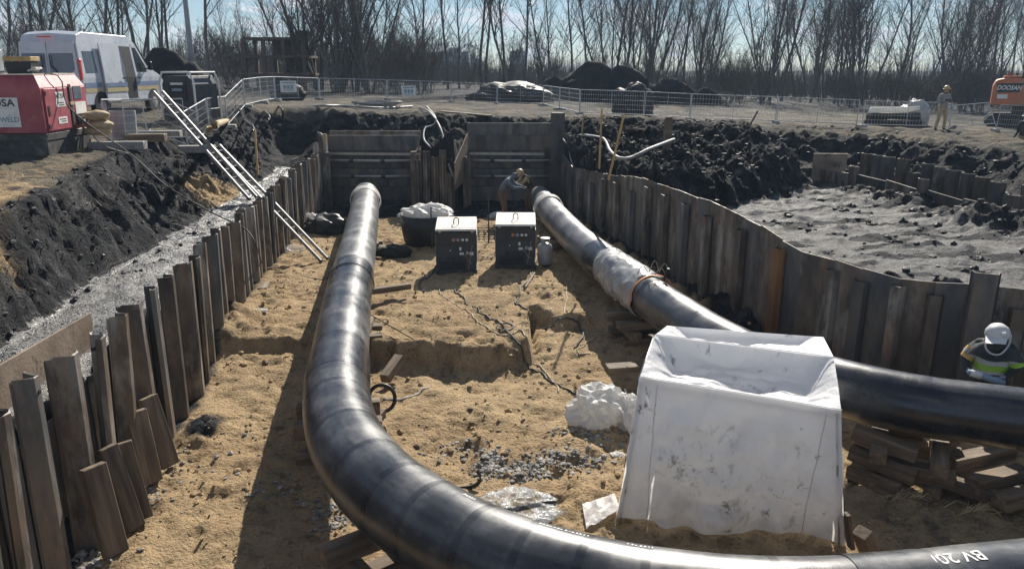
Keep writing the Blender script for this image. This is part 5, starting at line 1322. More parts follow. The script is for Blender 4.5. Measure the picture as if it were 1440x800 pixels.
line('drain_hose', 'pale hose crossing the rough dirt behind the right wall', 'hose', [onup(820, 190, .1), onup(848, 195, .1), onup(858, 212, .12), onup(872, 223, .12), onup(890, 221, .15), onup(910, 211, .3), onup(930, 203, .4), onup(948, 196, .3)], .042, 'hose_pale', 50, False)
line('drain_hose', 'thin pale hose drooping from the tall shoring post onto the right wall', 'hose', [Py(791, 195, 28.0), Py(800, 208, 27.4), Py(803, 225, 26.6), Py(808, 236, 26.2), Py(815, 241, 25.8)], .03, 'hose_pale', 30, False)
for px, py, h, lab in ((843, 226, 1.25, 'straight yellowish wooden stake behind the right wall'), (856, 240, 1.15, 'tilted yellowish wooden stake just behind the right wall'), (818, 192, .6, 'short wooden stake at the back of the dirt terrace'), (0, 0, 0, '')):
    if not h: q = Py(362, 236, 21.8); h = 1.05; lab = 'thin wooden stake stuck in the left bank'
    else: q = onup(px, py, 0)
    b = q + Vector((.28 if px == 856 else .02, 0, h)); tag(MB().beam(q - Vector((0, 0, .2)), b, .045, .045).build('wooden_stake', 'wood_stake', loc=q), lab, 'stake')
q = onup(1085, 228, .1); tag(MB().tube([q + Vector((-.5, -.1, .12)), q + Vector((.1, 0, .2)), q + Vector((.45, .1, .28))], .07, 8).build('pipe_offcut', 'hose_pale', loc=q), 'short white pipe offcut on top of the dark mound', 'pipe')
q = onup(1046, 192, .1); tag(MB().beam(q, q + Vector((.5, .2, .9)), .05, .05).build('stick', 'timber', loc=q), 'dark stick leaning out of the rough dirt terrace', 'stick')
q = onup(874, 184, .15); mb = MB(); mb.blob(q, (.12, .1, .1), 4, .3, 2); tag(mb.build('orange_marker', 'strap_orange', loc=q), 'small orange marker in the dirt terrace', 'marker')
for (px, py, qx, qy, lab) in ((700, 172, 760, 176, 'long board lying on the far edge above the right bay'), (885, 181, 925, 185, 'board lying on the dirt terrace below the fence'), (620, 157, 690, 163, 'flat board lying below the fence above the divider')):
    timber(lab, onup(px, py, .06), onup(qx, qy, .06), .25, .06)

# ------------------------------------------------------------------ loose stuff on the ground
def scatter(name, m, spots, seed, flat=.7, sub=1, lift=.25):
    """many small lumps in one mesh; spots = (x, y, size) arrays"""
    rg = np.random.RandomState(seed); bm_ = bmesh.new(); bmesh.ops.create_icosphere(bm_, subdivisions=sub, radius=1)
    P0 = np.array([v.co[:] for v in bm_.verts]); F0 = np.array([[v.index for v in f.verts] for f in bm_.faces]); bm_.free()
    xs, ys, sz = spots; n = len(xs); zs = height(xs, ys)[0]
    V = []; F = []
    for i in range(n):
        q = P0 * (1 + .35 * (rg.rand(len(P0), 1) - .5) * 2) * np.array([rg.uniform(.7, 1.4), rg.uniform(.7, 1.3), flat * rg.uniform(.6, 1.1)]) * sz[i]
        a = rg.rand() * 6.28; c_, s_ = math.cos(a), math.sin(a)
        q = np.stack([q[:, 0] * c_ - q[:, 1] * s_, q[:, 0] * s_ + q[:, 1] * c_, q[:, 2]], -1) + np.array([xs[i], ys[i], zs[i] + sz[i] * lift])
        V.append(q); F.append(F0 + i * len(P0))
    V = np.concatenate(V); F = np.concatenate(F)
    me = bpy.data.meshes.new(name); me.from_pydata(V.tolist(), [], F.tolist()); me.materials.append(M[m]); me.update()
    o = bpy.data.objects.new(name, me); col.objects.link(o); return o
rg = np.random.RandomState(5)
def cloud(spots, n, s0, s1):
    xs, ys, ss = [], [], []
    for (px, py, rx, ry, k_) in spots:
        c_ = gp(px, py); m_ = int(n * k_); xs.append(c_.x + rg.randn(m_) * rx); ys.append(c_.y + rg.randn(m_) * ry); ss.append(s0 + (s1 - s0) * rg.rand(m_) ** 2.5)
    return np.concatenate(xs), np.concatenate(ys), np.concatenate(ss)
tag(scatter('gravel', 'stone', cloud(((690, 655, .16, .18, .9), (735, 662, .22, .14, 1.0), (800, 650, .3, .14, 1.0), (830, 610, .3, .16, .5), (650, 640, .3, .16, .3), (470, 715, .16, .3, .9), (110, 772, .10, .25, 1.0), (200, 700, .12, .5, .5), (400, 690, .25, .3, .25), (240, 690, .6, 1.2, .4)), 300, .012, .042), 3), 'grey gravel scattered on the sand in small patches', 'gravel', kind='stuff')
n = 10500; xs = rg.uniform(-6.5, 5.5, n); ys = 5.2 + 20 * rg.rand(n) ** 1.4; ok = sdist(xs, ys, FLOOR_POLY) < -.15; dens = fbm(xs, ys, .7, 3, 55) > -.15; ok &= dens
tag(scatter('soil_clods', 'clod', (xs[ok], ys[ok], (.008 + .045 * rg.rand(n) ** 5)[ok]), 4), 'loose clods of sandy soil on the pit floor', 'soil', kind='stuff')
n = 2200; ys = 7 + 22 * rg.rand(n) ** 1.2; xs = np.interp(ys, YK, XF) + rg.uniform(-2.4, .5, n); ok = sdist(xs, ys, FLOOR_POLY) > .3; zz_ = height(xs, ys); ok &= (zz_[2] > .4)
tag(scatter('peat_lumps', 'peat_clod', (xs[ok], ys[ok], (.010 + .05 * rg.rand(n) ** 4)[ok]), 6, .85, 1, .2), 'black peat lumps strewn over the left bank and its shelf', 'soil', kind='stuff')
n = 9000; xs = rg.uniform(2, 16, n); ys = rg.uniform(11, 33, n); zz_ = height(xs, ys); ok = (sdist(xs, ys, FLOOR_POLY) > .15) & ((zz_[2] > .5) | (rg.rand(n) < .008))
tag(scatter('dirt_lumps', 'peat_clod', (xs[ok], ys[ok], (.012 + .08 * rg.rand(n) ** 3.5)[ok]), 8, .8, 1, .2), 'dark dirt lumps on the terrace and mud field right of the pit', 'soil', kind='stuff')
def straw(label, px, py, n, L, seed):
    c_ = gp(px, py); r_ = random.Random(seed); mb = MB()
    for _ in range(n):
        a = r_.gauss(.15, .35); o_ = Vector((r_.gauss(0, .14), r_.gauss(0, .05), 0)); l = L * r_.uniform(.4, 1)
        d = Vector((math.cos(a), math.sin(a), 0)) * l; p = c_ + o_; z = gz(p.x, p.y)
        mb.tube([Vector((p.x, p.y, z + .01)), Vector((p.x, p.y, z + .03 + r_.random() * .06)) + d * .5, Vector((p.x, p.y, z + .015)) + d], .004, 3)
    tag(mb.build('straw', 'straw', loc=c_), label, 'straw', kind='stuff')
straw('small tuft of pale straw on the shaded ground right of the tent', 1268, 698, 26, .3, 1)
straw('larger tuft of pale straw beside the lit timber', 1372, 716, 46, .34, 2)
mb = MB(); r_ = random.Random(9)
for _ in range(420):
    y = r_.uniform(8.5, 26); f = r_.uniform(-.2, 1.15); x = np.interp(y, YK, XT) + f * (np.interp(y, YK, XF) - np.interp(y, YK, XT)); z = gz(x, y)
    d = Vector((r_.uniform(.1, .7), r_.uniform(-.4, .2), r_.uniform(-.6, .25))) * r_.uniform(.15, .5); p = Vector((x, y, z + .02))
    mb.tube([p, p + d * .5 + Vector((0, 0, .03)), p + d], [.008, .006, .003], 3)
tag(mb.build('root_fibres', 'twig', loc=(-7.5, 15, 2.5)), 'torn roots and fibres hanging out of the left peat bank', 'roots', kind='stuff')

# ------------------------------------------------------------------ delivery van
def van():
    rx, ry = Py(124, 170, 24.8).x, 24.8
    W, L, H = 1.98, 5.6, 2.62
    org = Vector((rx - W / 2 + .02, ry, 0)); org.z = gz(org.x, org.y + 2)
    r = thing('delivery_van', 'white high-roof van with blue and yellow stripes and its side door slid open', 'van', org, local=True, rz=R(-1.5))
    # side outline (y along the van, z); y=0 rear
    side_ = [(0.0, .42), (-.04, .9), (.007, 1.25), (.02, 1.35), (.10, 2.30), (.22, 2.52), (.55, H), (3.3, H - .02), (3.75, H - .22), (4.35, 1.62), (5.25, 1.28), (5.277, 1.25), (5.55, .95), (5.6, .42)]
    n = len(side_)
    def row(x, inset):                       # a cross-section line pulled in toward the roof
        return [(math.copysign(W / 2 - inset - .115 * max(0, z - 1.25), x) , y, z) for y, z in side_]
    mb = MB(); A = row(1, 0); B2 = row(-1, 0)
    mid = [(0, y - (.05 if i in (0, 1, 2, 3, 4) else 0) + (.06 if i > 9 else 0), z + (.05 if z > 2.3 else 0)) for i, (y, z) in enumerate(side_)]
    mb.add(A + mid + B2, [(i, i + 1, n + i + 1, n + i) for i in range(n - 1)] + [(n + i, n + i + 1, 2 * n + i + 1, 2 * n + i) for i in range(n - 1)] + [tuple(i for i in range(n) if side_[i][1] <= 1.251), tuple(i for i in range(n) if side_[i][1] >= 1.249), tuple(2 * n + i for i in range(n - 1, -1, -1) if side_[i][1] <= 1.251), tuple(2 * n + i for i in range(n - 1, -1, -1) if side_[i][1] >= 1.249), (n - 1, 0, n, 2 * n - 1), (2 * n - 1, n, 2 * n, 3 * n - 1)])
    body = mb.build('body', 'white_paint', r, bevel=.025, smooth=False)
    sx = lambda z, s_: s_ * (W / 2 + .008 - .115 * max(0, z - 1.25))
    def panel(name, m, pts, s_=1, th=.012, parent=None):            # pts (y, z) on the side s_
        k = len(pts); vs = [(sx(z, s_), y, z) for y, z in pts] + [(sx(z, s_) - s_ * th * 2, y, z) for y, z in pts]
        return MB().add(vs, [tuple(range(k)), tuple(range(2 * k - 1, k - 1, -1))] + [(i, (i + 1) % k, k + (i + 1) % k, k + i) for i in range(k)]).build(name, m, parent or r)
    # open side door: dark opening, the door slid back along the side and set out
    panel('door_opening', 'black_rubber', [(2.35, .55), (3.35, .55), (3.35, 1.25), (3.35, 2.25), (2.35, 2.25), (2.35, 1.25)], 1)
    d = MB(); z0, z1 = .5, 2.3
    vs = []
    for off in (.10, .06):
        vs += [(sx(z, 1) + off, y, z) for y, z in ((1.15, z0), (2.5, z0), (2.5, 1.5), (2.42, z1), (1.2, z1), (1.15, 1.5))]
    d.add(vs, [tuple(range(6)), tuple(range(11, 5, -1))] + [(i, (i + 1) % 6, 6 + (i + 1) % 6, 6 + i) for i in range(6)])
    dr = d.build('sliding_door', 'white_paint', r)
    MB().box((sx(1.2, 1) + .12, 2.3, 1.22), (.03, .16, .05)).build('handle', 'black_rubber', dr)
    MB().box((sx(1.0, 1) + .104, 1.83, 1.02), (.012, 1.34, .13)).build('stripe', 'blue_paint', dr); MB().box((sx(1.0, 1) + .104, 1.83, .86), (.012, 1.34, .13)).build('stripe', 'yellow_paint', dr)
    fd = panel('front_door', 'white_paint', [(3.42, .5), (4.35, .5), (4.42, 1.2), (4.25, 1.62), (3.72, 2.34), (3.42, 2.34)], 1, .008)
    MB().box((sx(1.2, 1) + .014, 3.55, 1.22), (.02, .14, .05)).build('handle', 'black_rubber', fd)
    vs = [(sx(z, 1) + .004, y, z) for y, z in ((3.52, 1.42), (4.22, 1.42), (4.16, 1.62), (3.72, 2.22), (3.52, 2.22))]
    MB().add(vs + [(x - .012, y, z) for x, y, z in vs], [tuple(range(5)), tuple(range(9, 4, -1))] + [(i, (i + 1) % 5, 5 + (i + 1) % 5, 5 + i) for i in range(5)]).build('window', 'dark_glass', fd)
    panel('stripe', 'blue_paint', [(3.40, .95), (5.0, .95), (5.0, 1.10), (3.40, 1.10)], 1, .011); panel('stripe', 'yellow_paint', [(3.40, .80), (5.0, .80), (5.0, .93), (3.40, .93)], 1, .011)
    panel('stripe', 'blue_paint', [(.1, .95), (1.1, .95), (1.1, 1.10), (.1, 1.10)], 1); panel('stripe', 'yellow_paint', [(.1, .80), (1.1, .80), (1.1, .93), (.1, .93)], 1)
    panel('rear_side_window', 'tinted_glass', [(.28, 1.4), (.95, 1.4), (.95, 2.05), (.32, 2.05)], 1)
    # rear doors
    for s_ in (-1, 1):
        vs = [(s_ * .012, -.065, .52), (s_ * .93, -.052, .52), (s_ * .93, -.03, 1.25), (s_ * .84, .04, 2.32), (s_ * .012, .02, 2.32)]
        vs = [(x, y - .012, z) for x, y, z in vs]
        dd = MB().add(vs + [(x, y + .03, z) for x, y, z in vs], [tuple(range(5)), tuple(range(9, 4, -1))] + [(i, (i + 1) % 5, 5 + (i + 1) % 5, 5 + i) for i in range(5)]).build('rear_door', 'white_paint', r)
        vs = [(s_ * .07, -.058, 1.40), (s_ * .66, -.045, 1.36), (s_ * .80, -.030, 1.50), (s_ * .78, .0, 1.98), (s_ * .07, -.025, 1.98)]
        vs = [(x, y - .015, z) for x, y, z in vs]
        MB().add(vs + [(x, y + .02, z) for x, y, z in vs], [tuple(range(5)), tuple(range(9, 4, -1))] + [(i, (i + 1) % 5, 5 + (i + 1) % 5, 5 + i) for i in range(5)]).build('window', 'tinted_glass', dd)
        MB().tube([(s_ * .12, -.10, 1.92), (s_ * .13, -.105, 1.62), (s_ * .30, -.10, 1.42)], .018, 5).build('wiper', 'black_rubber', dd)
        MB().box((s_ * .10, -.09, 1.18), (.1, .03, .05)).build('handle', 'black_rubber', dd)
        MB().box((s_ * .965, .03, 1.5), (.05, .10, .62)).build('tail_light', 'sign_red', r, bevel=.01)
    MB().box((0, -.02, 2.46), (.42, .05, .04)).build('brake_light', 'sign_red', r)
    MB().box((0, -.07, .46), (1.9, .14, .22)).build('bumper', 'black_rubber', r, bevel=.03); MB().box((0, 5.6, .5), (1.9, .12, .3)).build('bumper', 'black_rubber', r, bevel=.03)
    MB().box((0, -.085, .72), (.5, .02, .11)).build('number_plate', 'label_white', r)
    vs = [(-.86, 3.80, 2.38), (.86, 3.80, 2.38), (.95, 4.36, 1.64), (-.95, 4.36, 1.64)]
    MB().add([(x, y + .03, z + .02) for x, y, z in vs] + vs, [(0, 1, 2, 3), (7, 6, 5, 4), (0, 4, 5, 1), (1, 5, 6, 2), (2, 6, 7, 3), (3, 7, 4, 0)]).build('windscreen', 'dark_glass', r)
    for s_ in (-1, 1):
        mr = MB().box((s_ * 1.14, 4.16, 1.62), (.16, .10, .30)).build('mirror', 'black_rubber', r, bevel=.03); MB().tube([(s_ * .92, 4.2, 1.5), (s_ * 1.1, 4.17, 1.55)], .025, 6).build('arm', 'black_rubber', mr)
        for y in (.95, 4.5):
            wh = MB().lathe([(.20, -.11), (.34, -.11), (.36, -.07), (.36, .07), (.34, .11), (.20, .11)], (s_ * .90, y, .355), 24, axis=(1, 0, 0)).build('wheel', 'tyre', r, smooth=False)
            MB().lathe([(.20, -.02), (.19, .02), (.05, .04)], (s_ * 1.0, y, .355), 18, axis=(s_, 0, 0)).build('rim', 'gas_grey', wh)
            MB().lathe([(.43, -.02), (.43, .012)], (s_ * .995, y, .40), 20, axis=(s_, 0, 0)).build('wheel_arch', 'black_rubber', r)
van()
# ------------------------------------------------------------------ second generator behind the fence
q = Py(271, 158, 27.0); q.z = gz(q.x, q.y)
g2 = thing('silent_generator', 'dark generator in a white tubular frame standing behind the fence', 'generator', q, local=True, rz=R(-12))
MB().box((0, 0, .2), (1.15, 1.5, .3)).build('skid', 'dark_frame', g2, bevel=.01)
mb = MB(); mb.prism([(-.55, .35), (.55, .35), (.55, 1.15), (.42, 1.42), (-.42, 1.42), (-.55, 1.15)], -.7, .7); mb.build('housing', 'navy_panel', g2, bevel=.01)
MB().box((0, -.71, .9), (.66, .02, .55)).build('front_panel', 'black_rubber', g2); MB().box((0, -.725, 1.17), (.46, .015, .07)).build('name_strip', 'label_white', g2)
s_ = MB().box((0, -.725, .98), (.36, .012, .08)).build('name_strip', 'ink_blue', g2)
for x in (-.62, .62):
    for y in (-.72, .72): MB().tube([(x, y, 0), (x, y, 1.25), (x * .8, y, 1.52)], .035, 6).build('frame_post', 'label_white', g2)
for y in (-.72, .72): MB().tube([(-.5, y, 1.53), (.5, y, 1.53)], .035, 6).build('frame_rail', 'label_white', g2)
for x in (-.5, .5): MB().tube([(x, -.72, 1.53), (x, .72, 1.53)], .035, 6).build('frame_rail', 'label_white', g2)
MB().lathe([(.05, 1.4), (.05, 1.62)], (.2, .2, 0), 10).build('exhaust', 'dark_frame', g2)

# ------------------------------------------------------------------ temporary fence
def fence_proto():
    r = thing('fence_panel', 'galvanised temporary fence panel', 'fence', (0, 0, 0), local=True)
    L, H = 3.5, 1.12
    for x in (0.03, L - .03): MB().tube([(x, 0, 0), (x, 0, H)], .021, 6).build('post', 'galv', r)
    MB().tube([(L / 2, 0, .1), (L / 2, 0, H)], .013, 5).build('post', 'galv', r)
    for z in (H, .12): MB().tube([(0.03, 0, z), (L - .03, 0, z)], .019, 6).build('rail', 'galv', r)
    mb = MB()
    for k in range(1, 28): mb.beam((L * k / 28, 0, .12), (L * k / 28, 0, H), .005, .005, up=(0, 1, 0))
    for z in (.32, .52, .72, .92): mb.beam((.03, 0, z), (L - .03, 0, z), .008, .008)
    o = mb.build('wire_mesh', 'galv', r); o['kind'] = 'stuff'
    for x in (0.0,): MB().box((x, 0, .05), (.22, .62, .12), None, 0, .9).build('foot', 'concrete', r, bevel=.01)
    return r
fp = fence_proto(); first = True
def fence_run(pts, label, group):
    global first
    for (a, b) in zip(pts, pts[1:]):
        a, b = Vector(a), Vector(b); L = (b - a).length; n = max(1, round(L / 3.5)); sc = L / n / 3.5
        for i in range(n):
            p = a.lerp(b, i / n); q_ = a.lerp(b, (i + 1) / n); p.z = gz(p.x, p.y); q_.z = gz(q_.x, q_.y)
            o = fp if first else copy_tree(fp)
            first = False
            o.location = p; o.rotation_euler = (0, -math.atan2(q_.z - p.z, (q_ - p).xy.length), math.atan2(q_.y - p.y, q_.x - p.x)); o.scale = (sc, 1, 1)
            o['label'] = label; o['group'] = group
def FP(px, D): q = Py(px, 150, D); return (q.x, q.y, 0)
fence_run([FP(205, 23.2), FP(258, 23.6), FP(318, 29.5), FP(345, 33.0), FP(388, 38.5)], 'temporary fence panel running back past the dark generator', 'fence panels along the left bank')
fence_run([FP(388, 38.5), FP(450, 42.5), FP(545, 45), FP(635, 46.5), FP(764, 45.5)], 'temporary fence panel along the far side of the pit below the bare willows', 'fence panels along the far side')
fence_run([FP(764, 45.5), FP(815, 37)], 'fence panel slanting forward in front of the big spoil heap', 'fence panels in front of the spoil heap')
fence_run([FP(815, 37), FP(906, 35.6), FP(970, 35.2), FP(1093, 34.8), FP(1208, 34.5)], 'temporary fence panel between the spoil heap and the rough dirt terrace', 'fence panels on the right of the spoil heap')
fence_run([FP(1214, 34.6), FP(1340, 35.0)], 'fence panel behind the person in the grey jacket', 'fence panels behind the person in grey')
fence_run([FP(1405, 34.0), FP(1500, 33.6)], 'fence panel in front of the orange excavator', 'fence panels by the excavator')
def lone(label, p, rot, sx_=1):
    o = copy_tree(fp); o.location = p; o.rotation_euler = rot; o.scale = (sx_, 1, 1); o['label'] = label
    if 'group' in o: del o['group']
q = Py(152, 190, 20.3); q.z = gz(q.x, q.y); lone('short fence panel leaning sideways behind the red generator', q, (R(-8), R(2), R(62)), .34)
q = Py(176, 190, 20.6); q.z = gz(q.x, q.y); lone('fence panel beside the sheet metal bin behind the red generator', q, (R(6), 0, R(28)), .42)
q = Py(1338, 183, 34.2); q.z = gz(q.x, q.y); lone('fence panel tilted over beside the excavator', q, (R(-30), R(-4), R(10)), .62)
q = Py(176, 190, 21.2); q.z = gz(q.x, q.y); mb = MB(); mb.lathe([(.30, 0), (.33, .75), (.30, .75), (.27, .05)], q, 16)
tag(mb.build('metal_bin', 'pole_grey', loc=q, smooth=False), 'grey sheet metal bin standing behind the red generator', 'bin')
for px, py, D, w, lab in ((165, 198, 19.6, 1.3, 'long grey concrete block lying behind the red generator'), (222, 184, 21.8, 1.2, 'concrete block lying at the foot of the van side fence'), (270, 171, 22.6, 1.1, 'concrete fence weight in front of the dark generator'), (205, 192, 20.8, 1.0, 'flat timber pad between the two concrete blocks')):
    q = Py(px, py, D); q.z = gz(q.x, q.y) + .1; tag(MB().box(q, (w, .34, .2), (0, 0, R(8))).build('concrete_block', 'timber' if 'timber' in lab else 'concrete', loc=q, bevel=.015), lab, 'block')
for px, py, D, lab in ((406, 122, 40.2, 'white notice board on the fence left of the bare willows'), (575, 128, 45.2, 'white notice board on the fence in front of the poles')):
    q = Py(px, py, D); q.y -= .06
    r = thing('notice_board', lab, 'notice', q); MB().box(q, (.78, .02, .56), (0, 0, R(4))).build('board', 'label_white', r)
    mb = MB()
    for k in range(3): mb.box(q + Vector((-.18 + .18 * k, -.02, -.02)), (.13, .006, .18), (0, 0, R(4)))
    mb.box(q + Vector((0, -.02, .18)), (.6, .006, .05), (0, 0, R(4))); mb.box(q + Vector((0, -.02, -.18)), (.5, .006, .03), (0, 0, R(4))); mb.build('print', 'ink_blue', r)
# stones, plastic and kerbs beyond the fence
for px, py, D, d, lab, m in ((715, 140, 50, (2.2, 1.2, .8), 'black sheeted heap beyond the fence, left of the spoil heap', 'black_rubber'), (892, 150, 39.0, (.9, .6, 1.0), 'dark netted bale standing in front of the spoil heap', 'peat_clod'), (405, 142, 41, (.8, .6, .55), 'dark bundle behind the notice board on the left', 'peat_clod')):
    q = Py(px, py, D); q.z = gz(q.x, q.y); crumple('covered_heap', lab, 'heap', m, q, d, int(px), .35, 4)

# ------------------------------------------------------------------ spoil heaps
def heap(label, bumps, box, seed, step=.22, group=None):
    x0, x1, y0, y1 = box; xs = np.arange(x0, x1, step); ys = np.arange(y0, y1, step); X, Y = np.meshgrid(xs, ys)
    base = upper(X, Y) - .4; Zh = np.zeros_like(X)
    Xw, Yw = X + .35 * fbm(X, Y, .6, 3, seed), Y + .35 * fbm(X, Y, .6, 3, seed + 4)
    for (cx, cy, h, rx_, ry_) in bumps: Zh = np.maximum(Zh, h * np.clip(1.12 - np.sqrt(((Xw - cx) / rx_) ** 2 + ((Yw - cy) / ry_) ** 2), 0, 1))
    Zt = base + Zh + np.clip(Zh, 0, 1) * (.10 * fbm(X, Y, 1.1, 4, seed + 8) + .07 * ridged(X, Y, .9, 3, seed))
    mb = MB(); ny, nx = X.shape; mb.v = [tuple(p) for p in np.stack([X, Y, Zt], -1).reshape(-1, 3)]
    idx = np.arange(ny * nx).reshape(ny, nx); keep = (Zh[:-1, :-1] > .02)
    q_ = np.stack([idx[:-1, :-1], idx[:-1, 1:], idx[1:, 1:], idx[1:, :-1]], -1)[keep]; mb.f = [tuple(int(k) for k in f) for f in q_]; mb.m = [0] * len(mb.f)
    return tag(mb.build('spoil_heap', 'shaded_spoil', loc=((x0 + x1) / 2, (y0 + y1) / 2, 0), smooth=True), label, 'heap')
c_ = Py(840, 130, 60)
heap('large dark spoil heap with two humps behind the fence', [(c_.x - .2, 60, 3.15, 4.6, 2.9), (c_.x + 1.9, 60.2, 3.0, 4.0, 2.8), (c_.x + 5.4, 60, 2.2, 3.4, 2.2), (c_.x - 3.2, 59.5, 2.0, 2.4, 1.9), (c_.x + 8.0, 60, 1.6, 2.2, 1.5)], (c_.x - 8, c_.x + 13, 54, 66), 3)
c_ = Py(218, 90, 44)
heap('black spoil heap behind the white van', [(c_.x + .6, 44, 2.75, 2.8, 2.4), (c_.x - 1.2, 44, 2.55, 2.8, 2.4), (c_.x + 1.9, 44, 2.1, 2.2, 2)], (c_.x - 5, c_.x + 5, 40, 48), 9, .15)

# ------------------------------------------------------------------ poles, buildings, turbine
q = Py(271, 100, 46); q.z = gz(q.x, q.y)
po = thing('lamp_post', 'tall grey steel post behind the dark generator', 'post', q)
MB().tube([q + Vector((0, 0, -.3)), q + Vector((0, 0, 3)), q + Vector((0, 0, 11))], [.16, .15, .09], 12).build('shaft', 'pole_grey', po, smooth=True); MB().lathe([(.22, 0), (.22, .5), (.18, .6)], q, 12).build('base_sleeve', 'pole_grey', po)
MB().tube([q + Vector((0, 0, 10.9)), q + Vector((.5, -.3, 11.3)), q + Vector((1.4, -.8, 11.4))], .05, 8).build('arm', 'pole_grey', po)
for px, h, lab in ((551, 5.6, 'left one of a pair of utility poles beyond the fence'), (556, 5.2, 'right one of a pair of utility poles beyond the fence')):
    q = Py(px, 118, 95); q.z = gz(q.x, q.y); po = thing('utility_pole', lab, 'pole', q)
    MB().tube([q, q + Vector((0, 0, h))], .16, 8).build('shaft', 'bark', po); MB().beam(q + Vector((-.7, 0, h - .6)), q + Vector((.7, 0, h - .6)), .12, .12).build('crossarm', 'bark', po)
q = Py(396, 112, 62); q.z = gz(q.x, q.y) - .2
bd = thing('ruined_building', 'brown unfinished building frame among the bare trees', 'building', q); bd.scale = (.66, .66, .66)
for k in range(3): MB().box(q + Vector((0, 0, 1.9 + 1.95 * k)), (7.6 - .5 * k * (k == 2), 5, .28)).build('floor_slab', 'brick_building', bd)
for i in range(4):
    for j in (0, 1): MB().box(q + Vector((-3.4 + i * 2.25, -2.2 + 4.4 * j, 2.9)), (.4, .4, 5.8)).build('column', 'brick_building', bd)
for k, (x, w) in enumerate(((-1.0, 2.6), (2.2, 2.0), (.9, 2.2))): MB().box(q + Vector((x, .6, .95 + 1.95 * k)), (w, 3, 1.6)).build('wall_panel', 'brick_building', bd)
MB().box(q + Vector((2.9, 0, 6.2)), (1.4, 2.0, 1.0)).build('stair_head', 'brick_building', bd)
def block(label, px, D, w, h, nx_, nz_, dx_=0):
    q = Py(px, 110, D); q.z = float(upper(np.array([q.x]), np.array([q.y]))[0]) - 1; r = thing('apartment_block', label, 'building', q)
    MB().box(q + Vector((0, 0, h / 2)), (w, 12, h)).build('wall', 'far_building', r); MB().box(q + Vector((w * .2, 0, h + .7)), (w * .25, 6, 1.4)).build('roof_house', 'far_building', r)
    for i in range(nx_):
        for k in range(nz_): MB().box(q + Vector((-w / 2 + w * (i + .5) / nx_, -6.05, 2.2 + (h - 3) * k / max(1, nz_ - .3))), (w / nx_ * .5, .2, 1.4)).build('window', 'far_window', r)
block('pale apartment block far off to the left of the wind turbine', 628, 330, 19, 8.2, 8, 3)
block('lower pale block far off below the wind turbine', 655, 350, 12, 6.2, 6, 2)
block('dark narrow tower block far off right of the wind turbine', 728, 330, 6.5, 9.5, 3, 4)
q = Py(660, 112, 520); q.z = 1.5; tb = thing('wind_turbine', 'distant white three-bladed wind turbine', 'wind turbine', q)
hz_ = Py(660, 62, 520).z
MB().tube([q, Vector((q.x, q.y, hz_))], [1.3, .8], 12).build('tower', 'turbine', tb, smooth=True); MB().box((q.x, q.y - .6, hz_), (2, 4.6, 2)).build('nacelle', 'turbine', tb, bevel=.3); MB().lathe([(1.0, 0), (.8, 1), (.2, 1.8)], (q.x, q.y - 2.8, hz_), 12, axis=(0, -1, 0)).build('hub', 'turbine', tb)
for k in range(3):
    a = R(92 + 120 * k); d = Vector((math.cos(a), 0, math.sin(a))); c_ = Vector((q.x, q.y - 3.4, hz_)); n_ = Vector((0, 1, 0)).cross(d)
    MB().add([c_ + n_ * .4, c_ + d * 3 + n_ * 1.0, c_ + d * 13.5 + n_ * .1, c_ + d * 13.5 - n_ * .1, c_ + d * 3 - n_ * .6, c_ - n_ * .4] + [c_ + n_ * .4 + Vector((0, .4, 0)), c_ + d * 3 + n_ * 1.0 + Vector((0, .4, 0)), c_ + d * 13.5 + n_ * .1 + Vector((0, .1, 0)), c_ + d * 13.5 - n_ * .1 + Vector((0, .1, 0)), c_ + d * 3 - n_ * .6 + Vector((0, .4, 0)), c_ - n_ * .4 + Vector((0, .4, 0))],
             [(0, 1, 2, 3, 4, 5), (11, 10, 9, 8, 7, 6)] + [(i, (i + 1) % 6, 6 + (i + 1) % 6, 6 + i) for i in range(6)]).build('blade', 'turbine', tb)

# ------------------------------------------------------------------ excavator
q = Py(1387, 182, 40.0); q.z = gz(q.x, q.y) - .12
ex = thing('excavator', 'orange crawler excavator seen from behind at the right edge', 'excavator', q, local=True, rz=R(-30))
zb = 1.15
prof = [(0.0, 0), (0.0, .95), (.12, 1.22), (.5, 1.30), (3.3, 1.28), (3.4, 0)]
mb = MB(); mb.prism([(x, z + zb) for x, z in prof], -.2, 2.5); mb.build('counterweight', 'orange_machine', ex, bevel=.06)
MB().prism([(.20, zb + .62), (1.10, zb + .66), (1.38, zb + 1.08), (.16, zb + 1.06)], -.215, -.2).build('logo_plate', 'navy_panel', ex)
text_mb('DOOSAN', .30, lambda x, y: (.70 + x * .80 + y * .2, -.222, zb + .85 + y), .008).build('lettering', 'label_white', ex)
MB().box((.45, -.21, zb + .44), (.44, .02, .2)).build('number_plate', 'label_white', ex); MB().box((1.5, -.21, zb + .75), (.6, .02, .5)).build('engine_door', 'orange_machine', ex)
for k in range(5): MB().box((2.4, -.21, zb + .4 + .12 * k), (.7, .02, .05)).build('vent_slat', 'navy_panel', ex)
MB().box((1.2, .5, zb + 1.36), (1.6, .8, .12)).build('hood', 'orange_machine', ex, bevel=.03); MB().tube([(.95, .9, zb + 1.3), (.95, .9, zb + 1.55)], .06, 8).build('exhaust', 'dark_frame', ex)
cab = MB().prism([(1.12, zb + 1.26), (2.7, zb + .6), (3.0, zb + 1.3), (2.7, zb + 2.1), (1.38, zb + 2.1), (1.18, zb + 1.7)], -.1, .95).build('cab', 'navy_panel', ex, bevel=.04)
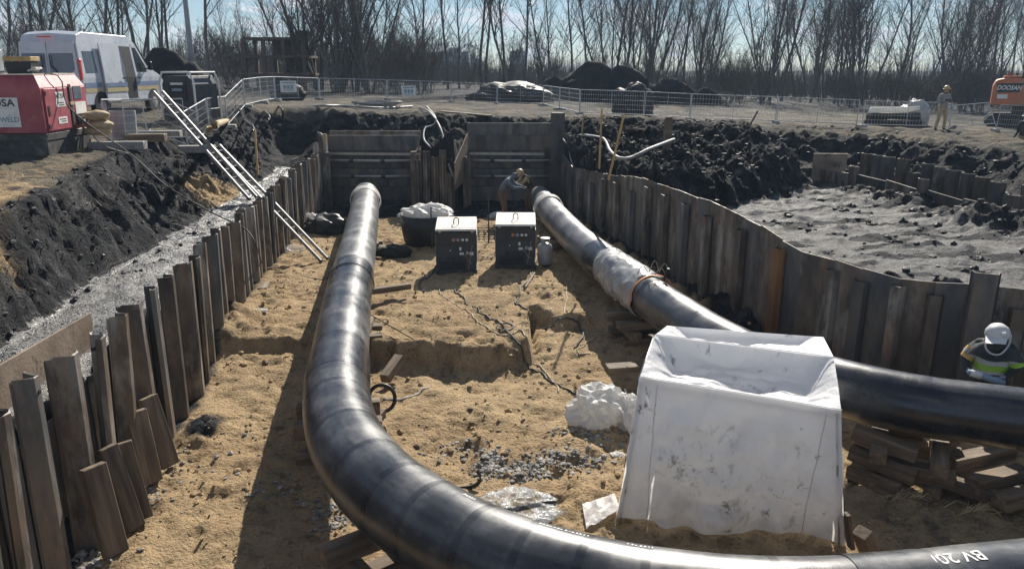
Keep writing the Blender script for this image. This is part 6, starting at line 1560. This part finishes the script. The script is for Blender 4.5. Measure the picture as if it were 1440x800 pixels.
MB().prism([(1.30, zb + 1.4), (2.2, zb + 1.4), (2.2, zb + 2.0), (1.45, zb + 2.0)], -.115, -.1).build('window', 'tinted_glass', cab); MB().prism([(2.28, zb + 1.0), (2.85, zb + 1.25), (2.62, zb + 2.0), (2.28, zb + 2.0)], -.115, -.1).build('window', 'tinted_glass', cab)
MB().lathe([(.10, 0), (.10, .16), (.05, .2)], (1.85, .2, zb + 2.11), 12).build('beacon', 'beacon', ex)
MB().prism([(.55, zb + 1.35), (.75, zb + 1.35), (.65, zb + 1.62)], .18, .2).build('warning_triangle', 'sign_red', ex)
for y in (-.1, 1.9):
    pts = [(-.2, .36), (.05, .7), (3.6, .72), (3.95, .4), (3.6, .02), (.1, .02)]
    tk = MB().prism(pts, y, y + .6).build('track', 'tyre', ex, bevel=.05)
    for k in range(14): MB().box((.15 + k * .27, y + .3, .015), (.16, .62, .05)).build('track_shoe', 'dark_frame', tk)
    for k in range(5): MB().lathe([(.16, 0), (.16, .05)], (.45 + k * .7, y - .01, .3), 12, axis=(0, -1, 0)).build('roller', 'dark_frame', tk)
MB().box((1.8, 1.2, .95), (1.6, 1.6, .5)).build('slew_ring', 'dark_frame', ex)
bm1 = MB().beam((3.2, 1.5, zb + .6), (5.6, 1.5, zb + 3.2), .4, .55).build('boom', 'orange_machine', ex); MB().beam((5.6, 1.5, zb + 3.2), (7.3, 1.5, zb + 1.2), .32, .42).build('stick_arm', 'orange_machine', bm1); MB().prism([(7.0, .05), (7.9, .1), (7.9, .9), (7.2, zb + .3)], 1.0, 2.0).build('bucket', 'dark_frame', bm1)
# long covered bundle and the machine behind it
q = Py(1258, 178, 36.5); q.z = gz(q.x, q.y)
r = thing('pipe_bundle', 'long dark bundle with a pale rolled sheet on top by the right fence', 'bundle', q, local=True, rz=R(3))
for k in range(3): MB().tube([(-1.25, -.3 + .3 * k, .18), (1.0, -.3 + .3 * k, .18)], .17, 10).build('pipe', 'black_rubber', r, smooth=True)
for k in range(2): MB().tube([(-1.25, -.15 + .3 * k, .46), (1.0, -.15 + .3 * k, .46)], .17, 10).build('pipe', 'black_rubber', r, smooth=True)
MB().tube([(-1.3, -.1, .62), (-1.25, -.1, .72), (-.4, -.1, .76), (.4, 0, .74), (1.05, 0, .82)], [.10, .15, .13, .14, .09], 10).build('rolled_sheet', 'white_film', r, smooth=True)
q2 = q + Vector((1.1, .8, 0)); q2.z = gz(q2.x, q2.y); crumple('covered_pump', 'pale sheeted machine just behind the long dark bundle', 'machine', 'grey_film', q2, (.75, .6, .8), 71, .3, 4)

# ------------------------------------------------------------------ people
def person(label, loc, rz, J, mats, extra=None, fingers=True, scale=1.0):
    """one continuous skin over a posed skeleton. J: joints (x, y, z); the figure faces -y"""
    E_ = [('pelvis', 'spine'), ('spine', 'chest'), ('chest', 'neck'), ('neck', 'jaw'), ('jaw', 'head'), ('head', 'crown'),
          ('chest', 'shl'), ('shl', 'ell'), ('ell', 'wrl'), ('wrl', 'hal'), ('chest', 'shr'), ('shr', 'elr'), ('elr', 'wrr'), ('wrr', 'har'),
          ('pelvis', 'hil'), ('hil', 'knl'), ('knl', 'anl'), ('anl', 'tol'), ('pelvis', 'hir'), ('hir', 'knr'), ('knr', 'anr'), ('anr', 'tor')]
    RAD = dict(pelvis=(.165, .12), spine=(.155, .115), chest=(.185, .13), neck=(.065, .065), jaw=(.072, .082), head=(.085, .10), crown=(.055, .06), shl=(.085, .085), shr=(.085, .085), ell=(.058, .058), elr=(.058, .058),
               wrl=(.042, .042), wrr=(.042, .042), hal=(.042, .028), har=(.042, .028), hil=(.105, .105), hir=(.105, .105), knl=(.075, .075), knr=(.075, .075), anl=(.058, .058), anr=(.058, .058), tol=(.05, .04), tor=(.05, .04))
    names = list(RAD); me = bpy.data.meshes.new('person'); me.from_pydata([J[n_] for n_ in names], [(names.index(a), names.index(b)) for a, b in E_], [])
    o = bpy.data.objects.new('skin_tmp', me); col.objects.link(o)
    md = o.modifiers.new('skin', 'SKIN'); md.use_smooth_shade = True; o.modifiers.new('sub', 'SUBSURF').levels = 2; o.modifiers['sub'].render_levels = 2
    for i, n_ in enumerate(names):
        me.skin_vertices[0].data[i].radius = RAD[n_]; me.skin_vertices[0].data[i].use_root = (n_ == 'pelvis')
    dg = bpy.context.evaluated_depsgraph_get(); m2 = bpy.data.meshes.new_from_object(o.evaluated_get(dg)); bpy.data.objects.remove(o)
    b = MB(); b.v = [tuple(v.co) for v in m2.vertices]; b.f = [tuple(p.vertices) for p in m2.polygons]; bpy.data.meshes.remove(m2)
    part_of = dict(zip(E_, ['torso'] * 3 + ['head'] * 3 + ['torso', 'sleeve', 'sleeve', 'hand'] + ['torso', 'sleeve', 'sleeve', 'hand'] + ['legs', 'legs', 'legs', 'boot'] * 2))
    keys = ['torso', 'sleeve', 'hand', 'legs', 'boot', 'head']; V = np.array(b.v)
    C_ = np.array([V[list(f)].mean(0) for f in b.f]); best = np.full(len(C_), 1e9); kk = np.zeros(len(C_), int)
    for (a, c_), nm in part_of.items():
        A_, B_ = np.array(J[a]), np.array(J[c_]); d = B_ - A_; t = np.clip(((C_ - A_) @ d) / (d @ d), 0, 1); ds = np.linalg.norm(C_ - A_ - t[:, None] * d, axis=1)
        up_ = ds < best; best = np.where(up_, ds, best); kk = np.where(up_, keys.index(nm), kk)
    b.m = [int(k) for k in kk]
    if fingers:
        for s_ in 'lr':
            w, h = Vector(J['wr' + s_]), Vector(J['ha' + s_]); d = (h - w).normalized(); sd = d.cross(Vector((0, 0, 1))); sd = sd.normalized() if sd.length > .1 else Vector((1, 0, 0)); nn = sd.cross(d)
            for k in range(4):
                l = (.068, .078, .074, .058)[k]; p = h + d * .02 + sd * (-.030 + .020 * k)
                b.tube([p - d * .02, p + d * l * .45, p + d * l * .8 - nn * .02, p + d * l * .85 - nn * .045], [.011, .010, .009, .007], 6, mi=2)
            p = w.lerp(h, .55) + sd * .035; b.tube([p - sd * .015, p + sd * .022 + d * .03, p + sd * .026 + d * .062], [.013, .011, .008], 6, mi=2)
    # face
    hd, jw = Vector(J['head']), Vector(J['jaw']); f = Vector(J.get('face', (0, -1, 0))).normalized(); rt = f.cross(Vector((0, 0, 1))).normalized()
    b.blob(hd * .6 + jw * .4 + f * .10, (.016, .022, .022), 1, .1, 1, mi=5)
    for s_ in (-1, 1): b.blob(hd + rt * .035 * s_ + f * .085, (.013, .008, .009), 2, 0, 1, mi=4); b.blob(hd * .75 + jw * .25 + rt * .09 * s_, (.012, .02, .03), 3, .1, 1, mi=5)
    r = thing('person', label, 'person', loc, local=True, rz=rz); r.scale = (scale,) * 3
    bo = b.build('body', [mats[k] for k in keys], r, smooth=True)
    if extra: extra(r, J)
    return r
STAND = dict(pelvis=(0, 0, .96), spine=(0, -.01, 1.14), chest=(0, 0, 1.36), neck=(0, -.02, 1.50), jaw=(0, -.05, 1.57), head=(0, -.055, 1.65), crown=(0, -.04, 1.74), shl=(.19, 0, 1.42), ell=(.27, -.02, 1.14), wrl=(.12, -.24, 1.22), hal=(.05, -.29, 1.26),
             shr=(-.19, 0, 1.42), elr=(-.29, -.02, 1.16), wrr=(-.12, -.22, 1.24), har=(-.05, -.28, 1.27), hil=(.10, 0, .90), knl=(.14, -.02, .50), anl=(.15, .02, .10), tol=(.17, -.12, .04), hir=(-.10, 0, .90), knr=(-.17, -.03, .50), anr=(-.22, .02, .10), tor=(-.25, -.12, .04))
def hat(m):
    def f(r, J):
        c_ = Vector(J['head']) + Vector((0, .01, .045)); b = MB(); b.lathe([(.125, -.01), (.122, .03), (.10, .085), (.06, .115), (.01, .125)], c_, 20); h = b.build('hard_hat', m, r, smooth=True)
        MB().lathe([(.15, -.015), (.15, -.003), (.12, .005)], c_ + Vector((0, -.02, 0)), 20).build('brim', m, h)
    return f
q = Py(1321, 190, 32.8); q.z = gz(q.x, q.y)
person('person in grey jacket and khaki trousers holding a phone at chest height', q, R(8), STAND, dict(torso='grey_jacket', sleeve='grey_jacket', hand='glove', legs='khaki', boot='boot', head='skin'), hat('tan_hat'), scale=1.0)
J2 = dict(STAND); J2.update(ell=(.26, .04, 1.13), wrl=(.24, -.14, .98), hal=(.23, -.2, .92), elr=(-.27, .05, 1.12), wrr=(-.25, -.14, .98), har=(-.24, -.2, .92), knl=(.13, -.12, .52), anl=(.14, .06, .12), tol=(.15, -.08, .04))
q = Py(1434, 228, 28.5); q.z = q.z - .05
person('person in dark jacket and khaki trousers walking at the right edge', q, R(-60), J2, dict(torso='dark_jacket', sleeve='dark_jacket', hand='glove', legs='khaki', boot='boot', head='skin'), hat('tan_hat'))
# two welders bent over the far end of the right pipe
J3 = dict(STAND); J3.update(pelvis=(0, .10, .95), spine=(0, .02, 1.12), chest=(0, -.12, 1.30), neck=(0, -.24, 1.40), jaw=(0, -.31, 1.43), head=(0, -.35, 1.50), crown=(0, -.34, 1.58), shl=(.19, -.14, 1.33), ell=(.22, -.36, 1.14), wrl=(.12, -.58, 1.12), hal=(.09, -.65, 1.11), shr=(-.19, -.14, 1.33), elr=(-.22, -.34, 1.12), wrr=(-.12, -.56, 1.10), har=(-.09, -.64, 1.09), hil=(.1, .1, .88), hir=(-.1, .1, .88), face=(0, -1, -.4))
q = Py(709, 308, 24.9); q.z = gz(q.x, q.y)
person('welder in pale blue hooded jacket and brown trousers bending towards the pipe end', q, R(80), J3, dict(torso='blue_jacket', sleeve='blue_jacket', hand='glove', legs='brown_trousers', boot='boot', head='blue_jacket'))
def visor(r, J):
    hd = Vector(J['head']); MB().lathe([(.13, -.08), (.135, 0), (.11, .08), (.03, .12)], hd + Vector((0, .01, .0)), 18).build('welding_cap', 'tan_hat', r, smooth=True)
    MB().box(hd + Vector((0, -.10, -.06)), (.17, .04, .2), (R(-25), 0, 0)).build('visor', 'black_rubber', r, bevel=.01)
q = Py(744, 312, 26.2); q.z = gz(q.x, q.y)
person('welder in dark jacket and tan cap leaning over the far pipe end', q, R(-70), J3, dict(torso='dark_jacket', sleeve='khaki', hand='glove', legs='brown_trousers', boot='boot', head='skin'), visor)
# grinder spark cover held over the pipe end
# worker with the raised helmet behind the right pipe
J4 = dict(STAND); J4.update(spine=(0, -.03, 1.14), chest=(0, -.06, 1.35), neck=(.01, -.13, 1.47), jaw=(.015, -.19, 1.52), head=(.02, -.22, 1.59), crown=(.02, -.20, 1.68), shl=(.20, -.05, 1.40), ell=(.31, -.08, 1.14), wrl=(.18, -.30, 1.04), hal=(.11, -.35, 1.03), shr=(-.20, -.05, 1.40), elr=(-.33, -.12, 1.16), wrr=(-.27, -.34, 1.07), har=(-.20, -.40, 1.06), face=(0, -1, -.5))
def worker_gear(r, J):
    hd = Vector(J['head'])
    # helmet shell tipped up over the brow
    tm = Matrix.Translation(hd + Vector((-.01, -.01, .05))) @ Matrix.Rotation(R(14), 4, 'X') @ Matrix.Rotation(R(-10), 4, 'Y')
    b = MB(); b.lathe([(.155, -.05), (.16, 0), (.145, .06), (.10, .115), (.02, .135)], (0, 0, 0), 24); b.v = [tuple(tm @ Vector(v)) for v in b.v]
    h = b.build('helmet', 'helmet_shell', r, smooth=True)
    b = MB(); b.add([(-.13, -.11, .0), (.13, -.11, .0), (.12, -.27, -.015), (-.12, -.27, -.015), (-.13, -.11, .02), (.13, -.11, .02), (.12, -.27, .0), (-.12, -.27, .0), (0, -.30, .01)], [(0, 1, 2, 8, 3), (4, 7, 8, 6, 5), (0, 4, 5, 1), (1, 5, 6, 2), (2, 6, 8), (3, 8, 7), (3, 7, 4, 0)]); b.v = [tuple(tm @ Vector(v)) for v in b.v]
    b.build('brim', 'helmet_shell', h)
    b = MB(); b.box((.09, -.13, .07), (.05, .03, .05), (.3, 0, .5)); b.v = [tuple(tm @ Vector(v)) for v in b.v]; b.build('badge', 'label_white', h)
    # face hood and the pale strap framing it
    b = MB(); b.blob(hd + Vector((0, -.03, -.07)), (.12, .125, .17), 5, .1, 3); b.build('balaclava', 'dark_jacket', r, smooth=True)
    pts = arc([hd + Vector((-.125, -.10, .02)), hd + Vector((-.125, -.12, -.12)), hd + Vector((-.06, -.16, -.20)), hd + Vector((.06, -.15, -.20)), hd + Vector((.14, -.08, -.08)), hd + Vector((.15, -.02, .06))], 22)
    MB().tube(pts, .014, 6).build('chin_strap', 'helmet_shell', h, smooth=True)
    # cape over the shoulders
    def cape(u, v):
        a = 2 * math.pi * u; rr = .10 + .20 * v ** .8; z = 1.475 - .20 * v ** 1.6 + .02 * math.sin(5 * a)
        return (rr * 1.25 * math.cos(a), rr * .85 * math.sin(a) - .09 + .02 * (1 - v), z)
    MB().grid(cape, 30, 10).build('cape', 'dark_jacket', r, smooth=True)
    # hi-vis vest bands follow the chest
    def band(z0, z1, k0, m, nm, a0=0, a1=2 * math.pi):
        def fn(u, v):
            a = a0 + (a1 - a0) * u; z = z0 + (z1 - z0) * v
            return (k0 * .222 * math.cos(a), k0 * .168 * math.sin(a) - .05 - .02 * (z - 1.1), z + .008 * math.sin(4 * a))
        MB().grid(fn, 36, 3).build(nm, m, r, smooth=True)
    band(1.05, 1.30, 1.0, 'hi_vis', 'vest'); band(1.155, 1.225, 1.02, 'reflective', 'reflective_band'); band(1.02, 1.06, 1.02, 'reflective', 'reflective_band')
    for s_, e in ((1, 'l'), (-1, 'r')):
        a, c_ = Vector(J['sh' + e]), Vector(J['el' + e])
        for t0, t1, m, nm in ((.35, .95, 'hi_vis' if s_ > 0 else 'hi_vis_orange', 'sleeve'), (.52, .74, 'reflective', 'sleeve_band')):
            rr = .098 if nm == 'sleeve' else .102; MB().tube([a.lerp(c_, t0), a.lerp(c_, (t0 + t1) / 2), a.lerp(c_, t1)], [rr, rr * .97, rr * .9], 14, cap=False).build(nm, m, r, smooth=True)
    # grinder held across the body
q = Py(1386, 560, 10.5); q.z = gz(q.x, q.y)
wk = person('worker in black hood, hi-vis vest and raised grey helmet behind the right pipe', Vector((q.x, 10.5, q.z)), R(-34), J4, dict(torso='dark_jacket', sleeve='dark_jacket', hand='blue_glove', legs='dark_jacket', boot='boot', head='dark_jacket'), worker_gear, scale=1.0)
wm_ = Matrix.Translation(wk.location) @ Matrix.Rotation(R(-34), 4, 'Z')
a, b = wm_ @ Vector((-.26, -.46, 1.09)), wm_ @ Vector((.20, -.42, 1.0)); t = (b - a).normalized()
gr = thing('grinding_tool', 'long blue grinding tool in the hands of the worker behind the right pipe', 'tool', a.lerp(b, .5))
MB().tube([a, a.lerp(b, .3), a.lerp(b, .6), b], [.035, .045, .05, .04], 10).build('housing', 'ink_blue', gr, smooth=True); MB().tube([a.lerp(b, .08), a.lerp(b, .38)], .053, 10).build('sleeve', 'label_white', gr, smooth=True); MB().lathe([(.065, -.01), (.065, .01)], b + t * .03, 16, axis=t).build('disc', 'black_rubber', gr)

# ------------------------------------------------------------------ bare trees and brush
def tree_proto(name, seed, H, r0, lean_, nb, b0, ang_lo, ang_hi, multi=1, blen=.32):
    rt_ = random.Random(seed); trunk = MB(); tw = MB()
    def limb(p, d, L, r, lvl, mb):
        n = max(3, int(L / (.9 if lvl == 0 else .55))); pts = [p]; dd = d.copy()
        for i in range(n):
            dd = (dd + Vector((rt_.gauss(0, .06), rt_.gauss(0, .06), .05 if lvl else rt_.gauss(0, .02)))).normalized(); pts.append(pts[-1] + dd * (L / n))
        mb.tube(pts, [max(.006, r * (1 - .82 * i / n)) for i in range(n + 1)], 7 if lvl == 0 else 4 if lvl == 1 else 3, cap=False)
        return pts
    for m_ in range(multi):
        a0_ = rt_.uniform(0, 6.28); d = Vector((math.cos(a0_) * lean_, math.sin(a0_) * lean_, 1)).normalized()
        base = Vector((math.cos(a0_) * .12 * (multi > 1), math.sin(a0_) * .12 * (multi > 1), -.25)); hh = H * rt_.uniform(.75, 1.05) if multi > 1 else H
        tp = limb(base, d, hh, r0 * (rt_.uniform(.5, 1) if multi > 1 else 1), 0, trunk)
        for k in range(nb):
            f = b0 + (1 - b0) * (k + rt_.random()) / nb; i = min(len(tp) - 2, int(f * (len(tp) - 1))); p = tp[i].lerp(tp[i + 1], rt_.random()); a = rt_.uniform(0, 6.28); e = rt_.uniform(ang_lo, ang_hi)
            d1 = Vector((math.cos(a) * math.sin(e), math.sin(a) * math.sin(e), math.cos(e))); L1 = hh * blen * (1.15 - f) * rt_.uniform(.6, 1.2) + .5
            bp_ = limb(p, d1, L1, r0 * .34 * (1.15 - f), 1, tw)
            for j in range(int(3 + L1 * 1.7)):
                i2 = rt_.randrange(1, len(bp_)); p2 = bp_[i2]; d2 = (d1 + Vector((rt_.gauss(0, .5), rt_.gauss(0, .5), rt_.gauss(.25, .4)))).normalized(); L2 = L1 * rt_.uniform(.2, .5)
                tp2 = limb(p2, d2, L2, .014, 2, tw)
                for j2 in range(2):
                    p3 = tp2[rt_.randrange(1, len(tp2))]; d3 = (d2 + Vector((rt_.gauss(0, .55), rt_.gauss(0, .55), rt_.gauss(.2, .4)))).normalized(); q3 = p3 + d3 * L2 * rt_.uniform(.3, .7)
                    tw.tube([p3, q3], [.008, .005], 3, cap=False)
    r = thing(name, 'bare tree', 'tree', (0, 0, 0), local=True)
    trunk.build('trunk', 'bark', r, smooth=True); tw.build('crown', 'twig', r)
    return r
protos = [tree_proto('bare_tree', 1, 15, .12, .05, 26, .22, .35, .8), tree_proto('bare_tree', 2, 17, .135, .03, 30, .28, .3, .7), tree_proto('bare_tree', 3, 13, .11, .08, 24, .2, .4, .9), tree_proto('bare_tree', 4, 16, .13, .06, 34, .14, .3, .75),
          tree_proto('bare_tree', 5, 14, .12, .10, 30, .16, .3, .7), tree_proto('bare_tree', 6, 12, .14, .22, 13, .2, .3, .7, 5, .3), tree_proto('bare_tree', 7, 10, .11, .34, 12, .15, .3, .8, 8, .34)]
shrubs = [tree_proto('bare_shrub', 11, 3.6, .03, .45, 6, .12, .3, .9, 9, .5), tree_proto('bare_shrub', 12, 2.7, .025, .5, 6, .1, .3, 1.0, 10, .5), tree_proto('bare_shrub', 13, 4.6, .035, .35, 8, .15, .3, .8, 8, .42)]
for s_ in shrubs: s_['category'] = 'shrub'
usedp = set(); rt = random.Random(21)
def plant(pr, x, y, label, group, sc=1.0):
    p = (x, y, float(upper(np.array([x]), np.array([y]))[0]))
    if pr.name in usedp: o = copy_tree(pr)
    else: o = pr; usedp.add(pr.name)
    o.location = p; o.rotation_euler.z = rt.uniform(0, 6.28); o.scale = (sc * rt.uniform(.9, 1.1), sc * rt.uniform(.9, 1.1), sc)
    o['label'] = label; o['group'] = group
def tx(px, y): return Py(px, 120, y).x
for px in (68, 78, 93, 112, 125, 150, 170, 178, 193, 201, 212, 223, 236, 246, 300, 18, 40): y = rt.uniform(56, 74); plant(protos[rt.choice((0, 1, 3, 4))], tx(px, y), y, 'bare tree standing behind the van and its black heap', 'bare trees on the left')
for px, pr in ((450, 5), (478, 6), (500, 5), (520, 6), (470, 5), (420, 6)): y = rt.uniform(54, 62); plant(protos[pr], tx(px, y), y, 'many-stemmed bare willow behind the far fence', 'many-stemmed bare willows', rt.uniform(1.0, 1.2))
for px in (588, 597, 630, 646, 678, 684, 706, 714, 736, 766, 770, 806, 820): y = rt.uniform(62, 84); plant(protos[rt.choice((0, 1, 2))], tx(px, y), y, 'slender bare tree between the willows and the spoil heap', 'slender bare trees in the middle')
for i in range(78):
    px = rt.uniform(840, 1500) if i % 4 else rt.uniform(1050, 1500); y = rt.uniform(64, 104); plant(protos[rt.choice((0, 1, 2, 3, 4, 3, 4, 5))], tx(px, y), y, 'bare tree in the dense stand behind the spoil heap and excavator', 'bare trees in the dense stand on the right', rt.uniform(.8, 1.15))
for i in range(24):
    px = rt.uniform(-60, 560) ; y = rt.uniform(78, 112); plant(protos[rt.choice((0, 1, 2, 3, 4))], tx(px, y), y, 'thin bare tree in the far row on the left', 'bare trees in the far left row', rt.uniform(.6, .9))
for i in range(100):
    px = rt.uniform(280, 600) if i % 3 == 0 else rt.uniform(1000, 1500) if i % 3 == 1 else rt.uniform(-40, 1480); y = rt.uniform(60, 95); plant(shrubs[i % 3], tx(px, y), y, 'leafless shrub in the brush under the trees', 'leafless shrubs', rt.uniform(.8, 1.3))
# the brush line beyond them reads as one mass
rb_ = np.random.RandomState(4); n = 20000
th = rb_.uniform(-.75, .75, n); dd_ = rb_.uniform(95, 150, n); X = np.sin(th) * dd_; Y = np.cos(th) * dd_; hgt = (2.0 + 3.6 * np.clip(fbm(X, Y, .06, 3, 3) + .6, .2, 1.6)) * rb_.uniform(.4, 1.1, n); Zb = upper(X, Y)
lx, ly = rb_.randn(n) * .5, rb_.randn(n) * .3; w = rb_.uniform(.02, .06, n)
V = np.stack([np.stack([X - w, Y, Zb - .2], -1), np.stack([X + w, Y, Zb - .2], -1), np.stack([X + lx, Y + ly, Zb + hgt], -1)], 1).reshape(-1, 3)
me = bpy.data.meshes.new('far_brush'); me.from_pydata(V.tolist(), [], np.arange(3 * n).reshape(-1, 3).tolist()); me.materials.append(M['twig'])
o = bpy.data.objects.new('far_brush', me); col.objects.link(o); tag(o, 'far-off line of leafless brush along the horizon', 'brush', kind='stuff')

# ------------------------------------------------------------------ haze volume added to give the bluish veil of lens glare
def haze():
    m = bpy.data.materials.new('haze'); m.use_nodes = True; nt = m.node_tree; nt.nodes.clear()
    o = nt.nodes.new('ShaderNodeOutputMaterial'); v = nt.nodes.new('ShaderNodeVolumePrincipled')
    v.inputs['Color'].default_value = (.58, .79, 1.0, 1); v.inputs['Density'].default_value = .0007; v.inputs['Anisotropy'].default_value = .0
    nt.links.new(v.outputs[0], o.inputs['Volume'])
    b = MB(); b.box((0, 350, 19), (1430, 900, 42)); M['haze'] = m
    ob = b.build('haze', 'haze'); tag(ob, 'thin pale blue haze volume added for the bluish veil of lens glare', 'haze', kind='stuff')
haze()
